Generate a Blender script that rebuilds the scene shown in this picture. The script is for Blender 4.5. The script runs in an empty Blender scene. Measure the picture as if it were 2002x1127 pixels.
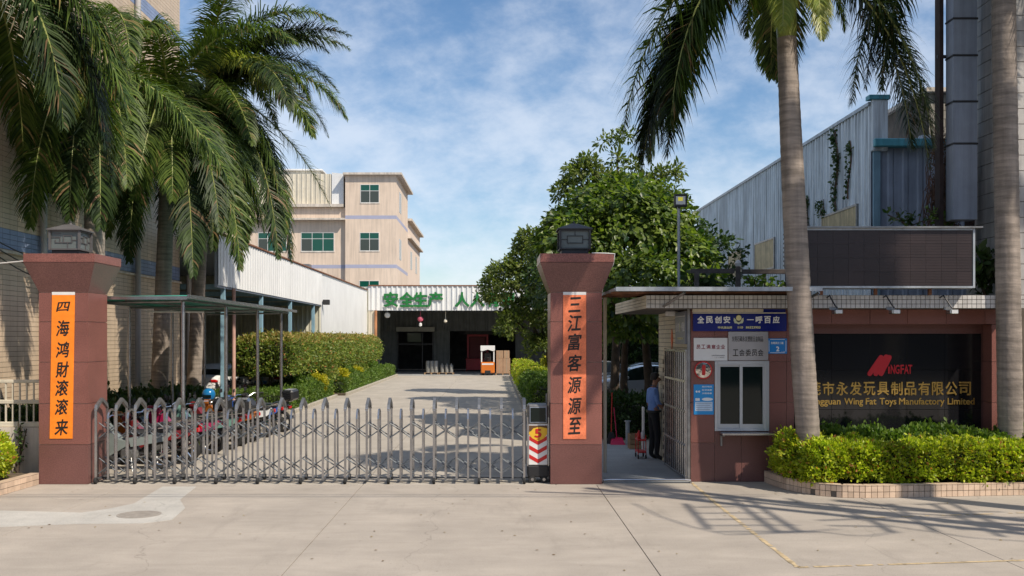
import bpy, math, random
import numpy as np
from mathutils import Vector, Matrix
random.seed(7); rng = np.random.default_rng(7)
R = math.radians
scene = bpy.context.scene
col = scene.collection

# ---------------------------------------------------------------- camera, world, sun, exposure
F = 1950.0; HZ = 662.0; VX = 965.0; CH = 2.46
cam_d = bpy.data.cameras.new('camera'); cam = bpy.data.objects.new('camera', cam_d); col.objects.link(cam)
cam.location = (0, 0, CH); cam.rotation_euler = (R(90), 0, 0)
cam_d.sensor_width = 36; cam_d.lens = 36 * F / 2002
cam_d.shift_x = (1001 - VX) / 2002; cam_d.shift_y = (HZ - 563.5) / 2002
cam_d.clip_end = 5000; cam_d.clip_start = 0.1
scene.camera = cam
scene.view_settings.view_transform = 'Standard'; scene.view_settings.look = 'None'
scene.view_settings.gamma = 1; scene.view_settings.use_curve_mapping = False
scene.view_settings.exposure = 0.20
SUN = Vector((0.35, -0.30, 0.50)).normalized()          # towards the sun
sun_el = math.asin(SUN.z); sun_rot = math.atan2(SUN.x, SUN.y)
sd = bpy.data.lights.new('sun', 'SUN'); so = bpy.data.objects.new('sun', sd); col.objects.link(so)
sd.energy = 4.5; sd.angle = R(0.6); sd.color = (1.0, 0.90, 0.76)
so.rotation_euler = (-SUN).to_track_quat('-Z', 'Y').to_euler(); so.location = (30, -25, 40)
w = bpy.data.worlds.new('World'); scene.world = w; w.use_nodes = True
nt = w.node_tree; nt.nodes.clear()
N = nt.nodes.new; L = nt.links.new
out = N('ShaderNodeOutputWorld'); bg = N('ShaderNodeBackground'); L(bg.outputs[0], out.inputs[0])
bg.inputs[1].default_value = 0.112
sky = N('ShaderNodeTexSky'); sky.sky_type = 'NISHITA'; sky.sun_disc = False
sky.sun_elevation = sun_el; sky.sun_rotation = sun_rot; sky.air_density = 1.0; sky.dust_density = 0.4; sky.ozone_density = 3.0
tc = N('ShaderNodeTexCoord'); sep = N('ShaderNodeSeparateXYZ'); L(tc.outputs['Generated'], sep.inputs[0])
def mth(op, a, b=None):
    m = N('ShaderNodeMath'); m.operation = op
    for i, v in enumerate((a, b)):
        if v is None: continue
        if hasattr(v, 'is_linked'): L(v, m.inputs[i])
        else: m.inputs[i].default_value = v
    return m.outputs[0]
zz = mth('ADD', mth('MAXIMUM', sep.outputs[2], 0.0), 0.55)
cmb = N('ShaderNodeCombineXYZ'); L(mth('DIVIDE', sep.outputs[0], zz), cmb.inputs[0]); L(mth('DIVIDE', sep.outputs[1], zz), cmb.inputs[1])
mp = N('ShaderNodeMapping'); mp.inputs['Scale'].default_value = (3.0, 3.4, 1); mp.inputs['Location'].default_value = (2.3, 5.1, 0.4); mp.inputs['Rotation'].default_value = (0, 0, 0.35)
L(cmb.outputs[0], mp.inputs[0])
n1 = N('ShaderNodeTexNoise'); n1.inputs['Scale'].default_value = 1.1; n1.inputs['Detail'].default_value = 3; n1.inputs['Roughness'].default_value = .5; L(mp.outputs[0], n1.inputs[0])
n2 = N('ShaderNodeTexNoise'); n2.inputs['Scale'].default_value = 5.0; n2.inputs['Detail'].default_value = 9; n2.inputs['Roughness'].default_value = .62; n2.inputs['Distortion'].default_value = .1; L(mp.outputs[0], n2.inputs[0])
sm = mth('ADD', mth('MULTIPLY', n1.outputs[0], 0.75), mth('MULTIPLY', n2.outputs[0], 0.5))
rm = N('ShaderNodeMapRange'); rm.interpolation_type = 'SMOOTHSTEP'; L(sm, rm.inputs[0])
rm.inputs[1].default_value = 0.42; rm.inputs[2].default_value = 0.82; rm.inputs[3].default_value = 0.0; rm.inputs[4].default_value = 0.58
mx = N('ShaderNodeMix'); mx.data_type = 'RGBA'; L(rm.outputs[0], mx.inputs[0])
hs = N('ShaderNodeHueSaturation'); hs.inputs['Saturation'].default_value = 1.12; hs.inputs['Value'].default_value = 1.0; L(sky.outputs[0], hs.inputs['Color'])
L(hs.outputs[0], mx.inputs[6]); mx.inputs[7].default_value = (7.2, 7.6, 8.3, 1)
L(mx.outputs[2], bg.inputs[0])

# ---------------------------------------------------------------- materials
def M(name, c, rough=.7, metal=0, var=.12, scale=2.0, bump=0, bscale=60, rand=0, streak=0, spec=.5, island=0, speck=0, emit=None, alpha=None, coat=0, dirt=0):
    m = bpy.data.materials.new(name); m.use_nodes = True
    t = m.node_tree; b = t.nodes['Principled BSDF']
    n = t.nodes.new; l = t.links.new
    b.inputs['Roughness'].default_value = rough; b.inputs['Metallic'].default_value = metal
    b.inputs['Specular IOR Level'].default_value = spec
    if coat: b.inputs['Coat Weight'].default_value = coat
    if alpha is not None: b.inputs['Alpha'].default_value = alpha
    g = n('ShaderNodeNewGeometry')
    fac = None
    def comb(v):
        nonlocal fac
        if fac is None: fac = v
        else:
            q = n('ShaderNodeMath'); q.operation = 'MULTIPLY'; l(fac, q.inputs[0]); l(v, q.inputs[1]); fac = q.outputs[0]
    def rng_node(src, lo, hi, a=0., b_=1.):
        q = n('ShaderNodeMapRange'); l(src, q.inputs[0]); q.inputs[1].default_value = a; q.inputs[2].default_value = b_
        q.inputs[3].default_value = lo; q.inputs[4].default_value = hi; return q.outputs[0]
    if var:
        q = n('ShaderNodeTexNoise'); q.inputs['Scale'].default_value = scale; q.inputs['Detail'].default_value = 7; q.inputs['Roughness'].default_value = .6
        l(g.outputs['Position'], q.inputs[0]); comb(rng_node(q.outputs[0], 1 - var * 1.6, 1 + var * 1.6, .25, .75))
    if speck:
        q = n('ShaderNodeTexNoise'); q.inputs['Scale'].default_value = 70; q.inputs['Detail'].default_value = 2
        l(g.outputs['Position'], q.inputs[0]); comb(rng_node(q.outputs[0], 1 - speck, 1 + speck, .35, .65))
    if streak:
        mp = n('ShaderNodeMapping'); mp.inputs['Scale'].default_value = (3.5, 3.5, .22); l(g.outputs['Position'], mp.inputs[0])
        q = n('ShaderNodeTexNoise'); q.inputs['Scale'].default_value = 1.6; q.inputs['Detail'].default_value = 6; q.inputs['Roughness'].default_value = .65
        l(mp.outputs[0], q.inputs[0]); comb(rng_node(q.outputs[0], 1 - streak, 1.0, .62, .42))
    if rand:
        q = n('ShaderNodeObjectInfo'); comb(rng_node(q.outputs['Random'], 1 - rand, 1 + rand))
    if island:
        comb(rng_node(g.outputs['Random Per Island'], 1 - island, 1 + island))
    if fac is not None:
        q = n('ShaderNodeVectorMath'); q.operation = 'SCALE'; q.inputs[0].default_value = c; l(fac, q.inputs['Scale']); cout = q.outputs[0]
    else:
        q = n('ShaderNodeRGB'); q.outputs[0].default_value = (*c, 1); cout = q.outputs[0]
    l(cout, b.inputs['Base Color'])
    if bump:
        q = n('ShaderNodeTexNoise'); q.inputs['Scale'].default_value = bscale; q.inputs['Detail'].default_value = 6; l(g.outputs['Position'], q.inputs[0])
        bp = n('ShaderNodeBump'); bp.inputs['Strength'].default_value = bump; bp.inputs['Distance'].default_value = .02
        l(q.outputs[0], bp.inputs['Height']); l(bp.outputs[0], b.inputs['Normal'])
    if emit:
        b.inputs['Emission Color'].default_value = (*emit[0], 1); b.inputs['Emission Strength'].default_value = emit[1]
    return m
def leafmat(name, c, c2, trans=.35, rough=.45, spec=.4, dead=None):
    """leaf colour varies leaf by leaf; part of the light shines through"""
    m = bpy.data.materials.new(name); m.use_nodes = True
    t = m.node_tree; b = t.nodes['Principled BSDF']; n = t.nodes.new; l = t.links.new
    g = n('ShaderNodeNewGeometry'); cr = n('ShaderNodeValToRGB'); l(g.outputs['Random Per Island'], cr.inputs[0])
    cr.color_ramp.elements[0].color = (*c, 1); cr.color_ramp.elements[1].color = (*c2, 1)
    if dead:
        cr.color_ramp.elements[1].position = .93
        e = cr.color_ramp.elements.new(.97); e.color = (*dead, 1)
    nz = n('ShaderNodeTexNoise'); nz.inputs['Scale'].default_value = 1.3; nz.inputs['Detail'].default_value = 4; l(g.outputs['Position'], nz.inputs[0])
    mr = n('ShaderNodeMapRange'); l(nz.outputs[0], mr.inputs[0]); mr.inputs[1].default_value = .3; mr.inputs[2].default_value = .7; mr.inputs[3].default_value = .7; mr.inputs[4].default_value = 1.3
    sc = n('ShaderNodeVectorMath'); sc.operation = 'SCALE'; l(cr.outputs[0], sc.inputs[0]); l(mr.outputs[0], sc.inputs['Scale'])
    l(sc.outputs[0], b.inputs['Base Color']); b.inputs['Roughness'].default_value = rough; b.inputs['Specular IOR Level'].default_value = spec
    tr = n('ShaderNodeBsdfTranslucent'); sc2 = n('ShaderNodeVectorMath'); sc2.operation = 'MULTIPLY'; l(sc.outputs[0], sc2.inputs[0]); sc2.inputs[1].default_value = (1.5, 1.7, .7)
    l(sc2.outputs[0], tr.inputs[0]); ms = n('ShaderNodeMixShader'); ms.inputs[0].default_value = trans
    o = t.nodes['Material Output']; l(b.outputs[0], ms.inputs[1]); l(tr.outputs[0], ms.inputs[2]); l(ms.outputs[0], o.inputs[0])
    return m
def glassmat(name, c, rough=.06, trans=0., spec=.8):
    m = M(name, c, rough=rough, var=0, spec=spec); b = m.node_tree.nodes['Principled BSDF']
    b.inputs['Transmission Weight'].default_value = trans; return m

def concrete_mat(name, c, patches=False):
    m = M(name, c, rough=.85, var=.10, scale=.9, bump=.25, bscale=90, speck=.10)
    t = m.node_tree; b = t.nodes['Principled BSDF']; n = t.nodes.new; l = t.links.new
    src = b.inputs['Base Color'].links[0].from_socket
    g = n('ShaderNodeNewGeometry')
    mp = n('ShaderNodeMapping'); mp.inputs['Scale'].default_value = (.35, 1.2, 1); mp.inputs['Rotation'].default_value = (0, 0, .12); l(g.outputs['Position'], mp.inputs[0])
    q = n('ShaderNodeTexNoise'); q.inputs['Scale'].default_value = 2.2; q.inputs['Detail'].default_value = 8; q.inputs['Roughness'].default_value = .7; q.inputs['Distortion'].default_value = .6; l(mp.outputs[0], q.inputs[0])
    mr = n('ShaderNodeMapRange'); l(q.outputs[0], mr.inputs[0]); mr.inputs[1].default_value = .3; mr.inputs[2].default_value = .72; mr.inputs[3].default_value = .90; mr.inputs[4].default_value = 1.08
    s = n('ShaderNodeVectorMath'); s.operation = 'SCALE'; l(src, s.inputs[0]); l(mr.outputs[0], s.inputs['Scale'])
    # tyre-darkened wandering smears and small dark spots
    q2 = n('ShaderNodeTexNoise'); q2.inputs['Scale'].default_value = 14; q2.inputs['Detail'].default_value = 3; l(g.outputs['Position'], q2.inputs[0])
    mr2 = n('ShaderNodeMapRange'); l(q2.outputs[0], mr2.inputs[0]); mr2.inputs[1].default_value = .68; mr2.inputs[2].default_value = .74; mr2.inputs[3].default_value = 1.0; mr2.inputs[4].default_value = .72
    s2 = n('ShaderNodeVectorMath'); s2.operation = 'SCALE'; l(s.outputs[0], s2.inputs[0]); l(mr2.outputs[0], s2.inputs['Scale'])
    # old oil stains and tyre scuffs, a few wandering hairline cracks
    mp3 = n('ShaderNodeMapping'); mp3.inputs['Scale'].default_value = (.9, .16, 1); mp3.inputs['Rotation'].default_value = (0, 0, -.5); l(g.outputs['Position'], mp3.inputs[0])
    q3 = n('ShaderNodeTexNoise'); q3.inputs['Scale'].default_value = 2.4; q3.inputs['Detail'].default_value = 9; q3.inputs['Roughness'].default_value = .72; l(mp3.outputs[0], q3.inputs[0])
    mr3 = n('ShaderNodeMapRange'); l(q3.outputs[0], mr3.inputs[0]); mr3.inputs[1].default_value = .55; mr3.inputs[2].default_value = .70; mr3.inputs[3].default_value = 1.0; mr3.inputs[4].default_value = .86
    s3 = n('ShaderNodeVectorMath'); s3.operation = 'SCALE'; l(s2.outputs[0], s3.inputs[0]); l(mr3.outputs[0], s3.inputs['Scale'])
    nd = n('ShaderNodeTexNoise'); nd.inputs['Scale'].default_value = 1.2; nd.inputs['Detail'].default_value = 6; l(g.outputs['Position'], nd.inputs[0])
    ad = n('ShaderNodeVectorMath'); ad.operation = 'MULTIPLY_ADD'; l(nd.outputs['Color'], ad.inputs[0]); ad.inputs[1].default_value = (.9, .9, 0); l(g.outputs['Position'], ad.inputs[2])
    vo = n('ShaderNodeTexVoronoi'); vo.feature = 'DISTANCE_TO_EDGE'; vo.inputs['Scale'].default_value = .16; l(ad.outputs[0], vo.inputs[0])
    mr4 = n('ShaderNodeMapRange'); l(vo.outputs['Distance'], mr4.inputs[0]); mr4.inputs[1].default_value = .0; mr4.inputs[2].default_value = .0013; mr4.inputs[3].default_value = .74; mr4.inputs[4].default_value = 1.0
    s4 = n('ShaderNodeVectorMath'); s4.operation = 'SCALE'; l(s3.outputs[0], s4.inputs[0]); l(mr4.outputs[0], s4.inputs['Scale'])
    l(s4.outputs[0], b.inputs['Base Color'])
    return m
m_road = concrete_mat('road concrete', (.375, .33, .28))
m_drive = concrete_mat('drive concrete', (.39, .35, .295))
m_patch = concrete_mat('new concrete', (.45, .43, .39))
m_joint = M('joint filler', (.15, .13, .11), .95, var=.3)
m_kerb = M('kerb concrete', (.38, .345, .28), .85, var=.2, scale=4, bump=.2)
m_floor = concrete_mat('floor concrete', (.30, .31, .31))
m_earth = M('earth', (.10, .075, .05), .95, var=.4, scale=6)
m_granite = M('red granite', (.215, .088, .072), .32, var=.10, scale=1.5, speck=.28, rand=.06, spec=.4)
m_granite_d = M('dark red granite', (.155, .070, .062), .3, var=.10, scale=1.5, speck=.28, rand=.06, spec=.4)
m_grout = M('granite joint', (.58, .44, .38), .9, var=.1)
m_black = M('black granite', (.011, .011, .013), .09, var=.1, spec=.5, rand=.2)
m_bjoint = M('black joint', (.10, .10, .10), .8, var=.1)
m_tile_w = M('white glazed tile', (.52, .50, .48), .25, var=.06, scale=3, rand=.13)
m_tilegr = M('tile grout', (.11, .095, .08), .9, var=.2)
m_tile_b = M('beige wall tile', (.60, .47, .34), .45, var=.07, scale=1, rand=.05, island=.05, streak=.10)
m_tile_blue = M('blue wall tile', (.24, .30, .45), .45, var=.1, rand=.05, island=.05)
m_tile_y = M('cream wall tile', (.62, .54, .40), .5, var=.1, rand=.08)
m_tile_p = M('planter tile', (.56, .42, .31), .5, var=.12, scale=5, rand=.13)
m_tile_g = M('grey wall tile', (.50, .47, .42), .5, var=.15, rand=.07, streak=.4)
m_grout_g = M('dark wall grout', (.11, .09, .07), .95, var=.3)
m_wall_b = M('beige plaster', (.70, .56, .44), .8, var=.07, scale=.6, streak=.17, bump=.1)
m_wall_s = M('pale plaster', (.72, .58, .47), .8, var=.05, scale=.5, streak=.10)
m_band = M('blue grey band', (.36, .37, .48), .8, var=.05)
m_cornice = M('cornice', (.62, .55, .47), .8, var=.12, streak=.3)
m_white = M('white painted steel', (.74, .74, .73), .5, var=.05, scale=.7, streak=.05)
m_cream_s = M('cream cladding', (.66, .60, .48), .6, var=.07, streak=.2)
m_greycl = M('grey green cladding', (.64, .62, .50), .6, var=.1, streak=.25)
m_bluew = M('weathered pale blue cladding', (.68, .75, .80), .5, var=.10, scale=.9, streak=.42)
m_bluegr = M('grey blue cladding', (.30, .35, .44), .6, var=.10, streak=.2)
m_teal = M('teal steel trim', (.10, .36, .44), .5, var=.15, streak=.2)
m_bluepost = M('blue painted post', (.24, .40, .50), .5, var=.12, streak=.2)
m_rust = M('rusted steel', (.20, .085, .045), .85, var=.35, scale=6)
m_steel = M('stainless steel', (.44, .435, .44), .26, metal=.9, var=.14, scale=5, rand=.05)
m_steel_d = M('dull steel', (.26, .26, .26), .42, metal=.75, var=.2, scale=6)
m_galv = M('galvanised steel', (.40, .43, .46), .5, metal=.5, var=.15, scale=2, streak=.25)
m_darkmetal = M('dark metal', (.045, .045, .047), .5, metal=.4, var=.2, scale=5)
m_black_p = M('black plastic', (.018, .018, .02), .5, var=.1)
m_rubber = M('rubber', (.02, .02, .02), .85, var=.2, scale=10)
m_orange = M('orange paper', (.92, .24, .012), .6, var=.07, scale=3, bump=.5, bscale=9)
m_orangef = M('faded red orange paper', (.78, .20, .085), .7, var=.22, scale=6, speck=.10, bump=.6, bscale=8)
m_ink = M('black ink', (.012, .010, .009), .6, var=0)
m_greenlet = M('green sheet letter', (.012, .17, .035), .5, var=.1)
m_gold = M('gold letter', (.62, .41, .12), .3, metal=.85, var=.1, scale=9)
m_redlogo = M('red logo', (.62, .008, .02), .4, var=.03)
m_blue_s = M('deep blue sign', (.006, .014, .17), .25, var=.03)
m_wlet = M('white lettering', (.80, .80, .78), .5, var=0)
m_ylet = M('pale yellow lettering', (.75, .70, .35), .5, var=0)
m_redp = M('red paint', (.55, .02, .018), .4, var=.08)
m_yellow = M('yellow paint', (.80, .48, .03), .6, var=.1)
m_lineyel = M('worn yellow line', (.46, .355, .21), .9, var=.35, scale=9)
m_bluep = M('bright blue print', (.015, .27, .62), .45, var=.04)
m_bluep2 = M('house plate blue', (.01, .20, .55), .35, var=.03)
m_wp = M('white board', (.72, .71, .69), .45, var=.05)
m_mirrorst = M('brushed steel plate', (.50, .49, .50), .22, metal=.45, var=.05, scale=3, bump=.12, bscale=5)
m_grey_s = M('grey sign plate', (.17, .18, .21), .4, var=.05)
m_glass_d = glassmat('dark window glass', (.006, .012, .011), .05, spec=.3)
m_glass_g = glassmat('green window glass', (.006, .075, .05), .12, spec=.5)
m_glass_grey = glassmat('grey window glass', (.05, .06, .05), .15, spec=.5)
m_frost = M('lantern glass', (.13, .15, .145), .3, var=.15)
m_greenroof = M('green translucent roof', (.05, .26, .20), .35, var=.2, scale=3)
m_roofsheet = M('awning sheet', (.28, .36, .36), .45, var=.2, scale=3, streak=.2)
m_woodd = M('weathered dark timber', (.085, .068, .060), .85, var=.3, scale=8)
m_wood = M('crate timber', (.30, .19, .10), .8, var=.2, scale=8, rand=.1)
m_card = M('cardboard', (.36, .23, .14), .85, var=.08, rand=.08)
m_led = M('dark led panel', (.028, .018, .018), .4, var=.15, scale=1.0, rand=.13)
m_trunk = M('palm bark', (.30, .25, .21), .9, var=.14, scale=2.5, bump=.4, bscale=18, streak=.25)
_t = m_trunk.node_tree; _b = _t.nodes['Principled BSDF']; _s = _b.inputs['Base Color'].links[0].from_socket
_g = _t.nodes.new('ShaderNodeNewGeometry'); _m = _t.nodes.new('ShaderNodeMapping'); _m.inputs['Scale'].default_value = (1.2, 1.2, 13); _t.links.new(_g.outputs['Position'], _m.inputs[0])
_n = _t.nodes.new('ShaderNodeTexNoise'); _n.inputs['Scale'].default_value = 1.0; _n.inputs['Detail'].default_value = 5; _n.inputs['Roughness'].default_value = .7; _t.links.new(_m.outputs[0], _n.inputs[0])
_r = _t.nodes.new('ShaderNodeMapRange'); _t.links.new(_n.outputs[0], _r.inputs[0]); _r.inputs[1].default_value = .35; _r.inputs[2].default_value = .62; _r.inputs[3].default_value = .62; _r.inputs[4].default_value = 1.15
_v = _t.nodes.new('ShaderNodeVectorMath'); _v.operation = 'SCALE'; _t.links.new(_s, _v.inputs[0]); _t.links.new(_r.outputs[0], _v.inputs['Scale']); _t.links.new(_v.outputs[0], _b.inputs['Base Color'])
m_bark = M('tree bark', (.09, .065, .045), .9, var=.3, scale=5, bump=.5, bscale=20)
m_shaft = M('palm sheath', (.24, .28, .06), .5, var=.25, scale=2, streak=.2)
m_rachis = M('frond rib', (.24, .26, .07), .5, var=.2)
m_dry = M('dry vine', (.16, .10, .075), .95, var=.4, scale=8)
m_skin = M('skin', (.32, .17, .11), .55, var=.06)
m_shirt = M('blue uniform shirt', (.16, .28, .60), .85, var=.10, scale=9)
m_trouser = M('black trousers', (.010, .010, .013), .85, var=.1)
m_hair = M('black hair', (.012, .010, .009), .6, var=.2)
m_carw = M('white car paint', (.80, .80, .80), .35, var=.02, coat=.3)
m_cars = M('silver car paint', (.40, .42, .45), .28, metal=.5, var=.02, coat=.7)
m_tail = M('red tail lamp', (.45, .01, .012), .2, var=0)
m_clear = M('clear lamp', (.6, .6, .6), .1, var=0)
m_helmet = M('blue helmet', (.01, .15, .36), .2, var=.02, coat=.5)
lm_palm = leafmat('palm leaflets', (.018, .044, .009), (.115, .165, .030), trans=.28, rough=.48, spec=.25, dead=(.24, .17, .07))
lm_palmy = leafmat('young palm leaflets', (.16, .21, .035), (.30, .30, .06), trans=.35, rough=.4)
lm_dead = leafmat('dead frond', (.16, .10, .045), (.36, .25, .12), trans=.15, rough=.8)
lm_palmd = leafmat('dark palm leaflets', (.010, .024, .007), (.042, .070, .015), trans=.15, rough=.5, spec=.25, dead=(.16, .10, .05))
lm_big = leafmat('broad leaves', (.018, .055, .013), (.19, .25, .04), trans=.38, rough=.4, spec=.5)
lm_small = leafmat('small leaves', (.05, .085, .022), (.19, .22, .05), trans=.4, rough=.5)
lm_hedge = leafmat('bright hedge leaves', (.15, .22, .016), (.50, .54, .035), trans=.4, dead=(.40, .17, .05))
lm_hedgeg = leafmat('low hedge leaves', (.05, .11, .014), (.15, .22, .035), trans=.3)
lm_hedget = leafmat('trimmed hedge leaves', (.07, .12, .02), (.25, .30, .06), trans=.3, dead=(.40, .17, .06))
lm_hedgetop = leafmat('bronze hedge shoots', (.19, .20, .04), (.40, .28, .10), trans=.3)
lm_yel = leafmat('yellow shrub leaves', (.22, .26, .02), (.55, .45, .03), trans=.35)
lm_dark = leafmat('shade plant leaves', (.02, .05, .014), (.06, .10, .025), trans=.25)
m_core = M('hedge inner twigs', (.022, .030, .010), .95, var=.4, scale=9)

# ---------------------------------------------------------------- geometry helpers
ORG = {}
def P(px, py, Y): return Vector(((px - VX) / F * Y, Y, CH - (py - HZ) / F * Y))
def gx(px, Y): return (px - VX) / F * Y
def gz(py, Y): return CH - (py - HZ) / F * Y
def inview(x, y, z, mg=30):
    if y < 1: return False
    px = VX + x / y * F; py = HZ + (CH - z) / y * F
    return -mg < px < 2002 + mg and -mg < py < 1127 + mg
def thing(name, label, cat, loc=(0, 0, 0), group=None):
    o = bpy.data.objects.new(name, None); col.objects.link(o); o.location = loc; o.empty_display_size = .2
    o['label'] = label; o['category'] = cat
    if group: o['group'] = group
    ORG[o] = Vector(loc); return o
def tag(o, label, cat, group=None):
    o['label'] = label; o['category'] = cat
    if group: o['group'] = group
    return o
def link(name, me, parent=None, loc=None):
    o = bpy.data.objects.new(name, me); col.objects.link(o)
    if parent is not None:
        o.parent = parent; ORG[o] = ORG[parent] + (Vector(loc) - ORG[parent] if loc is not None else Vector())
        if loc is not None: o.location = Vector(loc) - ORG[parent]
        else: ORG[o] = ORG[parent].copy()
    else:
        o.location = loc or (0, 0, 0); ORG[o] = Vector(loc or (0, 0, 0))
    return o
class MB:
    def __init__(s): s.v = []; s.f = []; s.mi = []; s.cur = 0
    def add(s, vs, fs):
        b = len(s.v); s.v += [tuple(p) for p in vs]; s.f += [tuple(i + b for i in q) for q in fs]; s.mi += [s.cur] * len(fs); return s
    def box(s, x0, x1, y0, y1, z0, z1, mat=None):
        vs = [(x, y, z) for x in (x0, x1) for y in (y0, y1) for z in (z0, z1)]
        if mat is not None: vs = [mat @ Vector(p) for p in vs]
        return s.add(vs, [(0, 1, 3, 2), (4, 6, 7, 5), (0, 4, 5, 1), (2, 3, 7, 6), (0, 2, 6, 4), (1, 5, 7, 3)])
    def bbox(s, x0, x1, y0, y1, z0, z1, b=.01, mat=None):   # bevelled box
        c = Vector(((x0 + x1) / 2, (y0 + y1) / 2, (z0 + z1) / 2)); h = Vector((abs(x1 - x0) / 2, abs(y1 - y0) / 2, abs(z1 - z0) / 2))
        b = min(b, min(h) * .9); vs = []; idx = {}
        for sx in (-1, 1):
            for sy in (-1, 1):
                for sz in (-1, 1):
                    for a in range(3):
                        q = Vector((sx * (h.x - b), sy * (h.y - b), sz * (h.z - b))); q[a] = (sx, sy, sz)[a] * h[a]
                        idx[(sx, sy, sz, a)] = len(vs); vs.append(mat @ (c + q) if mat is not None else c + q)
        fs = []
        for a in range(3):
            o = [i for i in range(3) if i != a]
            for sg in (-1, 1):
                q = []
                for u, v in ((-1, -1), (1, -1), (1, 1), (-1, 1)):
                    k = [0, 0, 0]; k[a] = sg; k[o[0]] = u; k[o[1]] = v; q.append(idx[(*k, a)])
                fs.append(tuple(q))
        for a in range(3):
            o = [i for i in range(3) if i != a]
            for u in (-1, 1):
                for v in (-1, 1):
                    q = []
                    for e, ax in ((-1, o[0]), (-1, o[1]), (1, o[1]), (1, o[0])):
                        k = [0, 0, 0]; k[a] = e; k[o[0]] = u; k[o[1]] = v; q.append(idx[(*k, ax)])
                    fs.append(tuple(q))
        for sx in (-1, 1):
            for sy in (-1, 1):
                for sz in (-1, 1): fs.append(tuple(idx[(sx, sy, sz, a)] for a in range(3)))
        return s.add(vs, fs)
    def tube(s, pts, r, n=8, cap=True, flat=None):
        pts = [Vector(p) for p in pts]; rs = r if isinstance(r, (list, tuple)) else [r] * len(pts)
        vs = []; up = None
        for i, p in enumerate(pts):
            d = (pts[min(i + 1, len(pts) - 1)] - pts[max(i - 1, 0)]).normalized()
            if up is None: up = Vector((0, 0, 1)) if abs(d.z) < .9 else Vector((1, 0, 0))
            sd_ = d.cross(up).normalized(); u2 = sd_.cross(d).normalized(); up = u2
            for k in range(n):
                a = 2 * math.pi * k / n; vs.append(p + (sd_ * math.cos(a) + u2 * math.sin(a)) * rs[i])
        fs = []
        for i in range(len(pts) - 1):
            for k in range(n):
                k2 = (k + 1) % n; fs.append((i * n + k, i * n + k2, (i + 1) * n + k2, (i + 1) * n + k))
        if cap: fs += [tuple(range(n))[::-1], tuple(range((len(pts) - 1) * n, len(pts) * n))]
        return s.add(vs, fs)
    def prism(s, poly, n, d):  # poly: 3d points, extruded by vector d
        k = len(poly); a = [Vector(p) for p in poly]; d = Vector(d)
        return s.add(a + [p + d for p in a], [tuple(range(k))[::-1], tuple(range(k, 2 * k))] + [(i, (i + 1) % k, (i + 1) % k + k, i + k) for i in range(k)])
    def lathe(s, c, prof, n=16, axis='z'):
        vs = []; c = Vector(c)
        for r, h in prof:
            for k in range(n):
                a = 2 * math.pi * k / n; x, y = r * math.cos(a), r * math.sin(a)
                vs.append(c + Vector({'z': (x, y, h), 'y': (x, h, y), 'x': (h, x, y)}[axis]))
        fs = []
        for i in range(len(prof) - 1):
            for k in range(n):
                k2 = (k + 1) % n; fs.append((i * n + k, i * n + k2, (i + 1) * n + k2, (i + 1) * n + k))
        fs += [tuple(range(n))[::-1], tuple(range((len(prof) - 1) * n, len(prof) * n))]
        return s.add(vs, fs)
    def build(s, name, mat, parent=None, smooth=False, kind=None, loc=None):
        o0 = ORG[parent] if parent is not None else Vector(loc or (0, 0, 0))
        me = bpy.data.meshes.new(name)
        me.from_pydata([(p[0] - o0.x, p[1] - o0.y, p[2] - o0.z) for p in s.v], [], s.f)
        for m in (mat if isinstance(mat, (list, tuple)) else [mat]): me.materials.append(m)
        if any(s.mi): me.polygons.foreach_set('material_index', s.mi)
        if smooth: me.polygons.foreach_set('use_smooth', [True] * len(me.polygons))
        import bmesh
        bm = bmesh.new(); bm.from_mesh(me); bmesh.ops.recalc_face_normals(bm, faces=bm.faces); bm.to_mesh(me); bm.free()
        if smooth:
            try: me.set_sharp_from_angle(angle=R(40))
            except Exception: pass
        o = bpy.data.objects.new(name, me); col.objects.link(o)
        if parent is not None: o.parent = parent
        else: o.location = o0
        ORG[o] = o0.copy()
        if kind: o['kind'] = kind
        return o
def arr_mesh(name, V, Q, mat):
    """fast mesh from numpy: V (n,3), Q (m,4)"""
    me = bpy.data.meshes.new(name); me.vertices.add(len(V)); me.vertices.foreach_set('co', np.ascontiguousarray(V, dtype=np.float32).ravel())
    k = Q.shape[1]; me.loops.add(Q.size); me.loops.foreach_set('vertex_index', np.ascontiguousarray(Q, dtype=np.int32).ravel())
    me.polygons.add(len(Q)); me.polygons.foreach_set('loop_start', np.arange(0, Q.size, k, dtype=np.int32))
    for m in (mat if isinstance(mat, (list, tuple)) else [mat]): me.materials.append(m)
    me.update(calc_edges=True); return me
def nrm(a): return a / (np.linalg.norm(a, axis=1, keepdims=True) + 1e-9)
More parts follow.
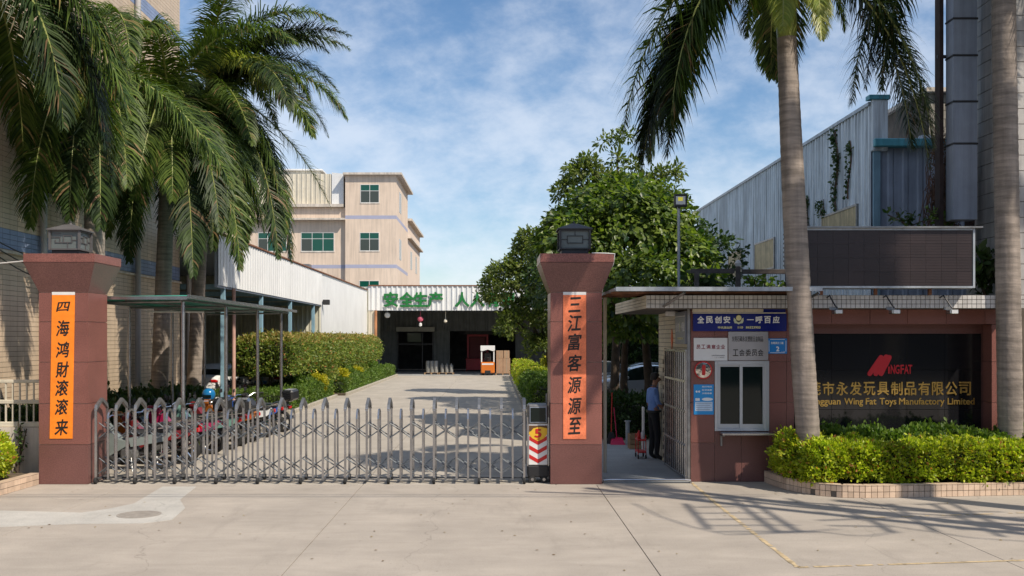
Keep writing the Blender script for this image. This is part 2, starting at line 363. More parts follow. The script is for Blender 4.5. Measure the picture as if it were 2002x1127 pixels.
def leaves(name, Pn, A, S, mat, parent, asp=.5, fold=.18, kind=None, Nn=None):
    """Pn base points, A axis, S length; one folded six-point leaf each"""
    o0 = np.array(ORG[parent]) if parent is not None else np.zeros(3)
    n = len(Pn); A = nrm(A)
    rnd = nrm(rng.normal(size=(n, 3))) if Nn is None else nrm(Nn + .45 * rng.normal(size=(n, 3)))
    B = nrm(np.cross(A, rnd)); C = np.cross(B, A); S = S.reshape(-1, 1); Pn = Pn - o0
    w_ = S * asp * .5
    v = np.stack([Pn, Pn + A * S * .38 + B * w_ + C * w_ * fold * 2, Pn + A * S * .75 + B * w_ * .75 + C * w_ * fold,
                  Pn + A * S, Pn + A * S * .75 - B * w_ * .75 + C * w_ * fold, Pn + A * S * .38 - B * w_ + C * w_ * fold * 2], 1).reshape(-1, 3)
    b = (np.arange(n) * 6).reshape(-1, 1)
    q = np.concatenate([b + np.array([[0, 1, 2, 3]]), b + np.array([[0, 3, 4, 5]])])
    o = link(name, arr_mesh(name, v, q, mat), parent)
    if kind: o['kind'] = kind
    return o
def split_leaves(part, Pn, A, S, mat, parent, asp, Nn=None, nobj=260, yw=None):
    """the leaves that show largest become single leaf objects, the rest one part"""
    d = Pn[:, 1]; v = np.array([inview(*p, mg=0) for p in Pn]); sc = np.where(v, S / d, 0)
    if Nn is not None: sc = sc * (0.2 + np.clip(-nrm(Nn)[:, 1], 0, 1))
    idx = np.argsort(-sc); top = idx[:nobj]; rest = idx[nobj:]
    leaves(part, Pn[rest], A[rest], S[rest], mat, parent, asp, Nn=None if Nn is None else Nn[rest], kind='stuff')
    V = np.array([(0, 0, 0), (.38, .5 * asp, .09 * asp), (.75, .38 * asp, .05), (1, 0, -.06), (.75, -.38 * asp, .05), (.38, -.5 * asp, .09 * asp), (.5, 0, 0)])
    me = bpy.data.meshes.new('leaf'); me.from_pydata([tuple(p) for p in V], [], [(0, 1, 2, 6), (6, 2, 3), (6, 3, 4), (0, 6, 4, 5)]); me.materials.append(mat)
    for i in top:
        a = Vector(A[i]).normalized(); nn = Vector(Nn[i] if Nn is not None else rng.normal(size=3)); nn = nn + Vector(rng.normal(size=3)) * .4
        b = nn.cross(a).normalized(); c = a.cross(b)
        o = bpy.data.objects.new('leaf', me); col.objects.link(o); o.parent = parent
        m = Matrix((a, b, c)).transposed().to_4x4(); m = Matrix.Translation(Vector(Pn[i]) - ORG[parent]) @ m @ Matrix.Scale(float(S[i]), 4)
        o.matrix_local = m
def tiles(parent, p0, u, v, W, H, tw, th, gap, dep, mat, name='tile', nobj=260, bond=0., skip=None, jit=.0, rows=None, matfn=None):
    """tiles laid on a rectangle; outward normal is u x v. Those nearest the camera are single objects"""
    p0 = Vector(p0); u = Vector(u); v = Vector(v); n = u.cross(v)
    cells = []; nr = int(math.ceil(H / th - 1e-6))
    for r in range(nr):
        z0 = r * th; z1 = min(H, z0 + th); off = (bond * tw if r % 2 else 0); c = -1 if off else 0
        while c * tw + off < W - 1e-4:
            a = max(0, c * tw + off); b = min(W, c * tw + off + tw); c += 1
            if b - a < gap * 2 or z1 - z0 < gap * 2: continue
            if skip and skip((a + b) / 2, (z0 + z1) / 2): continue
            ctr = p0 + u * (a + b) / 2 + v * (z0 + z1) / 2
            cells.append((ctr, b - a - gap, z1 - z0 - gap))
    mats = mat if isinstance(mat, (list, tuple)) else [mat]
    vis = [(c[0].y, i) for i, c in enumerate(cells) if inview(*c[0], mg=5)]; vis.sort(); top = set(i for _, i in vis[:nobj]) if nobj else set()
    cache = {}
    mb = [MB() for _ in mats]; 
    for i, (c, w_, h_) in enumerate(cells):
        k = matfn(c) if matfn else 0
        dd = dep + (rng.uniform(-jit, jit) if jit else 0)
        if i in top:
            key = (round(w_, 3), round(h_, 3), k)
            if key not in cache:
                q = MB(); mt = Matrix((u, v, n)).transposed()
                vs = [mt @ Vector((sx * w_ / 2, sy * h_ / 2, z)) for z, e in ((0, 0), (dep, 0)) for sx, sy in ((-1, -1), (1, -1), (1, 1), (-1, 1))]
                q.add(vs, [(4, 5, 6, 7), (0, 1, 5, 4), (1, 2, 6, 5), (2, 3, 7, 6), (3, 0, 4, 7), (3, 2, 1, 0)])
                me = bpy.data.meshes.new(name); me.from_pydata([tuple(p) for p in q.v], [], q.f); me.materials.append(mats[k]); cache[key] = me
            o = bpy.data.objects.new(name, cache[key]); col.objects.link(o); o.parent = parent; o.location = c - ORG[parent] + n * (dd - dep)
        else:
            vs = [c + u * (sx * w_ / 2) + v * (sy * h_ / 2) + n * z for z in (0, dd) for sx, sy in ((-1, -1), (1, -1), (1, 1), (-1, 1))]
            mb[k].add(vs, [(4, 5, 6, 7), (0, 1, 5, 4), (1, 2, 6, 5), (2, 3, 7, 6), (3, 0, 4, 7)])
    for k, q in enumerate(mb):
        if q.v: q.build('tile_field' if name == 'tile' else name + '_field', mats[k], parent, kind='stuff')
def corr(parent, p0, u, W, z0, z1, mat, n, pitch=.2, dep=.03, name='cladding_panel', pw=1.0, ztop=None):
    """ribbed sheet in panels of width pw; z1 may vary along u through ztop(s)"""
    p0 = Vector(p0); u = Vector(u); n = Vector(n); k = max(1, round(W / pw)); pw = W / k
    for i in range(k):
        a = i * pw; b = a + pw - .006; q = MB(); s = a; pts = []
        m_ = max(1, round(pw / pitch)); pp = (b - a) / m_
        for j in range(m_):
            for t, d in ((0, 0), (.55, 0), (.65, 1), (.9, 1)): pts.append((a + (j + t) * pp, d * dep))
        pts.append((b, 0)); vs = []
        for s, d in pts:
            zt = ztop(s) if ztop else z1
            base = p0 + u * s + n * (d + (i % 2) * .002); vs += [Vector((base.x, base.y, z0)), Vector((base.x, base.y, zt))]
        q.add(vs, [(2 * j, 2 * j + 2, 2 * j + 3, 2 * j + 1) for j in range(len(pts) - 1)])
        q.build(name, mat, parent)
_tx = {}
def text_mesh(body, bold=0., shear=0.):
    key = (body, bold, shear)
    if key in _tx: return _tx[key]
    c = bpy.data.curves.new('txt', 'FONT'); c.body = body; c.shear = shear; c.resolution_u = 3; c.extrude = .5
    o = bpy.data.objects.new('txt', c); col.objects.link(o); bpy.context.view_layer.update()
    me = bpy.data.meshes.new_from_object(o.evaluated_get(bpy.context.evaluated_depsgraph_get()))
    v = np.zeros(len(me.vertices) * 3); me.vertices.foreach_get('co', v); v = v.reshape(-1, 3)
    f = [tuple(p.vertices) for p in me.polygons]
    if bold and len(v):                    # a heavier face: the strokes are thickened by shifted copies at slightly different depths
        n0 = len(v); vs = [v]; fs = list(f)
        for k, (dx, dy) in enumerate(((1, .4), (-1, -.4), (.4, -1), (-.4, 1))):
            w_ = v + np.array([dx * bold, dy * bold, 0]); w_[:, 2] = np.where(w_[:, 2] > 0, w_[:, 2] - .06 * (k + 1), w_[:, 2]); vs.append(w_); fs += [tuple(i + n0 * (k + 1) for i in q) for q in f]
        v = np.concatenate(vs); f = fs
    bpy.data.objects.remove(o); bpy.data.curves.remove(c); bpy.data.meshes.remove(me)
    if len(v) == 0: print('EMPTY TEXT', body); v = np.array([[0, 0, 0], [1, 0, 0], [1, 1, 1.]]); f = [(0, 1, 2)]
    _tx[key] = (v, f); return _tx[key]
def text(name, body, parent, c, w_, h_, mat, dep=.004, bold=0., shear=0., u=(1, 0, 0), v=(0, 0, 1), rot=0., keep=False, nat=False):
    """lettering fitted to a w x h box centred on c, standing proud along u x v... (towards the viewer)"""
    V, f = text_mesh(body, bold, shear); u = Vector(u); v = Vector(v); n = u.cross(v)
    lo = V.min(0); hi = V.max(0)
    X = (V[:, 0] - (lo[0] + hi[0]) / 2) / max(hi[0] - lo[0], 1e-3) * w_
    if nat: h_ = w_ / max(hi[0] - lo[0], 1e-3) * (hi[1] - lo[1])
    Yv = (V[:, 1] - (lo[1] + hi[1]) / 2) / max(hi[1] - lo[1], 1e-3) * h_
    Z = (V[:, 2] - lo[2]) / max(hi[2] - lo[2], 1e-3) * dep
    cr, sr = math.cos(rot), math.sin(rot); X, Yv = X * cr - Yv * sr, X * sr + Yv * cr
    q = MB(); c = Vector(c); q.add([c + u * float(a) + v * float(b) + n * float(d) for a, b, d in zip(X, Yv, Z)], f)
    o0 = ORG[parent]; me = bpy.data.meshes.new(name); me.from_pydata([(p[0] - o0.x, p[1] - o0.y, p[2] - o0.z) for p in q.v], [], q.f); me.materials.append(mat)
    o = bpy.data.objects.new(name, me); col.objects.link(o); o.parent = parent; ORG[o] = o0.copy(); return o
def copy_tree(src, loc, rz=None, label=None, recol=None, scale=None):
    def cp(o, par):
        c = o.copy(); col.objects.link(c); c.parent = par
        if recol and o.type == 'MESH' and o.data.materials and o.data.materials[0].name in recol:
            c.data = o.data.copy(); c.data.materials[0] = recol[o.data.materials[0].name]
        for ch in o.children: cp(ch, c)
        return c
    r = cp(src, None); r.location = loc
    if rz is not None: r.rotation_euler = (0, 0, rz)
    if scale: r.scale = (scale,) * 3
    if label: r['label'] = label
    return r
# ================================================================ SETTING
q = MB(); q.box(-1500, 1500, -1500, 1500, -.6, -.05); g0 = q.build('ground', m_earth, kind='structure')
q = MB(); q.box(-40, 40, -30, 16.745, -.05, -.012); road = q.build('road', m_joint, kind='structure')
xs = [-6.13 + 3.93 * k for k in range(-6, 9)]
for a, b in zip(xs, xs[1:]):
    q = MB(); q.bbox(a + .005, b - .005, -28, 16.74, -.05, 0, .002); q.build('slab', m_road, road)
q = MB(); q.box(-30, 30, 16.755, 78, -.05, -.012); drv = q.build('driveway', m_joint, kind='structure')
ys = [16.76, 23.2, 29.8, 35.2, 41.5, 48, 54.5, 60.5, 65.9]
for y0, y1 in zip(ys, ys[1:]):
    for a, b in ((-20, -6.13), (-6.13, -2.2), (-2.2, 1.05), (1.05, 20)):
        q = MB(); q.bbox(a + .006, b - .006, y0 + .006, y1 - .006, -.05, 0, .004); q.build('slab', m_drive, drv)
q = MB(); q.box(-20, 20, 65.91, 79, -.05, 0); q.build('slab', m_floor, drv)
# newer concrete strip over a pipe trench, a sheet 4 mm above the slabs
def sheet(name, pts, mat, z, lab, cat, h=.004):
    q = MB(); q.prism([(x, y, z - h) for x, y in pts], None, (0, 0, h)); o = q.build(name, mat); o['kind'] = 'structure'; return o
def gp(px, py): Y = F * CH / (py - HZ); return (gx(px, Y), Y)
sheet('trench_patch', [gp(318, 952), gp(384, 952), gp(352, 978), gp(362, 994), gp(336, 1017), gp(280, 1024), gp(150, 1025), gp(0, 1031), gp(-60, 1032), gp(-60, 998), gp(0, 999), gp(160, 1003), gp(215, 995), gp(262, 985)], m_patch, .004, '', '')
q = MB(); c = gp(272, 1007)
q.lathe((c[0], c[1], 0), [(.30, .001), (.30, .0085), (.27, .0085), (.27, .006), (.0, .006)], 32)
for k in range(-4, 5):
    hw = math.sqrt(.26 ** 2 - (k * .058) ** 2); q.box(c[0] - hw, c[0] + hw, c[1] + k * .058 - .012, c[1] + k * .058 + .012, .006, .0095)
mh = q.build('manhole_cover', M('worn cover', (.30, .27, .235), .85, var=.15, scale=9)); tag(mh, 'round ribbed manhole cover set in the pale concrete patch', 'manhole cover')
# worn yellow line: thin painted sheet made of broken dabs
def painted(name, path, wd, mat, keep=.9):
    q = MB()
    for (a, b) in zip(path, path[1:]):
        a = Vector((*a, 0)); b = Vector((*b, 0)); d = (b - a); n_ = int(d.length / .06); s_ = Vector((-d.y, d.x, 0)).normalized()
        for i in range(n_):
            if random.random() > keep: continue
            p = a + d * (i / n_); p2 = a + d * ((i + 1) / n_); w1 = wd * random.uniform(.25, .5); w2 = wd * random.uniform(.25, .5)
            q.add([p + s_ * w1 + Vector((0, 0, .004)), p2 + s_ * w2 + Vector((0, 0, .004)), p2 - s_ * w1 + Vector((0, 0, .004)), p - s_ * w2 + Vector((0, 0, .004))], [(0, 1, 2, 3)])
    o = q.build(name, mat); o['kind'] = 'structure'
painted('road_marking', [gp(1352, 944), gp(1400, 985), gp(1470, 1040), gp(1560, 1110), gp(2010, 1096)], .075, m_lineyel, .9)
painted('road_marking', [gp(1690, 1013), gp(2010, 1003)], .07, m_lineyel, .6)
# kerbs of the driveway
for nm, x0, x1, y0, y1 in (('kerb', -6.38, -6.26, 42.9, 65.5), ('kerb', -6.62, -6.50, 32.6, 41.6), ('kerb', 1.05, 1.17, 33, 65)):
    y = y0
    kp = bpy.data.objects.new('kerb', None)
    pts = []
    while y < y1 - .5:
        q = MB(); q.bbox(x0, x1, y + .01, min(y + 1.5, y1) - .01, -.04, .13, .015); o = q.build('kerb', m_kerb); o['kind'] = 'structure'; y += 1.5
    bpy.data.objects.remove(kp)
q = MB(); q.bbox(-12.5, -6.63, 32.5, 32.62, -.04, .13, .015); q.build('kerb', m_kerb, kind='structure')
for x0, x1, y0, y1 in ((-9.4, -6.63, 32.63, 41.6), (-9.4, -6.39, 42.9, 65.4), (1.18, 3.4, 33, 65)):
    q = MB(); q.box(x0, x1, y0, y1, -.04, .09); q.build('soil', m_earth, kind='structure')

# ---------------------------------------------------------------- gate pillars
def slabs_face(par, p0, u, v, W, H, cuts, mats, name='granite_slab', gap=.010, dep=.02):
    u = Vector(u); v = Vector(v); n = u.cross(v); p0 = Vector(p0); z = 0
    for k, z1 in enumerate(cuts):
        q = MB(); a = p0 + v * (z + gap / 2) + u * .002; W2 = W - .004; hh = z1 - z - gap
        vs = [a, a + u * W2, a + u * W2 + v * hh, a + v * hh]
        q.add(vs + [x + n * dep for x in vs], [(4, 5, 6, 7), (0, 1, 5, 4), (1, 2, 6, 5), (2, 3, 7, 6), (3, 0, 4, 7), (3, 2, 1, 0)])
        q.build(name, mats[k] if isinstance(mats, list) else mats, par); z = z1
def pillar(x0, x1, y0, label, faded):
    w_ = x1 - x0; y1 = y0 + w_
    t = thing('gate_pillar', label, 'gate pillar', ((x0 + x1) / 2, (y0 + y1) / 2, 0), 'granite gate pillars')
    q = MB(); q.box(x0 + .02, x1 - .02, y0 + .02, y1 - .02, 0, 3.235); q.build('core', m_grout, t)
    cuts = [.67, 1.36, 2.06, 2.74, 3.235]; mats = [m_granite_d] + [m_granite] * 4
    slabs_face(t, (x0, y0 + .02, 0), (1, 0, 0), (0, 0, 1), w_, 3.24, cuts, mats)
    slabs_face(t, (x1 - .02, y0 + .0, 0), (0, 1, 0), (0, 0, 1), w_, 3.24, cuts, mats)
    slabs_face(t, (x1, y1 - .02, 0), (-1, 0, 0), (0, 0, 1), w_, 3.24, cuts, mats)
    slabs_face(t, (x0 + .02, y1, 0), (0, -1, 0), (0, 0, 1), w_, 3.24, cuts, mats)
    e = .18; a0, a1, b0, b1 = x0 - e, x1 + e, y0 - e, y1 + e
    lo = [(x0, y0), (x1, y0), (x1, y1), (x0, y1)]; hi = [(a0, b0), (a1, b0), (a1, b1), (a0, b1)]
    for k in range(4):
        k2 = (k + 1) % 4
        A = Vector((*lo[k], 3.242)); B = Vector((*lo[k2], 3.242)); C = Vector((*hi[k2], 3.725)); D = Vector((*hi[k], 3.725))
        n = (B - A).cross(D - A).normalized(); s_ = (B - A).normalized() * .004
        q = MB(); q.add([A + s_, B - s_, C - s_, D + s_] + [x - n * .02 for x in (A + s_, B - s_, C - s_, D + s_)], [(0, 1, 2, 3), (7, 6, 5, 4), (0, 4, 5, 1), (1, 5, 6, 2), (2, 6, 7, 3), (3, 7, 4, 0)])
        q.build('sloped_slab', m_granite_d, t)
    q = MB(); q.add([Vector((*p, 3.235)) for p in [(x0 + .02, y0 + .02), (x1 - .02, y0 + .02), (x1 - .02, y1 - .02), (x0 + .02, y1 - .02)]] + [Vector((*p, 3.73)) for p in [(a0 + .03, b0 + .03), (a1 - .03, b0 + .03), (a1 - .03, b1 - .03), (a0 + .03, b1 - .03)]],
                    [(0, 1, 5, 4), (1, 2, 6, 5), (2, 3, 7, 6), (3, 0, 4, 7), (4, 5, 6, 7)]); q.build('cap_core', m_grout, t)
    for k, (p, u, W) in enumerate((((a0, b0 + .02, 3.73), (1, 0, 0), a1 - a0), ((a1 - .02, b0, 3.73), (0, 1, 0), b1 - b0), ((a1, b1 - .02, 3.73), (-1, 0, 0), a1 - a0), ((a0 + .02, b1, 3.73), (0, -1, 0), b1 - b0))):
        slabs_face(t, p, u, (0, 0, 1), W, .15, [.15], m_granite, 'cap_slab')
    q = MB(); q.box(a0 + .022, a1 - .022, b0 + .022, b1 - .022, 3.73, 3.872); q.build('cap_top', m_granite_d, t)
    return t, (x0 + x1) / 2, (y0 + y1) / 2
pl, plx, ply = pillar(-7.66, -6.83, 16.8, 'red granite gate pillar on the left, orange couplet on its face', 0)
pr, prx, pry = pillar(.957, 1.826, 16.8, 'red granite gate pillar beside the guard booth, faded couplet on its face', 1)
def lantern(cx, cy, z, s, label, mat, kind):
    t = thing('pillar_lantern', label, 'lantern', (cx, cy, z), 'square lanterns on the gate pillars')
    q = MB(); q.bbox(cx - s * .46, cx + s * .46, cy - s * .46, cy + s * .46, z, z + .085, .01); q.build('base', m_darkmetal, t)
    h = s / 2; z0 = z + .085; z1 = z + .42
    q = MB(); q.box(cx - h + .02, cx + h - .02, cy - h + .02, cy + h - .02, z0 + .005, z1 - .005); q.build('glass_box', m_frost, t)
    for sx in (-1, 1):
        for sy in (-1, 1):
            q = MB(); q.box(cx + sx * h - .018, cx + sx * h + .018, cy + sy * h - .018, cy + sy * h + .018, z0, z1); q.build('post', mat, t)
    for zz_ in (z0 + .012, z1 - .012):
        for k in range(4):
            q = MB(); a = (h - .02); yy = h
            if k == 0: q.box(cx - a, cx + a, cy - h - .01, cy - h + .014, zz_ - .013, zz_ + .013)
            if k == 1: q.box(cx - a, cx + a, cy + h - .014, cy + h + .01, zz_ - .013, zz_ + .013)
            if k == 2: q.box(cx - h - .01, cx - h + .014, cy - a, cy + a, zz_ - .013, zz_ + .013)
            if k == 3: q.box(cx + h - .014, cx + h + .01, cy - a, cy + a, zz_ - .013, zz_ + .013)
            q.build('rail', mat, t)
    # lattice: front, right, left faces
    def bar(face, a0, b0, a1, b1):
        q = MB(); r_ = .006
        x0, x1 = sorted((a0, a1)); y0, y1 = sorted((b0, b1)); x0 -= r_; x1 += r_; y0 -= r_; y1 += r_
        zc = (z0 + z1) / 2
        if face == 'f': q.box(cx + x0, cx + x1, cy - h + .006, cy - h + .018, zc + y0, zc + y1)
        else: sg = 1 if face == 'r' else -1; q.box(cx + sg * (h - .018), cx + sg * (h - .006), cy + x0, cy + x1, zc + y0, zc + y1)
        return q
    for face in 'frl':
        q = MB()
        if kind: segs = [(-.13, -.06, .13, -.06), (-.13, .06, .13, .06), (-.13, -.06, -.13, .06), (.13, -.06, .13, .06), (-.23, 0, -.13, 0), (.13, 0, .23, 0), (0, .06, 0, .15)]
        else: segs = [(-.02, -.04, .12, -.04), (-.02, .08, .12, .08), (-.02, -.04, -.02, .08), (.12, -.04, .12, .08), (-.22, .05, -.08, .05), (-.08, .05, -.08, -.04), (-.16, -.04, -.02, -.04), (-.16, -.04, -.16, .0), (.05, -.13, .05, -.04), (.12, 0, .22, 0), (-.18, .11, -.08, .11)]
        for i, sg_ in enumerate(segs):
            b_ = bar(face, *sg_); q.add([tuple(Vector(p) + Vector((0, .0004 * i, 0)) ) for p in b_.v], b_.f)
        q.build('lattice', mat, t)
    q = MB(); e = h + .045
    q.add([(cx - e, cy - e, z1), (cx + e, cy - e, z1), (cx + e, cy + e, z1), (cx - e, cy + e, z1), (cx - e, cy - e, z1 + .02), (cx + e, cy - e, z1 + .02), (cx + e, cy + e, z1 + .02), (cx - e, cy + e, z1 + .02),
           (cx - .06, cy - .06, z1 + .12), (cx + .06, cy - .06, z1 + .12), (cx + .06, cy + .06, z1 + .12), (cx - .06, cy + .06, z1 + .12)],
          [(3, 2, 1, 0), (0, 1, 5, 4), (1, 2, 6, 5), (2, 3, 7, 6), (3, 0, 4, 7), (4, 5, 9, 8), (5, 6, 10, 9), (6, 7, 11, 10), (7, 4, 8, 11), (8, 9, 10, 11)])
    q.build('roof', mat, t)
    q = MB(); q.lathe((cx, cy, z1 + .12), [(.035, 0), (.025, .015), (.012, .03), (.018, .04), (.0, .055)], 10); q.build('finial', mat, t)
lantern(gx(136, 17.2) + .02, 17.2, 3.88, .50, 'square grey metal lantern with fret lattice on the left pillar', M('grey lantern paint', (.10, .095, .095), .5, var=.15), 0)
lantern(gx(1122, 17.1), 17.1, 3.88, .50, 'square black metal lantern on top of the pillar by the booth', m_darkmetal, 1)
def banner(px0, px1, py0, py1, Y, chars, ys, mat, label, sh, ch):
    x0, x1, z0, z1 = gx(px0, Y), gx(px1, Y), gz(py1, Y), gz(py0, Y)
    t = thing('couplet_banner', label, 'banner', ((x0 + x1) / 2, Y, z0), 'couplet banners on the pillars')
    q = MB(); q.add([(x0 - sh, Y, z0), (x1 - sh, Y, z0), (x1, Y, z1), (x0, Y, z1), (x0 - sh, Y + .004, z0), (x1 - sh, Y + .004, z0), (x1, Y + .004, z1), (x0, Y + .004, z1)], [(0, 1, 2, 3), (7, 6, 5, 4), (0, 4, 5, 1), (1, 5, 6, 2), (2, 6, 7, 3), (3, 7, 4, 0)]); q.build('paper', mat, t)
    q = MB(); q.box(x0, x1, Y - .001, Y + .003, z1 + .0005, z1 + .05); q.build('top_strip', m_wp, t)
    for c, py in zip(chars, ys):
        zc = gz(py, Y); f = (zc - z0) / (z1 - z0)
        wd = {'三': .9, '至': .95, '四': 1.05}.get(c, 1)
        hh = {'四': .16, '三': .24}.get(c, .27) * ch
        text('character', c, t, ((x0 + x1) / 2 - sh * (1 - f), Y, zc), .24 * wd * ch, hh, m_ink, .002, bold=.022, shear=.22, rot=.05)
banner(101.5, 146.5, 577, 858, 16.79, '四海鸿財滚滚来', [600, 642, 684, 723, 759, 796, 836], m_orange, 'bright orange paper couplet reading 四海鸿財滚滚来 on the left pillar', .04, 1.0)
banner(1101, 1146, 577, 859, 16.79, '三江富客源源至', [596, 632, 669, 710, 753, 794, 833], m_orangef, 'faded red couplet reading 三江富客源源至 on the pillar by the booth', -.0, 1.05)

# ---------------------------------------------------------------- accordion gate
GY = 17.1
gate = thing('accordion_gate', 'stainless steel folding accordion gate drawn across the driveway between the pillars', 'gate', (-3.2, GY, 0))
tp = [198.6, 237.7, 274.6, 312.6, 351, 390, 430.5, 469, 510.6, 551.6, 593.4, 636, 679, 720.5, 762.5, 806, 850, 893.6, 937, 980, 1024]
D1, D2 = .245, .15   # half depth of tall / short frames
def frame_mesh(dy, h, r, peak):
    q = MB(); yz = []
    if peak: yz = [(-dy, .06), (-dy, h - .15), (-dy * .8, h - .10), (0, h), (dy * .8, h - .10), (dy, h - .15), (dy, .06)]
    else:
        yz = [(-dy, .06), (-dy, h - dy)] + [(-dy * math.cos(a), h - dy + dy * math.sin(a)) for a in [R(x) for x in range(20, 180, 20)]] + [(dy, h - dy), (dy, .06)]
    hw = r
    # rectangular section swept in the y z plane
    n = len(yz); vs = []
    for i, (y, z) in enumerate(yz):
        a = Vector((0, *yz[max(i - 1, 0)])); b = Vector((0, *yz[min(i + 1, n - 1)])); d = (b - a).normalized(); nn = Vector((0, -d.z, d.y))
        for sx, sn in ((-1, -1), (1, -1), (1, 1), (-1, 1)): vs.append(Vector((sx * hw, y, z)) + nn * sn * (.0135))
    fs = [(i * 4 + k, i * 4 + (k + 1) % 4, i * 4 + 4 + (k + 1) % 4, i * 4 + 4 + k) for i in range(n - 1) for k in range(4)] + [(3, 2, 1, 0), tuple(4 * (n - 1) + k for k in range(4))]
    q.add(vs, fs); return q
def shared(name, q, mat, smooth=False):
    o = q.build(name, mat, None, smooth); me = o.data; bpy.data.objects.remove(o); return me
me_tall = shared('tall_frame', frame_mesh(D1, 1.42, .018, True), m_steel)
me_short = shared('short_frame', frame_mesh(D2, 1.245, .0145, False), m_steel)
q = MB(); q.add([(-.024, -D1 - .017, 1.24), (.024, -D1 - .017, 1.24), (.024, -D1 + .015, 1.335), (-.024, -D1 + .015, 1.335), (-.024, 0, 1.445), (.024, 0, 1.445), (.024, D1 + .017, 1.24), (-.024, D1 + .017, 1.24), (.024, D1 - .015, 1.335), (-.024, D1 - .015, 1.335), (-.024, 0, 1.385), (.024, 0, 1.385)],
               [(0, 1, 2, 3), (3, 2, 5, 4), (4, 5, 8, 9), (9, 8, 6, 7), (0, 3, 4, 10), (1, 11, 5, 2), (10, 4, 9, 7), (11, 6, 8, 5), (0, 10, 11, 1), (7, 6, 11, 10)])
me_cap = shared('peak_cap', q, m_steel_d)
q = MB(); q.lathe((0, 0, .055), [(.0, -.022), (.05, -.022), (.055, -.012), (.055, .012), (.05, .022), (.0, .022)], 14, 'x')
me_wheel = shared('wheel', q, m_rubber, True)
def put(me, name, par, loc, mat4=None):
    o = bpy.data.objects.new(name, me); col.objects.link(o); o.parent = par; o.location = Vector(loc) - ORG[par]
    if mat4 is not None: o.matrix_local = Matrix.Translation(Vector(loc) - ORG[par]) @ mat4
    return o
TX = [gx(p, GY) for p in tp]; SX = [(a + b) / 2 for a, b in zip(TX, TX[1:])]
for i, x in enumerate(TX):
    put(me_tall, 'tall_frame', gate, (x, GY, 0)); put(me_cap, 'peak_cap', gate, (x, GY, 0))
    if i % 2 == 0:
        for s in (-1, 1): put(me_wheel, 'wheel', gate, (x, GY + s * (D1 + .015), 0))
    q = MB(); q.box(x - .022, x + .022, GY - D1 - .02, GY + D1 + .02, .065, .095); q.build('foot_bar', m_steel_d, gate)
for x in SX:
    put(me_short, 'short_frame', gate, (x, GY, 0))
    q = MB(); q.box(x - .018, x + .018, GY - D2 - .02, GY + D2 + .02, .065, .09); q.build('foot_bar', m_steel_d, gate)
m_arm = M('dull blue steel', (.15, .165, .18), .6, metal=.5, var=.2, scale=9)
def arm(a, b, r=.0105):
    q = MB(); q.tube([a, b], r, 6); q.build('scissor_arm', m_arm, gate)
for i in range(len(TX) - 1):
    for (za, zb) in ((.42, .16), (.16, .42), (1.02, .76), (.76, 1.02)):
        # arms weave between the tall and short frames on the front and the back of the gate
        for yy, o_ in ((-D2 + .03, .0), (D2 - .03, 0)):
            yo = yy + (.012 if za > zb else -.012)
            arm((TX[i], GY + yo, za), (TX[i + 1], GY + yo, zb))
q = MB(); q.box(TX[0] - .1, gx(1034, GY), GY - .03, GY + .03, .066, .082); q.build('bottom_chain', m_darkmetal, gate)
# drive unit
hx0, hx1 = gx(1033, 16.98), gx(1071, 16.98); hy = 16.98
hd = thing('gate_drive_unit', 'gate motor cabinet with red chevrons and a number 5 badge, against the right pillar', 'gate motor', ((hx0 + hx1) / 2, hy + .2, 0))
q = MB(); q.bbox(hx0, hx1, hy, hy + .42, .40 - .1, 1.30, .012); q.build('cabinet', m_wp, hd)
q = MB(); q.bbox(hx0 - .012, hx1 + .012, hy - .02, hy + .44, .10, .29, .015); q.build('base', m_black_p, hd)
for sx in (hx0 - .022, hx1 + .002):
    q = MB(); q.box(sx, sx + .02, hy - .012, hy + .02, .29, 1.12); q.build('side_trim', m_steel, hd)
q = MB(); q.bbox(hx0 - .012, hx1 + .012, hy - .015, hy + .44, .985, 1.335, .03); q.build('head_housing', m_steel_d, hd)
q = MB(); q.box(hx0 + .025, hx1 - .025, hy - .022, hy - .014, 1.03, 1.29); q.build('display_frame', m_bluegr, hd)
q = MB(); q.box(hx0 + .035, hx1 - .035, hy - .025, hy - .0205, 1.04, 1.28); q.build('display', m_glass_d, hd)
cx = (hx0 + hx1) / 2
for zc in (.335, .49, .645):
    q = MB(); hw = .15; th = .068; dz = .085
    q.prism([(cx - hw, hy - .003, zc + dz), (cx, hy - .003, zc), (cx + hw, hy - .003, zc + dz), (cx + hw, hy - .003, zc + dz + th), (cx, hy - .003, zc + th), (cx - hw, hy - .003, zc + dz + th)], None, (0, .0025, 0)); q.build('chevron', m_redp, hd)
q = MB(); q.prism([(cx - .155, hy - .005, .975), (cx - .155, hy - .005, .83), (cx - .10, hy - .005, .76), (cx, hy - .005, .71), (cx + .10, hy - .005, .76), (cx + .155, hy - .005, .83), (cx + .155, hy - .005, .975)], None, (0, .004, 0)); q.build('badge', m_yellow, hd)
text('numeral', '5', hd, (cx, hy - .006, .845), .12, .15, m_redp, .003, bold=.04)
text('small_print', '公里', hd, (cx, hy - .006, .748), .05, .026, m_redp, .003)
q = MB(); q.prism([(cx - .155, hy - .0055, .978), (cx + .155, hy - .0055, .978), (cx + .155, hy - .0055, .93), (cx + .03, hy - .0055, .955), (cx - .08, hy - .0055, .93), (cx - .12, hy - .0055, .88), (cx - .155, hy - .0055, .87)], None, (0, .003, 0)); q.build('badge_top', M('brown print', (.12, .055, .02)), hd)
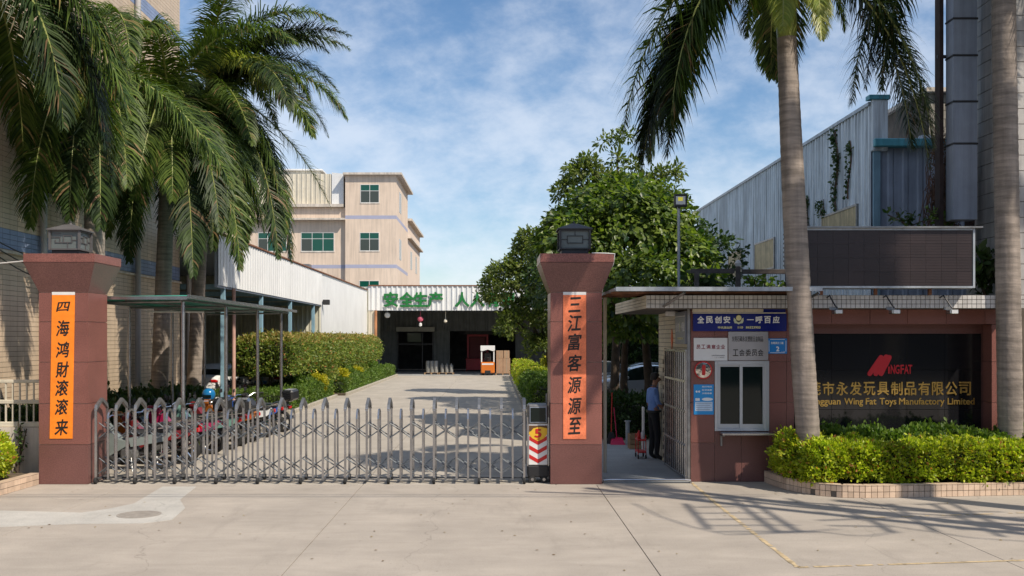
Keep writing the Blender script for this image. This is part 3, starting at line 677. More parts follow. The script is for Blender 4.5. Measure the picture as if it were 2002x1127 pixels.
for sx in (-.1, .1):
    for yy in (hy - .03, hy + .40):
        q = MB(); q.lathe((cx + sx, yy, .062), [(0, 0), (.06, 0), (.062, .01), (.062, .035), (.05, .045), (.0, .045)], 18, 'y'); w_ = q.build('wheel', m_rubber, hd, True)
        q = MB(); q.lathe((cx + sx, yy - .006, .062), [(0, 0), (.026, 0), (.03, .008), (0, .008)], 12, 'y'); q.build('hub', m_steel, w_)
q = MB(); q.tube([(hx0 - .05, hy + .2, .3), (hx0 - .05, hy + .2, 1.42)], .02, 8); q.tube([(hx1 + .0, hy + .4, 1.3), (hx1 + .0, hy + .4, 1.5)], .015, 8); q.build('sensor_post', m_steel_d, hd)

# ---------------------------------------------------------------- left tiled factory building
XW = -9.5; LY0, LY1 = 14.5, 30.2; LH = 13.0
lb = thing('factory_building', 'beige tiled factory building with pale blue bands behind the left palms', 'building', (XW - 6, 22, 0))
q = MB(); q.box(XW - 12, XW - .02, LY0, LY1, 0, LH); q.build('wall', m_grout_g, lb)
def bandfn(c): return 1 if (4.18 < c.z < 4.56 or 7.75 < c.z < 8.15 or 11.3 < c.z < 11.7) else 0
WIN = [(21.1, 22.5, 5.5, 7.4)]
def wskip(a, z): y = LY0 + a; return any(y0 < y < y1 and z0 < z < z1 for y0, y1, z0, z1 in WIN)
tiles(lb, (XW - .02, LY0, 0), (0, 1, 0), (0, 0, 1), LY1 - LY0, LH, .30, .10, .008, .018, [m_tile_b, m_tile_blue], nobj=290, skip=wskip, jit=.001, matfn=bandfn)
tiles(lb, (XW - 12, LY0, 0), (1, 0, 0), (0, 0, 1), 11.98, LH, .6, .2, .008, .018, [m_tile_b, m_tile_blue], nobj=0, matfn=bandfn)
q = MB(); q.box(XW - .02, XW + .06, LY0, LY1, 4.12, 4.17); q.build('ledge', m_cornice, lb)
for y0, y1, z0, z1 in WIN:
    wn = thing('window', '', 'x', (XW, (y0 + y1) / 2, z0)); del wn['category']; del wn['label']; wn.parent = lb; wn.location = Vector((XW, (y0 + y1) / 2, z0)) - ORG[lb]
    q = MB(); 
    for a, b in ((y0, y0 + .05), (y1 - .05, y1), ((y0 + y1) / 2 - .03, (y0 + y1) / 2 + .03)): q.box(XW - .015, XW + .03, a, b, z0, z1)
    for a, b in ((z0, z0 + .05), (z1 - .05, z1), (z1 - .6, z1 - .55)): q.box(XW - .016, XW + .028, y0, y1, a, b)
    q.build('frame', m_steel_d, wn)
    q = MB(); q.box(XW - .018, XW - .012, y0, y1, z0, z1); q.build('pane', m_glass_d, wn)
def pipe(x, y, z0, z1, r, label, mat=m_wp):
    t = thing('drain_pipe', label, 'drain pipe', (x, y, z0), 'drain pipes on the left building'); q = MB(); q.tube([(x, y, z0), (x, y, z1)], r, 12); q.build('pipe', mat, t, True)
    z = z0 + 1.2
    while z < z1: q = MB(); q.lathe((x, y, z), [(r, 0), (r + .012, 0), (r + .012, .05), (r, .05)], 12); q.build('collar', mat, t); z += 2.2
m_pvc = M('grey plastic pipe', (.50, .47, .45), .5, var=.1, streak=.2)
pipe(XW + .1, 9.4 * F / (VX - 86), 0, 12.6, .065, 'grey drain pipe on the beige tiled wall, above the left pillar', m_pvc)
pipe(XW + .1, 9.4 * F / (VX - 270), 0, 12.6, .075, 'pale drain pipe on the tiled wall beside the palm trunk', m_pvc)
pipe(XW + .15, 30.6, 0, 4.4, .08, 'thin grey pipe at the far corner of the tiled building', m_pvc)
# loose cables along the wall
t = thing('wall_cables', 'black cables sagging along the tiled wall behind the left lantern', 'cable', (XW + .1, 19.5, 4.3))
for k in range(3):
    pts = [(XW + .12 + .02 * k, 18.2 + s * 5.2, 4.42 - .12 * k - (.28 + .08 * k) * math.sin(math.pi * s) - .1 * s) for s in [i / 12 for i in range(13)]]
    q = MB(); q.tube(pts, .012, 6); q.build('cable', m_black_p, t)
q = MB(); q.tube([(-9.9, 17.6, 3.72), (-8.9, 17.3, 3.73), (-7.85, 16.9, 3.78)], .012, 6); o = q.build('overhead_wire', m_wp); tag(o, 'thin white cord running from the left edge to the pillar cap', 'cord')
# railing between the planter and the pillar
rl = thing('railing', 'cream metal railing with thin balusters left of the left pillar', 'railing', (-8.6, 17.4, .7))
RY = 17.45; zt, zm, zb = gz(746, RY), gz(786, RY), gz(830, RY)
for z, r_ in ((zt, .03), (zm, .035), (zb, .045)):
    q = MB(); q.bbox(-12, -7.62, RY - .025, RY + .025, z - r_, z + r_, .008); q.build('rail', m_cream_s, rl)
k = 0; x = -7.8
while x > -10: q = MB(); q.box(x - .012, x + .012, RY - .012, RY + .012, zb + .045, zt - .03); q.build('baluster', m_cream_s, rl); x -= .122
for x in (-7.66, -9.6): q = MB(); q.bbox(x - .03, x + .03, RY - .03, RY + .03, 0, zt + .02, .006); q.build('post', m_cream_s, rl)
q = MB(); q.box(-12, -7.63, RY - .06, RY + .1, 0, zb - .05); q.build('plinth', m_cornice, rl)

# ---------------------------------------------------------------- green roofed motorcycle canopy
cp_ = thing('parking_canopy', 'low canopy of green sheets on slim steel posts over the parked motorcycles', 'canopy', (-6.6, 22.5, 0))
CX0, CX1 = -7.65, -5.62; PY = [18.05, 20.95, 23.75, 26.4]
for yy in PY:
    for xx, nm in ((CX1, 0), (CX0, 1)):
        q = MB(); q.tube([(xx, yy, 0), (xx, yy, 3.12)], .038 if nm == 0 else .032, 12); q.build('post', m_steel, cp_, True)
    q = MB(); q.tube([(CX0, yy, 3.10), (CX1, yy, 3.13)], .024, 8); q.build('crossbeam', m_steel_d, cp_)
for xx in (CX0, CX1, -6.6): q = MB(); q.box(xx - .02, xx + .02, 17.9, 27.3, 3.135, 3.175); q.build('purlin', m_steel_d, cp_)
y = 17.75
while y < 27.2:
    q = MB(); e = min(y + 1.0, 27.5) - .004; n_ = 10; vs = []
    for i in range(n_ * 2 + 1):
        t_ = y + (e - y) * i / (n_ * 2); z = 3.185 + (.018 if i % 2 else 0); vs += [(CX0 - .12, t_, z), (CX1 + .18, t_, z + .03)]
    q.add(vs, [(2 * i, 2 * i + 2, 2 * i + 3, 2 * i + 1) for i in range(n_ * 2)]); q.build('roof_sheet', m_greenroof, cp_); y += 1.0
q = MB(); q.box(CX1 + .17, CX1 + .20, 17.75, 27.5, 3.17, 3.24); q.build('edge_trim', m_steel, cp_)
q = MB(); q.box(CX0 - .12, CX1 + .17, 17.72, 17.748, 3.15, 3.21); q.build('edge_trim', m_steel, cp_)
q = MB(); q.tube([(-7.3, 21.0, 3.02), (-6.1, 21.0, 3.02)], .02, 8); q.build('tube_lamp', m_wp, cp_)

# ---------------------------------------------------------------- left parking shed with white fascia
ps = thing('parking_shed', 'long white fronted parking shed with pale blue posts left of the driveway', 'shed', (-10, 48, 0))
SXX = -8.36
corr(ps, (SXX, 30.3, 0), (0, 1, 0), 18.2, 4.08, 5.62, m_white, (1, 0, 0), pitch=.35, dep=.02, name='fascia_panel', pw=1.05)
q = MB(); q.box(SXX - .12, SXX - .03, 30.3, 48.4, 4.02, 5.6); q.build('fascia_frame', m_bluegr, ps)
corr(ps, (SXX - .02, 48.52, 0), (0, 1, 0), 17.4, 0, 5.64, m_wall_s if False else m_white, (1, 0, 0), pitch=.5, dep=.012, name='wall_panel', pw=1.3)
q = MB(); q.box(SXX - .2, SXX - .03, 48.5, 65.9, 0, 5.6); q.build('wall', m_white, ps)
corr(ps, (-18, 48.45, 0), (1, 0, 0), 9.6, 0, 4.12, m_greycl, (0, -1, 0), pitch=.21, dep=.035, name='wall_panel', pw=1.05)
q = MB(); q.box(-18, SXX - .2, 48.5, 65.9, 0, 5.5); q.build('rear_block', m_greycl, ps)
q = MB(); q.box(-18, SXX - .13, 30.3, 66, 5.5, 5.58); q.build('roof', m_bluegr, ps)
q = MB(); q.box(-18, -17.9, 30.3, 48.4, 0, 5.5); q.build('side_wall', m_greycl, ps)
corr(ps, (-18, 30.35, 0), (1, 0, 0), 9.6 - 1.2, 4.2, 5.5, m_greycl, (0, -1, 0), pitch=.21, name='wall_panel')
for y in (31.3, 36.4, 41.6, 46.9):
    q = MB(); q.bbox(SXX - .2, SXX - .06, y - .07, y + .07, 0, 4.08, .01); q.build('post', m_bluepost, ps)
    q = MB(); q.box(-18, SXX - .2, y - .05, y + .05, 4.0, 4.16); q.build('beam', m_bluepost, ps)
q = MB(); q.tube([(SXX + .05, 31.9, 0), (SXX + .05, 31.9, 4.05)], .06, 10); q.build('rusty_pipe', M('pink rust pipe', (.50, .30, .24), .6, var=.25, streak=.3), ps, True)
q = MB(); q.box(SXX - .06, SXX + .06, 30.3, 65.9, 5.64, 5.69); q.build('ridge_trim', m_rust, ps)
for y in (52.5, 60.5):
    q = MB(); q.box(SXX - .01, SXX + .02, y, y + 1.3, 1.75, 2.25); w_ = q.build('window', m_glass_grey, ps)
    q = MB(); q.box(SXX - .01, SXX + .035, y - .05, y, 1.7, 2.3); q.box(SXX - .01, SXX + .035, y + 1.3, y + 1.35, 1.7, 2.3); q.box(SXX - .01, SXX + .034, y, y + 1.3, 2.25, 2.3); q.box(SXX - .01, SXX + .034, y, y + 1.3, 1.7, 1.75); q.build('frame', m_steel_d, w_)
q = MB(); q.bbox(SXX + .03, SXX + .35, 48.6, 48.85, 4.1, 4.35, .02); q.build('floodlight', m_darkmetal, ps)

# ---------------------------------------------------------------- back workshop with green lettering
BY = 66.0
ws = thing('workshop', 'corrugated workshop at the end of the driveway with green characters over its dark opening', 'workshop', (-1, 70, 0))
bx0, bx1 = gx(720, BY), 9.0; zf0, zf1 = 4.31, 5.92
corr(ws, (bx0, BY, 0), (1, 0, 0), bx1 - bx0, zf0, zf1, m_white, (0, -1, 0), pitch=.34, dep=.06, name='fascia_panel', pw=1.36)
q = MB(); q.box(bx0, bx1, BY + .07, BY + .2, zf0 - .02, zf1 - .02); q.build('fascia_frame', m_bluegr, ws)
q = MB(); q.box(bx0, bx1, BY - .08, BY + .3, zf1, zf1 + .07); q.build('ridge_trim', m_rust, ws)
q = MB(); q.box(bx0, bx1, BY + .3, 80, 5.6, 5.7); q.build('roof', m_bluegr, ws)
q = MB(); q.box(bx0 - .3, bx0, BY + .05, 80, 0, 5.85); q.build('side_wall', m_greycl, ws)
q = MB(); q.box(bx1, bx1 + .3, BY, 80, 0, 5.8); q.build('side_wall', m_greycl, ws)
corr(ws, (bx0, BY + .02, 0), (1, 0, 0), gx(737, BY) - bx0, 0, zf0, m_cream_s, (0, -1, 0), pitch=.25, name='wall_panel', pw=.6)
q = MB(); q.tube([(gx(735, BY), BY - .1, 0), (gx(735, BY), BY - .1, zf0)], .09, 10); q.build('rusty_pipe', M('orange rust', (.45, .20, .09), .8, var=.2, streak=.3), ws)
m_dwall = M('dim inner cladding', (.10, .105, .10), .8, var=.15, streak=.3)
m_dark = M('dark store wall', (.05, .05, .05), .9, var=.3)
YI = 73.0
ox = [(-7.0, -4.4), (-3.2, 1.6)]   # inner openings
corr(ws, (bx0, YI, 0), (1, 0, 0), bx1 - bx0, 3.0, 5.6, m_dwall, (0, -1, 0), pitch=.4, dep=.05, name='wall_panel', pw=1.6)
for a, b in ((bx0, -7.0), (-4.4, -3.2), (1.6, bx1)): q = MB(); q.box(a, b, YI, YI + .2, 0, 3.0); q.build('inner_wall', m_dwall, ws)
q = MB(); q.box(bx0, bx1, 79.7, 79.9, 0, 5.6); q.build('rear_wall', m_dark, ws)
q = MB(); q.bbox(-7.1, -4.3, YI - .35, YI - .02, 2.95, 3.3, .03); q.build('shutter_box', M('shutter box', (.25, .24, .20)), ws)
for x in (-7.0, -5.2, -4.45): q = MB(); q.box(x - .03, x + .03, YI - .1, YI - .02, 0, 2.95); q.build('door_post', m_darkmetal, ws)
q = MB(); q.box(-7.0, -4.4, YI - .09, YI - .03, 2.0, 2.08); q.build('door_rail', m_darkmetal, ws)
q = MB(); q.box(-6.3, -5.3, YI - .08, YI - .04, 2.2, 2.85); q.build('window_pane', m_glass_grey, ws)
# letters, each one a thing-like part of the workshop sign
for c, px in zip('安全生产人人有责', (764, 795, 822, 851, 903, 933, 963, 993)):
    text('letter', c, ws, (gx(px, BY) + .02, BY - .10, gz(586, BY)), 1.0, 1.0, m_greenlet, .06, bold=.035)
# things inside
def card(x, y, z, w_, d_, h_, lab):
    t = thing('cardboard_box', lab, 'cardboard box', (x + w_ / 2, y, z), 'cardboard boxes stacked in the workshop opening')
    q = MB(); q.bbox(x, x + w_, y, y + d_, z, z + h_, .01); q.build('carton', m_card, t); q = MB(); q.box(x + w_ / 2 - .03, x + w_ / 2 + .03, y - .002, y + .02, z + .01, z + h_ + .001); q.build('tape', M('tape' + lab[:6], (.33, .25, .17), .4), t)
X0 = gx(970, 67); s = 67 / F
for k, (dx, dz, w_, h_, l) in enumerate(((0, 0, 13, 29, 'bottom left cardboard box of the stack beside the orange stacker'), (13.4, 0, 14, 29, 'bottom right cardboard box of the stack beside the orange stacker'), (0, 29.2, 14, 15, 'top left small cardboard box on the stack beside the orange stacker'), (15, 29.2, 11, 15, 'top right small cardboard box on the stack beside the orange stacker'))):
    card(X0 + dx * s, 67, .12 + dz * s, w_ * s, .7, h_ * s, l)
def pallet(x, y, w_, lab):
    t = thing('pallet', lab, 'pallet', (x + w_ / 2, y + .5, 0), 'pallets on the workshop floor'); q = MB()
    for k in range(6): q = MB(); q.box(x, x + w_, y + k * .17, y + k * .17 + .12, .105, .12); q.build('board', m_wood, t)
    for k in range(3): q = MB(); q.box(x + k * (w_ - .1) / 2, x + k * (w_ - .1) / 2 + .1, y, y + .97, 0, .104); q.build('block', m_wood, t)
pallet(X0 - .05, 66.9, 1.0, 'pallet under the stack of cardboard boxes')
pallet(gx(829, 68), 68, 1.0, 'pallet with wrapped cans left of centre in the workshop'); pallet(gx(857, 68), 68, 1.05, 'pallet with small drums in the middle of the workshop')
m_drum = M('grey drum', (.20, .20, .19), .5, var=.2, rand=.3)
for k, px in enumerate((833, 841, 849)):
    o = MB(); o.lathe((gx(px, 68) + .1, 68.4, .121), [(.14, 0), (.14, .3), (.15, .31), (.14, .32), (.14, .75), (.12, .8), (0, .8)], 14); o = o.build('wrapped_can', m_drum, None, True); tag(o, ['leftmost', 'middle', 'rightmost'][k] + ' wrapped can on the left pallet in the workshop', 'can', 'cans on the left pallet')
for k, px in enumerate((861, 870, 879)):
    o = MB(); o.lathe((gx(px, 68) + .1, 68.4, .121), [(.12, 0), (.12, .5), (.04, .56), (.04, .62), (0, .62)], 14); o = o.build('steel_bottle', m_drum, None, True); tag(o, ['leftmost', 'middle', 'rightmost'][k] + ' small steel drum on the middle pallet in the workshop', 'drum', 'drums on the middle pallet')
# altar
al = thing('altar_table', 'red wooden altar with red cloth deep inside the dark workshop', 'altar', (-1.2, 75, 0)); m_ra = M('altar red', (.30, .02, .025), .5)
q = MB(); q.bbox(-2.1, -.3, 74.6, 75.3, .85, .95, .01); q.build('table_top', m_ra, al); q = MB(); q.box(-2.05, -.35, 74.62, 74.64, .1, .85); q.build('front_cloth', m_ra, al)
for a in (-2.05, -.4): q = MB(); q.box(a, a + .06, 74.7, 75.2, 0, .85); q.build('leg', m_ra, al)
q = MB(); q.box(-2.0, -1.85, 75.1, 75.3, .96, 2.6); q.box(-.55, -.4, 75.1, 75.3, .96, 2.6); q.box(-2.0, -.4, 75.1, 75.32, 2.6, 2.75); q.build('frame', m_ra, al)
q = MB(); q.box(-1.8, -.6, 75.3, 75.35, 1.0, 2.55); q.build('panel', M('altar panel', (.12, .02, .02)), al)
q = MB(); q.prism([(-2.6, 75, 2.78), (-1.2, 75, 3.25), (.2, 75, 2.78), (-.2, 75, 2.76)], None, (0, .4, 0)); q.build('canopy_top', m_dark, al)
# orange electric stacker with white cab
fx0, fx1 = gx(940, 66.3), gx(967, 66.3); fy = 66.3; fc = (fx0 + fx1) / 2
fk = thing('electric_stacker', 'small orange electric stacker truck with white cab frame in front of the workshop', 'stacker truck', (fc, fy + .6, 0))
m_or = M('orange machine paint', (.60, .16, .02), .35, var=.05)
q = MB(); q.bbox(fx0, fx1, fy, fy + 1.1, .14, .88, .05); q.build('body', m_or, fk)
q = MB(); q.bbox(fc - .2, fc + .2, fy - .02, fy + .1, .0 + .1, .34, .03); q.build('wheel_arch', m_black_p, fk)
text('lettering', 'WORKS', fk, (fc, fy - .003, .74), .5, .08, m_wp, .003, bold=.02) if False else None
q = MB(); q.box(fx0 + .08, fx1 - .08, fy - .006, fy - .001, .70, .80); q.build('stripe', m_wp, fk)
for x in (fx0 + .05, fx1 - .05): q = MB(); q.bbox(x - .04, x + .04, fy + .05, fy + .13, .88, 1.75, .01); q.build('cab_post', m_wp, fk)
q = MB(); q.prism([(fx0 - .02, fy, 1.98), (fx0 - .02, fy, 1.65), (fx0 + .12, fy, 1.62), (fc, fy, 1.72), (fx1 - .12, fy, 1.62), (fx1 + .02, fy, 1.65), (fx1 + .02, fy, 1.98)], None, (0, .9, 0)); q.build('cab_hood', m_wp, fk)
q = MB(); q.bbox(fc - .22, fc + .22, fy + .6, fy + .75, .88, 1.5, .05); q.build('seat_back', m_black_p, fk)
q = MB(); q.tube([(fc, fy + .35, .88), (fc, fy + .25, 1.15)], .03, 8); q.lathe((fc, fy + .25, 1.15), [(.13, 0), (.14, .015), (.13, .03)], 16); q.build('steering_wheel', m_black_p, fk)
for x in (fx0 + .12, fx1 - .12, fc):
    q = MB(); q.lathe((x - .06, fy + (.15 if x == fc else .8), .14), [(0, 0), (.13, 0), (.14, .02), (.14, .1), (.13, .12), (0, .12)], 16, 'x'); q.build('wheel', m_rubber, fk, True)
# hanging things under the fascia
t = thing('hanging_ornament', 'pink hanging ornament under the workshop fascia', 'ornament', (gx(822, 66.4), 66.4, 3.3)); m_pk = M('pink ornament', (.55, .10, .16), .6)
q = MB(); q.lathe((gx(822, 66.4), 66.4, 3.75), [(0, -.2), (.16, -.12), (.2, 0), (.16, .12), (0, .2)], 14); q.build('lantern', m_pk, t, True); q = MB(); q.lathe((gx(822, 66.4), 66.4, 3.35), [(0, -.12), (.1, -.06), (.1, .1), (0, .18)], 10); q.build('tassel', m_wp, t); q = MB(); q.tube([(gx(822, 66.4), 66.4, 3.9), (gx(822, 66.4), 66.4, 4.3)], .015, 5); q.build('cord', m_pk, t)
t = thing('round_lamp', 'round white lamp under the left end of the workshop fascia', 'lamp', (gx(757, 66.4), 66.4, 4.0)); q = MB(); q.lathe((gx(757, 66.4), 66.5, 4.02), [(.0, -.12), (.15, -.1), (.2, 0), (.1, .15), (0, .15)], 16, 'y'); q.build('shade', m_wp, t, True)
q = MB(); q.tube([(gx(757, 66.4), 66.5, 4.1), (gx(757, 66.4), 66.5, 4.32)], .02, 6); q.build('bracket', m_steel_d, t)
t = thing('pendant_bulb', 'pale pendant bulb hanging mid workshop opening', 'lamp', (gx(871, 66.4), 66.4, 3.6)); q = MB(); q.tube([(gx(871, 66.4), 66.4, 4.3), (gx(871, 66.4), 66.4, 3.75)], .02, 6); q.build('cord', m_cream_s, t); q = MB(); q.lathe((gx(871, 66.4), 66.4, 3.6), [(0, -.12), (.12, -.04), (.1, .08), (.04, .16), (0, .17)], 12); q.build('bulb', m_cream_s, t, True)

# ---------------------------------------------------------------- beige factory block far behind
fb = thing('factory_block', 'four storey beige factory block with blue bands and green windows far behind the sheds', 'building', (-14, 90, 0))
FY = 80.0; tx0, tx1 = gx(675, FY), gx(775, FY); lx0 = -28
q = MB(); q.box(tx0, tx1, FY, 90.5, 0, 15.55); q.build('tower_wall', m_wall_b, fb)
q = MB(); q.box(lx0, tx0, FY + .35, 112, 0, 13.0); q.build('wing_wall', m_wall_b, fb)
q = MB(); q.box(tx0, tx1 - .05, 90.5, 106, 0, 13.2); q.build('rear_wing_wall', m_wall_s, fb)
q = MB(); q.box(tx0 - .15, tx1 + .45, FY - .35, 91, 15.55, 15.72); q.build('tower_cornice', m_cornice, fb)
q = MB(); q.box(lx0, tx0 - .16, FY - .0, 112, 13.02, 13.25); q.build('roof_edge', m_cornice, fb)
q = MB(); q.box(lx0, tx0, FY - .25, FY + .35, 11.95, 12.1); q.build('canopy_slab', m_cornice, fb)
q = MB(); q.box(tx0, tx1 + .35, 91, 106.3, 13.2, 13.4); q.box(tx0, tx1 + .3, 91, 106.2, 11.6, 11.75); q.build('rear_cornice', m_cornice, fb)
for z in (12.22, 8.28, 4.3):
    q = MB(); q.box(tx0 - .001, tx1 + .004, FY - .004, 90.4, z - .18, z + .1); q.build('band', m_band, fb)
    if z < 10: q = MB(); q.box(lx0, tx0 - .002, FY + .346, FY + .5, z - .18, z + .1); q.build('band', m_band, fb)
def fwin(x0, x1, z0, z1, y, cols, top, panes, mats_):
    o_ = bpy.data.objects.new('window', None); col.objects.link(o_); o_.parent = fb; ORG[o_] = ORG[fb].copy()
    q = MB(); q.box(x0 - .05, x1 + .05, y - .03, y + .02, z0 - .08, z0); q.build('sill', m_cornice, o_)
    zt_ = z1 - (z1 - z0) * top; q = MB(); t_ = .035
    xs_ = [x0 + (x1 - x0) * i / cols for i in range(cols + 1)]
    q.box(x0, x1, y - .02, y + .02, z0, z0 + t_); q.box(x0, x1, y - .02, y + .02, z1 - t_, z1); q.box(x0, x1, y - .019, y + .02, zt_ - t_ / 2, zt_ + t_ / 2)
    for x in xs_: q.box(x - t_ / 2, x + t_ / 2, y - .021, y + .02, z0, z1)
    q.build('frame', m_wp, o_)
    for i in range(cols):
        q = MB(); q.box(xs_[i], xs_[i + 1], y - .008, y + .004, z0, zt_); q.build('pane', mats_[i % len(mats_)], o_)
        q = MB(); q.box(xs_[i], xs_[i + 1], y - .008, y + .004, zt_, z1); q.build('pane', mats_[-1], o_)
for (a, b, c_, d_) in ((705, 741, 361, 397), (704, 741, 455, 491), (703, 741, 549, 585)):
    fwin(gx(a, FY), gx(b, FY), gz(d_, FY), gz(c_, FY), FY - .0, 2, .35, None, [m_glass_grey, m_glass_grey, m_glass_g])
Y2 = FY + .35
fwin(gx(589, Y2), gx(653, Y2), gz(492, Y2), gz(455, Y2), Y2, 3, .33, None, [m_glass_grey, m_glass_g, m_glass_g])
fwin(gx(505, Y2), gx(560, Y2), gz(492, Y2), gz(455, Y2), Y2, 3, .33, None, [m_glass_grey, m_glass_g, m_glass_g])
# side windows of the tower and rear wing
for y, z0, z1 in ((82.3, 12.9, 14.6), (82.3, 9.0, 10.7), (82.3, 5.1, 6.8), (94, 9.0, 10.7), (100, 9.0, 10.7)):
    x = tx1 if y < 90 else tx1 - .05
    q = MB(); q.box(x - .02, x + .01, y, y + 1.8, z0, z1); w_ = q.build('window', m_glass_grey, fb)
    q = MB(); q.box(x - .02, x + .03, y, y + .06, z0, z1); q.box(x - .02, x + .03, y + .87, y + .93, z0, z1); q.box(x - .02, x + .03, y + 1.74, y + 1.8, z0, z1); q.build('frame', m_wp, w_)
q = MB(); q.tube([(gx(567, 80), Y2 - .12, 6), (gx(567, 80), Y2 - .12, 12)], .09, 10); q.build('drain_pipe', m_wp, fb)
corr(fb, (gx(566, 80.6), 80.6, 0), (1, 0, 0), gx(648, 80.6) - gx(566, 80.6), 13.26, 15.75, m_cream_s, (0, -1, 0), pitch=.33, dep=.05, name='roof_cladding', pw=1.3)
q = MB(); q.box(gx(566, 80.6), gx(648, 80.6), 80.66, 84, 13.26, 15.7); q.build('roof_room', m_white, fb)
q = MB(); q.prism([(gx(649, 80.6), 80.5, 13.26), (gx(672, 80.6), 80.5, 13.26), (gx(672, 80.6), 80.5, 15.75), (gx(649, 80.6), 80.5, 15.85)], None, (0, 3, 0)); q.build('roof_duct', m_white, fb)
q = MB(); q.box(gx(500, 84), gx(625, 84), 84.1, 88, 13.3, 16.6); q.build('roof_room', m_cream_s, fb)
q = MB(); q.box(gx(498, 83), gx(626, 83), 83.9, 88.2, 16.6, 16.72); q.build('roof_plate', m_white, fb)
q = MB(); q.bbox(gx(592, 79.8), gx(607, 79.8), 79.5, 80.3, gz(524, 79.8), gz(517, 79.8), .03); q.build('air_conditioner', m_steel_d, fb)

# ---------------------------------------------------------------- guard booth and sign wall
BF = 17.1; BX0 = gx(1350, BF); SZ0, SZ1 = 2.96, 3.18
bo = thing('guard_booth', 'red granite guard booth with sliding service window and a white tiled eave', 'guard booth', (4.2, 18.6, 0))
GX1 = gx(1553, BF)      # granite pier right end
wx0, wx1, wz0, wz1 = gx(1397, BF), gx(1503, BF), gz(843, BF), gz(706, BF)
q = MB(); q.box(BX0 + .02, wx0, BF + .02, BF + .2, 0, SZ0); q.box(wx1, GX1 - .0, BF + .02, BF + .2, 0, SZ0); q.box(wx0, wx1, BF + .02, BF + .2, 0, wz0); q.box(wx0, wx1, BF + .02, BF + .2, wz1, SZ0); q.build('core', m_grout, bo)
def gslab(x0, x1, z0, z1, mt=m_granite, y=BF, par=bo):
    q = MB(); q.bbox(x0 + .003, x1 - .003, y, y + .02, z0 + .003, z1 - .003, .002); q.build('granite_slab', mt, par)
zj = [0, .67, 1.36, 2.06, 2.62, SZ0 - .002]
cols = [BX0, (BX0 + wx0) / 2 + .18, wx0]
gslab(BX0, wx0, 0, .67, m_granite_d); gslab(BX0, wx0, .67, 1.36); gslab(BX0, wx0, 1.36, 2.06); gslab(BX0, wx0, 2.06, SZ0)
gslab(wx0, (wx0 + wx1) / 2, 0, wz0, m_granite_d); gslab((wx0 + wx1) / 2, wx1, 0, wz0, m_granite_d); gslab(wx0, wx1, wz1, 2.5); gslab(wx0, wx1, 2.5, SZ0)
jx = gx(1538, BF)
for z0, z1 in zip(zj, zj[1:]): gslab(wx1, jx, z0, z1); gslab(jx, GX1, z0, z1)
gslab(wx1, jx, 0, .67) if False else None
# booth side wall of long cream tiles, with a doorway
SY1 = 20.4
dY0, dY1 = 19.1, 19.95
q = MB(); q.box(BX0 + .02, BX0 + .18, BF + .205, dY0, 0, SZ0); q.box(BX0 + .02, BX0 + .18, dY1, SY1, 0, SZ0); q.box(BX0 + .02, BX0 + .18, dY0, dY1, 2.12, SZ0); q.build('side_wall', m_grout_g, bo)
def dsk(a, z): y = SY1 - a; return (dY0 < y < dY1 and z < 2.12) or (17.35 < y < 19.0 and z < 2.24)
q = MB(); q.box(BX0 - .0, BX0 + .0195, 17.36, 18.98, 0, 2.23); q.build('dark_backing', M('dark backing board', (.05, .045, .04), .5, var=.2), bo)  # added dark board: the darkness behind the door bars is put into its colour
tiles(bo, (BX0 + .02, SY1, 0), (0, -1, 0), (0, 0, 1), SY1 - BF - .025, SZ0, .30, .085, .009, .02, m_tile_y, nobj=200, skip=dsk, bond=.5, name='tile')
q = MB(); q.box(BX0 + .02, 8.85, SY1 - .2, SY1, 0, SZ0); q.build('rear_wall', m_cornice, bo)
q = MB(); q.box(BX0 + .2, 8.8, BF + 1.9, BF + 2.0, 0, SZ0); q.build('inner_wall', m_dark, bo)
q = MB(); q.box(BX0 + .02, BX0 + .06, dY0, dY0 + .05, 0, 2.12); q.box(BX0 + .02, BX0 + .06, dY1 - .05, dY1, 0, 2.12); q.box(BX0 + .02, BX0 + .06, dY0 + .05, dY1 - .05, 2.07, 2.12); q.build('door_frame', m_woodd, bo)
q = MB(); q.box(BX0 + .08, BX0 + .12, dY0 + .05, dY1 - .05, 0, 2.07); q.build('door', M('brown door', (.08, .055, .045), .5), bo)
# slab roof with tiled eave
ex0 = gx(1263, 16.6); EY = 16.6
q = MB(); q.box(ex0 + .02, 8.84, EY + .02, 20.8, SZ0, SZ1); q.build('eave_slab', m_tilegr, bo)
bx_end = 8.84
tiles(bo, (ex0, EY + .02, SZ0), (1, 0, 0), (0, 0, 1), bx_end - ex0, SZ1 - SZ0, .0775, .0733, .009, .018, m_tile_w, nobj=250)
tiles(bo, (ex0 + .02, 20.8, SZ0), (0, -1, 0), (0, 0, 1), 4.18, SZ1 - SZ0, .30, .055, .008, .018, m_tile_y, nobj=56)
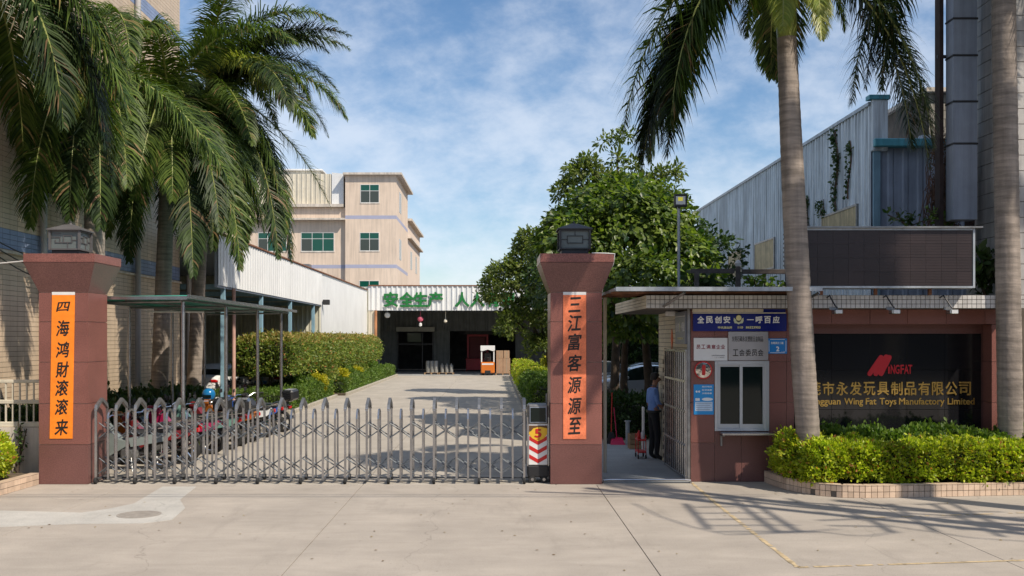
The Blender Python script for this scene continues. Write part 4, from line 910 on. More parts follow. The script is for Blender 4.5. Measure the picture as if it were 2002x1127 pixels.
# service window
wd_ = bpy.data.objects.new('service_window', None); col.objects.link(wd_); wd_.parent = bo; ORG[wd_] = ORG[bo].copy()
def wbox(x0, x1, z0, z1, nm, mt, y0=BF - .03, y1=BF + .06):
    q = MB(); q.bbox(x0, x1, y0, y1, z0, z1, .004); return q.build(nm, mt, wd_)
m_alu = M('aluminium frame', (.50, .52, .54), .35, metal=.5, var=.04)
fr = .05
wbox(wx0, wx0 + fr, wz0, wz1, 'outer_frame', m_alu); wbox(wx1 - fr * 1.5, wx1, wz0, wz1, 'outer_frame', m_alu); wbox(wx0 + fr, wx1 - fr * 1.5, wz1 - .07, wz1, 'outer_frame', m_alu); wbox(wx0 + fr, wx1 - fr * 1.5, wz0, wz0 + .05, 'outer_frame', m_alu)
mxx = gx(1448, BF)
for i, (a, b, yy) in enumerate(((wx0 + fr, mxx + .03, BF + .0), (mxx - .02, wx1 - fr * 1.5, BF - .02))):
    s_ = .035; z0, z1 = wz0 + .05, wz1 - .07
    q = MB(); q.box(a, a + s_ * 1.4, yy, yy + .02, z0, z1); q.box(b - s_, b, yy, yy + .02, z0, z1); q.box(a + s_ * 1.4, b - s_, yy, yy + .02, z0, z0 + .07); q.box(a + s_ * 1.4, b - s_, yy, yy + .02, z1 - .03, z1); q.build('sash', m_alu, wd_)
    q = MB(); q.box(a + s_, b - s_, yy + .008, yy + .012, z0 + .05, z1 - .02); q.build('pane', m_glass_d, wd_)
q = MB(); q.box(gx(1405, BF), gx(1515, 16.8), BF - .30, BF - .032, gz(843, BF) - .045, gz(843, BF) - .015); q.build('ledge', m_steel, wd_)
q = MB(); q.box(gx(1408, BF), gx(1408, BF) + .03, BF - .22, BF - .002, gz(843, BF) - .075, gz(843, BF) - .047); q.box(gx(1408, BF), gx(1408, BF) + .03, BF - .03, BF - .002, gz(872, BF), gz(843, BF) - .047); q.build('bracket', m_steel_d, wd_)
# sign wall right of the booth
sw = thing('sign_wall', 'red granite wall with a recessed black granite panel carrying the company name', 'sign wall', (6.8, 17.4, 0))
ix0, ix1 = GX1, gx(1918, 17.45); iz1 = gz(653, 17.45); ox1 = gx(1939, BF); oz1 = gz(634, BF)
bk = [ix0, gx(1553 + 0, 17.45)] ; xb = [gx(p, 17.45) for p in (1480, 1553, 1626, 1701, 1773, 1847, 1918)]
zb_ = [0, gz(801, 17.45), gz(724, 17.45), iz1]
q = MB(); q.box(xb[0] - .05, ix1 + .3, 17.47, 17.6, 0, SZ0 - .002); q.build('core', m_bjoint, sw)
for a, b in zip(xb, xb[1:]):
    for z0, z1 in zip(zb_, zb_[1:]):
        if b < GX1 - .2: continue
        q = MB(); q.bbox(a + .002, b - .002, 17.45, 17.47, z0 + .002, z1 - .002, .0015); q.build('black_slab', m_black, sw)
# stepped reveal
q = MB(); q.box(ix1 + .004, ox1 - .004, 17.40, 17.465, 0, iz1 + .1); q.build('inner_border', m_granite_d, sw)
q = MB(); q.box(GX1 + .004, ix1, 17.40, 17.465, iz1 + .004, oz1 + .1); q.build('inner_border', m_granite_d, sw)
top_cols = [GX1] + [gx(p, BF) for p in (1626, 1701, 1774, 1850, 1926)] + [8.84]
for a, b in zip(top_cols, top_cols[1:]): q = MB(); q.bbox(a + .003, b - .003, BF, BF + .35, oz1, SZ0 - .003, .002); q.build('granite_slab', m_granite, sw)
for z0, z1 in zip([0, .67, 1.36, 2.06], [.67, 1.36, 2.06, oz1 - .004]):
    q = MB(); q.bbox(ox1, 8.84, BF, BF + .35, z0 + .003, z1 - .003, .002); q.build('granite_slab', m_granite, sw)
q = MB(); q.box(GX1 - .3, GX1 - .003, BF + .205, 17.46, 0, SZ0 - .01); q.build('pier', m_granite_d, sw)
# company lettering
LYY = 17.448
chs = '东莞市永发玩具制品有限公司'
for k, c in enumerate(chs):
    px = 1886 - 26.7 * (12 - k) * 1.0
    text('gold_character', c, sw, (gx(px, LYY), LYY, gz(760, LYY)), .205, .235, m_gold, .018, bold=.016)
m_goldt = m_gold
wl = [('Dongguan', 1572, 1643), ('Wing', 1650, 1687), ('Fat', 1692, 1713), ('Toys', 1719, 1752), ('Manufactory', 1757, 1846), ('Limited', 1852, 1905)]
V0, _ = text_mesh('M', .018)
capu = V0[:, 1].max()
for wd, a, b in wl:
    V, f = text_mesh(wd, .018); hh = (V[:, 1].max() - V[:, 1].min()) / capu * .112; mid = (V[:, 1].max() + V[:, 1].min()) / 2 / capu * .112
    text('word', wd, sw, (gx((a + b) / 2, LYY), LYY, gz(791, LYY) + mid), gx(b, LYY) - gx(a, LYY), hh, m_gold, .012, bold=.018)
lg = [(1700, 731), (1722, 699), (1712, 731), (1732, 698), (1722, 731), (1738, 699), (1731, 714)]
for i, (a, b) in enumerate(zip(lg, lg[1:])):
    pa = Vector((gx(a[0], LYY), 0, gz(a[1], LYY))); pb = Vector((gx(b[0], LYY), 0, gz(b[1], LYY))); d = (pb - pa).normalized(); r_ = .042
    ang = math.atan2(d.z, d.x); pts = [pb + Vector((math.cos(ang + t_) * r_, 0, math.sin(ang + t_) * r_)) for t_ in [R(x) for x in range(-90, 91, 30)]] + [pa + Vector((math.cos(ang + t_) * r_, 0, math.sin(ang + t_) * r_)) for t_ in [R(x) for x in range(90, 271, 30)]]
    q = MB(); q.prism([(p.x, LYY - .014 - .0008 * i, p.z) for p in pts], None, (0, .0138, 0)); q.build('logo_stroke', m_redlogo, sw)
for c, px, w_ in (('i', 1737.5, 3), ('N', 1745, 8), ('G', 1754, 8.5), ('F', 1763.5, 7), ('A', 1771.5, 9), ('T', 1779, 8)):
    zc = 722.5 if c != 'i' else 724; text('logo_letter', c if c != 'i' else 'I', sw, (gx(px, LYY), LYY, gz(zc, LYY)), w_ * LYY / F, (18 if c != 'i' else 14) * LYY / F, m_redlogo, .013, bold=.02)
# spotlights on the eave
for k, px in enumerate((1636, 1748, 1861)):
    t = thing('spot_lamp', ['first small spot lamp on the eave, next to the leaning palm trunk', 'middle small spot lamp on the eave, above the red emblem', 'last small spot lamp on the eave, nearest the right edge'][k], 'spot lamp', (gx(px, 16.35), 16.35, 2.95), 'spot lamps over the name panel')
    x = gx(px, 16.3); q = MB(); q.tube([(x - .06, EY - .002, 3.14), (x - .05, 16.5, 3.17), (x - .07, 16.38, 3.12), (x - .03, 16.3, 3.0), (x, 16.28, 2.95)], .012, 6); q.build('arm', m_black_p, t)
    q = MB(); q.bbox(x - .07, x + .07, 16.2, 16.36, 2.86, 2.93, .01); q.build('head', m_steel, t); q = MB(); q.box(x - .05, x + .05, 16.19, 16.198, 2.865, 2.92); q.build('lens', m_clear, t)
    q = MB(); q.box(x - .1, x + .04, 16.36, 16.39, 2.93, 2.98); q.build('clamp', m_steel_d, t)
# billboard
bl = thing('led_billboard', 'long dark led billboard above the tiled eave of the sign wall', 'billboard', (6.5, 16.5, 3.2))
lx0_, lx1_ = gx(1565, 16.3), gx(1905, 16.3); lz0, lz1 = gz(563, 16.3), gz(447, 16.3)
q = MB(); q.box(lx0_ + .02, lx1_ - .02, 16.34, 16.75, lz0 + .01, lz1 - .01); q.build('cabinet', m_darkmetal, bl)
nx, nz = 11, 4
for i in range(nx):
    for j in range(nz):
        a = lx0_ + .03 + (lx1_ - lx0_ - .06) * i / nx; b = lx0_ + .03 + (lx1_ - lx0_ - .06) * (i + 1) / nx; c_ = lz0 + .03 + (lz1 - lz0 - .06) * j / nz; d_ = lz0 + .03 + (lz1 - lz0 - .06) * (j + 1) / nz
        q = MB(); q.box(a + .001, b - .001, 16.312, 16.34, c_ + .001, d_ - .001)
        for k in range(5): zz_ = c_ + (d_ - c_) * (k + .5) / 5; q.box(a + .004, b - .004, 16.308, 16.312, zz_ - .008, zz_ + .004)
        q.build('led_module', m_led, bl)
for nm, a in (('top', (lx0_, lx1_ + .01, 16.3, 16.76, lz1 - .028, lz1 + .004)), ('bottom', (lx0_, lx1_ + .01, 16.3, 16.76, lz0 - .004, lz0 + .028))):
    q = MB(); q.box(*a); q.build('edge_trim', m_galv, bl)
for a in ((lx0_ - .01, lx0_ + .022, 16.298, 16.758, lz0, lz1), (lx1_ - .022, lx1_ + .012, 16.298, 16.758, lz0, lz1)): q = MB(); q.box(*a); q.build('edge_trim', m_galv, bl)
q = MB(); q.box(lx0_ - .1, lx1_ + .12, 16.25, 16.85, lz1 + .006, lz1 + .03); q.build('top_cover', m_steel_d, bl)
for x in (5.4, 6.3, 7.2): q = MB(); q.box(x, x + .05, 16.5, 16.55, SZ1, lz0 - .006); q.build('support', m_rust, bl)

# awning
aw = thing('awning', 'flat pale awning sheet over the passage and the booth front', 'awning', (3.5, 17, 3.2))
AX0, AX1 = gx(1204, 16), 5.25; AZ = 3.25; n_ = 6
for k in range(n_):
    a = AX0 + (AX1 - AX0) * k / n_; b = AX0 + (AX1 - AX0) * (k + 1) / n_ - .004; q = MB(); vs = []
    for i in range(17): x = a + (b - a) * i / 16; z = AZ + (.012 if i % 2 else 0); vs += [(x, 16.02, z), (x, 18.25, z)]
    q.add(vs, [(2 * i, 2 * i + 1, 2 * i + 3, 2 * i + 2) for i in range(16)]); q.build('roof_sheet', m_roofsheet, aw)
q = MB(); q.box(AX0, AX1 + .02, 15.97, 16.018, AZ - .03, AZ + .035); q.build('edge_beam', m_galv, aw)
q = MB(); q.box(AX0 - .02, AX0 + .0, 16.0, 18.25, AZ - .02, AZ + .02); q.build('edge_beam', m_galv, aw)
for y in (16.7, 17.4, 18.1): q = MB(); q.box(AX0, AX1, y, y + .04, AZ - .045, AZ - .006); q.build('purlin', m_rust, aw)
for x in (gx(1322, 16.3), gx(1582, 16.3)): q = MB(); q.tube([(x - .16, EY - .005, 2.99), (x + .1, 16.1, 3.2)], .022, 6); q.build('bracket', m_steel_d, aw)
q = MB(); q.tube([(gx(1183, 18.15), 18.15, 0.02), (gx(1183, 18.15), 18.15, 3.2)], .032, 10); q.build('post', M('cream post', (.50, .44, .34), .5, var=.1), aw, True)
# floor of the passage and threshold pipe
q = MB(); q.box(1.83, BX0 - .004, 16.95, 23.3, -.01, .02); o = q.build('passage_floor', m_floor, kind='structure')
q = MB(); q.tube([(1.86, 16.93, .0), (1.87, 16.93, .05), (1.95, 16.93, .06), (3.25, 16.93, .06), (3.34, 16.93, .05), (3.35, 16.93, 0)], .018, 8); o = q.build('threshold_pipe', m_steel); tag(o, 'thin steel pipe rail lying across the passage threshold', 'pipe rail')

# barred security gate folded open against the booth side
dg = thing('barred_door', 'open barred steel door folded against the booth side wall', 'barred door', (BX0 - .06, 18.1, 0))
dx = BX0 - .07
zt_ = 2.27
for y in (17.12, 18.15, 19.2): q = MB(); q.bbox(dx - .02, dx + .02, y - .025, y + .025, .03, zt_, .004); q.build('stile', m_steel, dg)
for z in (.06, .62, 1.2, 1.72, zt_ - .03): q = MB(); q.box(dx - .016, dx + .016, 17.145, 19.175, z - .02, z + .02); q.build('rail', m_steel, dg)
y = 17.25
while y < 19.15:
    if abs(y - 18.15) > .04: q = MB(); q.tube([(dx - .002, y, .08), (dx - .002, y, zt_ - .05)], .015, 6); q.build('bar', m_steel, dg)
    y += .19
q = MB(); q.bbox(BX0 - .06, BX0 - .012, BF - .035, BF + .02, 0, 2.98, .005); q.build('jamb', m_steel_d, dg)
# ================================================================ SIGNS ON THE BOOTH
SG = BF - .004
def board(name, label, cat, px0, px1, py0, py1, mat, dep=.03, Y=SG, part='board', group=None):
    x0, x1, z0, z1 = gx(px0, Y), gx(px1, Y), gz(py1, Y), gz(py0, Y)
    t = thing(name, label, cat, ((x0 + x1) / 2, Y, z0), group); q = MB(); q.bbox(x0, x1, Y - dep, Y, z0, z1, .003); q.build(part, mat, t); return t, Y - dep
t, y = board('blue_signboard', 'deep blue signboard reading 全民创安 一呼百应 above the service window', 'signboard', 1354, 1536, 614, 648, m_blue_s, .06)
q = MB(); q.box(gx(1354, y), gx(1536, y), y - .004, y + .0, gz(613.2, y), gz(611.5, y)); q.build('edge_trim', m_wp, t)
q = MB(); q.bbox(gx(1492, y), gx(1536, y), y + .002, y + .05, gz(611, y), gz(603, y), .003); q.build('top_box', m_blue_s, t)
for s_, pxs in (('全民创安', (1370, 1387, 1404, 1421)), ('一呼百应', (1467, 1484, 1500.5, 1517.5))):
    for c, px in zip(s_, pxs): text('character', c, t, (gx(px, y), y - .0005, gz(625.5, y)), .118, .014 if c == '一' else .122, m_wlet, .003, bold=.035)
text('small_lettering', '中坑派出所', t, (gx(1417.5, y), y - .0005, gz(640.8, y)), gx(1431.5, y) - gx(1403.5, y), .043, m_ylet, .002, bold=.03)
text('small_lettering', '110', t, (gx(1447.5, y), y - .0005, gz(640.5, y)), .088, .040, m_ylet, .002, bold=.03)
text('small_lettering', '86523903', t, (gx(1472.5, y), y - .0005, gz(640.5, y)), .25, .040, m_ylet, .002, bold=.03)
ex, ez = gx(1444, y), gz(624.5, y); m_emb = M('emblem wreath', (.55, .58, .40), .5, var=.1)
q = MB(); q.prism([(ex + .085 * a, y - .004, ez + .09 * b) for a, b in ((-.95, .3), (-1, -.3), (-.8, -.75), (-.35, -.8), (0, -1.0), (.35, -.8), (.8, -.75), (1, -.3), (.95, .3), (.6, .0), (0, -.1), (-.6, .0))], None, (0, .003, 0)); q.build('emblem_wreath', m_emb, t)
q = MB(); q.prism([(ex + .06 * a, y - .008, ez + .09 * b) for a, b in ((-.75, .7), (0, 1.05), (.75, .7), (.85, 0), (.5, -.45), (0, -.6), (-.5, -.45), (-.85, 0))], None, (0, .0045, 0)); q.build('emblem_shield', m_darkmetal, t)
q = MB(); q.lathe((ex, y - .0085, ez + .025), [(0, -.002), (.036, -.002), (.036, .0), (0, .0)], 18, 'y'); q.build('emblem_disc', M('emblem red', (.60, .18, .12), .5), t)
q = MB(); q.lathe((ex, y - .009, ez + .02), [(.036, -.002), (.046, -.002), (.046, .0), (.036, .0)], 18, 'y'); q.build('emblem_ring', m_ylet, t)
q = MB(); q.bbox(gx(1354, 16.98), gx(1492, 16.98), 16.96, 17.03, gz(610.5, 17), gz(602.5, 17), .006); q.build('lamp_housing', m_cream_s, t)
t, y = board('white_signboard', 'white plate with dark red 员工满意企业 left of the steel plate', 'signboard', 1356, 1422, 661, 705.5, m_wp, .02)
for c, px in zip('员工满意企业', (1365.5, 1375, 1385, 1395, 1404.5, 1413.5)): text('character', c, t, (gx(px, y), y - .0005, gz(678.5, y)), .072, .074, M('maroon lettering', (.25, .03, .04), .5, var=0) if 'ml' not in globals() else ml, .002, bold=.02)
text('small_lettering', '东莞市劳动和社会保障局', t, (gx(1404, y), y - .0005, gz(695.5, y)), .22, .02, m_ink, .001)
text('small_lettering', '二〇一〇年四月', t, (gx(1406, y), y - .0005, gz(699.5, y)), .17, .016, m_ink, .001)
t, y = board('steel_signboard', 'shiny stainless plate with black 工会委员会 beside the blue house number', 'signboard', 1423.5, 1501, 648.7, 705, m_mirrorst, .035)
text('lettering', '东莞石碣永发塑胶五金制品', t, (gx(1461.5, y), y - .0005, gz(663, y)), gx(1492, y) - gx(1431, y), .095, m_ink, .002, bold=.01)
for c, px in zip('工会委员会', (1438, 1450.5, 1463, 1475, 1487)): text('character', c, t, (gx(px, y), y - .0005, gz(690, y)), .095, .115, m_ink, .002, bold=.015)
t, y = board('house_number_plate', 'small bright blue house plate with white 2, right of the steel plate', 'house number', 1501.5, 1538.5, 662, 692, m_bluep2, .012)
q = MB(); x0, x1, z0, z1 = gx(1503.5, y), gx(1536.5, y), gz(690, y), gz(664, y); r_ = .004
for a in ((x0 + .02, x1 - .02, z0 - r_, z0 + r_), (x0 + .02, x1 - .02, z1 - r_, z1 + r_), (x0 - r_, x0 + r_, z0 + .02, z1 - .02), (x1 - r_, x1 + r_, z0 + .02, z1 - .02)): q.box(a[0], a[1], y - .002, y - .0003, a[2], a[3])
q.build('border', m_wlet, t)
text('lettering', '东莞滨江二路', t, (gx(1519.5, y), y - .0005, gz(671, y)), .215, .042, m_wlet, .002, bold=.03)
text('numeral', '2', t, (gx(1520.5, y), y - .0005, gz(682.5, y)), .055, .085, m_wlet, .002, bold=.04)
text('small_lettering', '公安局制', t, (gx(1531, y), y - .0005, gz(689.3, y) + .012), .06, .012, m_wlet, .001)
# round mirror sign with a red 1
yy = SG - .02; cx, cz = gx(1375, yy), gz(724, yy); t = thing('round_sign', 'round mirror disc with red rim and red 1 beside the window', 'round sign', (cx, yy, cz - .15))
q = MB(); q.lathe((cx, yy, cz), [(0, -.01), (.135, -.002), (.135, .018), (0, .018)], 32, 'y'); q.build('mirror', M('convex mirror', (.55, .53, .50), .12, metal=1, var=.3, scale=14, bump=.4, bscale=9), t, True)
q = MB(); pts = [(cx + .143 * math.cos(a), yy, cz + .143 * math.sin(a)) for a in [2 * math.pi * i / 32 for i in range(33)]]; q.tube(pts, .012, 8, cap=False); q.build('rim', m_redp, t, True)
text('numeral', '1', t, (cx + .005, yy - .014, cz), .06, .18, m_redp, .003, bold=.05)
# blue notice poster
t, y = board('notice_poster', 'light blue printed notice with a white text box left of the window', 'poster', 1356, 1395.5, 752, 811, m_bluep, .006, part='sheet')
def flat(px0, px1, py0, py1, mat, nm, d=.0012):
    q = MB(); q.box(gx(px0, y), gx(px1, y), y - d, y - d + .0009, gz(py1, y), gz(py0, y)); q.build(nm, mat, t)
flat(1359, 1393, 786, 804, M('pale blue print', (.50, .62, .74)), 'text_box')
for k in range(4): flat(1361, 1391 - 3 * (k % 2), 788.5 + k * 4, 789.3 + k * 4, M('grey print%d' % k, (.2, .25, .35)), 'text_line', .0022)
q = MB(); q.lathe((gx(1383, y), y - .0015, gz(781, y)), [(0, 0), (.095, 0), (.095, .001), (0, .001)], 24, 'y'); o = q.build('oval', m_wlet, t); 
for v in o.data.vertices: v.co.z = (v.co.z - (gz(781, y) - ORG[t].z)) * .28 + (gz(781, y) - ORG[t].z)
for k, s_ in enumerate(('厉行节约', '反对浪费', '文明用餐')): text('lettering', s_, t, (gx(1382, y), y - .0008, gz(756.5 + k * 6.5, y)), .17, .030, m_wlet, .001, bold=.02)
for px in (1362, 1367): q = MB(); q.lathe((gx(px, y), y - .0015, gz(766, y)), [(0, 0), (.018, 0), (.018, .001), (0, .001)], 12, 'y'); q.build('flower_print', m_wlet, t)
flat(1359.5, 1368, 779, 784, m_wlet, 'boat_print')
# grey sign on the side wall, lamp and diamond
xs_ = BX0 - .09; ya, yb = 17.12, 18.05; zt_, zb_2 = 2.93, 2.36
t = thing('grey_side_sign', 'grey signboard repeating 全民创安 一呼百应 on the booth side above the door', 'signboard', (xs_, 17.5, zb_2))
q = MB(); q.bbox(xs_, xs_ + .05, ya, yb, zb_2, zt_, .004); q.build('board', m_grey_s, t); q = MB(); q.box(xs_ - .003, xs_, ya, yb, zt_ - .09, zt_ - .078); q.build('edge_trim', m_wp, t)
m_gl = M('dull lettering', (.62, .62, .62), .5)
for c, s_ in zip('全民创安一呼百应', (.10, .19, .28, .37, .57, .66, .75, .84)): text('character', c, t, (xs_ - .0005, yb - s_ * 1.0 + 0, 2.66), .082, .016 if c == '一' else .16, m_gl, .003, bold=.03, u=(0, -1, 0))
text('small_lettering', '中坑派出所 110', t, (xs_ - .0005, (ya + yb) / 2, 2.46), .5, .04, m_ylet, .002, bold=.02, u=(0, -1, 0))
q = MB(); q.prism([(xs_ - .004, (ya + yb) / 2 + a * .045, 2.66 + b * .1) for a, b in ((-1, .3), (-.8, -.7), (0, -1), (.8, -.7), (1, .3), (0, 1))], None, (.003, 0, 0)); q.build('emblem', m_emb, t)
t = thing('wall_camera', 'small white camera with cable on the booth side wall above the grey sign', 'camera', (xs_, 17.8, 3.0))
q = MB(); q.bbox(xs_ - .22, xs_ - .05, 17.72, 17.86, 2.86, 2.95, .02); q.build('housing', m_wp, t); q = MB(); q.tube([(BX0, 17.8, 2.93), (xs_ - .1, 17.8, 2.96)], .015, 6); q.tube([(BX0, 18.4, 2.9), (xs_ - .1, 18.2, 2.93), (xs_ - .15, 17.9, 2.96)], .008, 5); q.build('bracket', m_darkmetal, t)
q = MB(); q.prism([(BX0 - .012, 18.85 + a * .11, 2.45 + b * .19) for a, b in ((-1, 0), (0, -1), (1, 0), (0, 1))], None, (.011, 0, 0)); o = q.build('paper_diamond', m_orangef); tag(o, 'red diamond shaped paper decoration on the booth side wall', 'paper decoration')

# pergola rails and lamp pole on the booth roof
pg = thing('roof_pergola', 'weathered dark timber rails on the booth roof behind the awning', 'pergola', (4.2, 18.6, SZ1))
PYY = 18.4
for px in (1362, 1443, 1540): x = gx(px, PYY); q = MB(); q.bbox(x - .04, x + .04, PYY - .04, PYY + .04, SZ1, gz(522 if px == 1443 else 530, PYY), .006); q.build('post', m_woodd, pg)
q = MB(); q.bbox(gx(1350, PYY), gx(1441, PYY) - .05, PYY - .03, PYY + .03, gz(535, PYY), gz(526, PYY), .006); q.build('rail', m_woodd, pg)
q = MB(); q.bbox(gx(1445, PYY) + .05, gx(1547, PYY), PYY - .03, PYY + .03, gz(536, PYY), gz(527, PYY), .006); q.build('rail', m_woodd, pg)
q = MB(); q.tube([(gx(1446, PYY), PYY + .3, 3.32), (gx(1545, PYY), PYY + .3, 3.4)], .06, 8); q.build('rail', m_darkmetal, pg)
q = MB(); q.lathe((gx(1443, PYY), PYY, gz(522, PYY)), [(0, 0), (.05, .01), (.065, .06), (.04, .11), (0, .13)], 12); q.build('insulator_knob', m_tile_w, pg, True)
fp = thing('flood_lamp_pole', 'galvanised pole with a black flood lamp rising behind the awning', 'flood lamp', (gx(1327, 18.3), 18.3, SZ1)); x = gx(1327, 18.3)
q = MB(); q.tube([(x, 18.3, SZ1), (x, 18.3, gz(405, 18.3))], .028, 10); q.build('pole', m_galv, fp, True)
q = MB(); q.bbox(gx(1318, 18.2), gx(1343, 18.2), 18.16, 18.24, gz(405, 18.2), gz(380, 18.2), .01); q.build('housing', m_black_p, fp)
q = MB(); q.box(gx(1321.5, 18.15), gx(1340, 18.15), 18.152, 18.158, gz(400, 18.15), gz(384, 18.15)); q.build('reflector', m_clear, fp)
q = MB(); q.box(gx(1326, 18.15), gx(1335, 18.15), 18.146, 18.151, gz(393, 18.15), gz(386, 18.15)); q.build('led_chip', M('led yellow', (.85, .75, .05), .4, emit=((.9, .8, .1), .25)), fp)
q = MB(); q.tube([(x, 18.3, gz(408, 18.3)), (x, 18.25, gz(405, 18.3))], .02, 6); q.build('bracket', m_black_p, fp)
q = MB(); q.tube([(1.64, 16.65, 3.885), (1.85, 16.62, 3.88), (2.02, 16.62, 3.87), (2.0, 16.66, 3.7), (1.86, 16.75, 3.45), (1.84, 16.9, 3.24)], .009, 6); o = q.build('white_cable', m_wp); tag(o, 'white cable hanging from the cap of the pillar by the booth', 'cable')

# ================================================================ RIGHT SIDE BUILDINGS
rb = thing('tiled_tower', 'tall grey tiled building wall at the right edge behind the palm trunk', 'building', (14, 18, 0))
RX = 8.86; m_tile_gb = M('shaded grey tile', (.46, .44, .42), .5, var=.14, rand=.07, streak=.35)
q = MB(); q.box(RX + .02, 20, 17.02, 18.7, 0, 14); q.box(RX + 4, 20, 18.7, 27, 0, 14); q.build('wall', m_grout_g, rb)
tiles(rb, (RX + .02, 18.7, 3.2), (0, -1, 0), (0, 0, 1), 1.66, 10.8, .60, .265, .012, .018, m_tile_gb, nobj=120, bond=.5, name='tile')
tiles(rb, (RX + .02, 17.02, 3.2), (1, 0, 0), (0, 0, 1), 4.0, 10.8, .60, .265, .012, .018, m_tile_gb, nobj=60, bond=.5, name='tile')
du = thing('metal_duct', 'square grey sheet metal duct hanging down beside the tiled tower', 'duct', (8.4, 17.8, 4.56))
zs_ = [gz(432, 17.8), gz(282, 17.8), gz(200, 17.8), gz(110, 17.8), gz(38, 17.8), 9.5]
dx0, dx1 = gx(1866, 17.75), gx(1911, 17.75)
for a, b in zip(zs_, zs_[1:]):
    q = MB(); q.bbox(dx0 - .02, dx1, 17.75, 18.05, a + .015, b - .015, .008); q.build('duct_section', m_galv2 if 'm_galv2' in globals() else m_bluegr, du)
    q = MB(); q.box(dx0 - .03, dx1 + .01, 17.74, 18.06, b - .014, b + .014); q.build('flange', m_darkmetal, du)
q = MB(); q.box(dx0 - .15, dx0 - .08, 18.0, 18.2, 3.4, 9.5); q.box(dx1 + .03, dx1 + .12, 18.1, 18.3, 3.4, 9.5); q.build('hanger_rail', M('black rust', (.035, .022, .02), .9, var=.4, scale=5), du)
q = MB(); q.box(dx0 - .16, dx1 + .1, 18.06, 18.1, gz(112, 18), gz(106, 18)); q.build('hanger_bracket', m_darkmetal, du)
# weathered steel warehouse
wh = thing('steel_warehouse', 'weathered pale blue corrugated warehouse with stained panels right of the broad tree', 'warehouse', (14, 38, 0))
WX = 10.6
corr(wh, (WX, 52, 0), (0, -1, 0), 24, 0, 9, m_bluew, (-1, 0, 0), pitch=.27, dep=.05, name='wall_panel', pw=1.1, ztop=lambda s: 9.0 + .0 * s)
q = MB(); q.box(WX + .03, WX + .2, 28.02, 52, 0, 8.9); q.build('wall_core', m_bluegr, wh)
q = MB(); q.box(WX - .08, WX + .25, 28, 52.2, 9.0, 9.1); q.build('roof_trim', m_galv, wh)
tz = gz(197, 28)
q = MB(); q.bbox(WX - .02, WX + .42, 27.85, 28.0, 7.7, tz, .02); q.build('end_pilaster', m_teal2 if 'm_teal2' in globals() else m_bluew, wh); q = MB(); q.box(WX - .12, WX + .46, 27.8, 28.1, tz, tz + .12); q.build('pilaster_cap', m_teal, wh)
q = MB(); q.box(WX + .04, WX + .22, 27.9, 28.0, 0, 7.7); q.build('corner_trim', m_bluepost, wh)
lz = gz(290, 28)
corr(wh, (WX + .22, 28.0, 0), (1, 0, 0), 5, 0, lz, m_bluegr, (0, -1, 0), pitch=.4, dep=.03, name='wall_panel', pw=1.25)
q = MB(); q.box(WX + .2, 16, 28.06, 38, 0, lz - .05); q.build('low_block', m_bluegr, wh)
q = MB(); q.bbox(WX + .0, 15.6, 27.7, 28.3, lz - .0, lz + .22, .02); q.build('eave_gutter', m_teal, wh)
m_stain = M('stained yellow panel', (.50, .40, .22), .6, var=.2, scale=3, streak=.35)
for (y0, y1, z0, z1) in ((42.3, 44.6, 5.15, 6.2), (37.4, 40.1, 5.15, 6.2), (28.9, 31.9, 5.4, 6.3), (46.5, 48.8, 5.15, 6.2)):
    q = MB(); q.box(WX - .09, WX - .02, y0, y1, z0, z1); w_ = q.build('window', m_stain, wh)
    q = MB()
    for a in ((y0 - .06, y0, z0 - .06, z1 + .06), (y1, y1 + .06, z0 - .06, z1 + .06), (y0, y1, z1, z1 + .06), (y0, y1, z0 - .06, z0)): q.box(WX - .11, WX - .02, *a)
    q.build('frame', m_steel_d, w_)
for k in range(9): z = 4.9 + k * .16; q = MB(); q.box(WX - .12, WX - .03, 35.3, 36.1, z, z + .06); q.build('louvre_slat', m_darkmetal, wh)
q = MB(); q.box(WX - .07, WX - .021, 35.25, 36.15, 4.85, 6.35); q.build('louvre_back', m_black_p, wh)
t = thing('roof_vent', 'small round turbine vent on the warehouse roof near the duct', 'roof vent', (gx(1808, 30), 30, 8.0)); q = MB(); vx = gx(1808, 30); vz = gz(283, 30)
q.lathe((vx, 30, vz), [(.1, -.3), (.1, 0), (.19, .05), (.22, .15), (.17, .26), (0, .3)], 16); q.build('turbine', m_galv, t)
q = MB(); q.box(vx - .14, vx + .14, 29.86, 30.14, lz - .1, vz - .3); q.build('curb', m_galv, t)
tb = thing('roof_tower', 'small stained tiled block with a capped top, left of the duct', 'building', (14.5, 31, 0)); m_st = M('stained tile', (.38, .35, .30), .7, var=.25, streak=.5, rand=.1)
q = MB(); q.box(gx(1816, 30.4), 17, 30.42, 34, 0, gz(182, 30.4)); q.build('wall', m_grout_g, tb)
tiles(tb, (gx(1816, 30.4), 30.42, 7.4), (1, 0, 0), (0, 0, 1), 1.2, gz(182, 30.4) - 7.4, .5, .25, .015, .02, m_st, nobj=40, bond=.5)
q = MB(); q.box(gx(1812, 30.2), 17.2, 30.2, 34.2, gz(182, 30.4), gz(174, 30.4)); q.build('cap', m_cornice, tb)

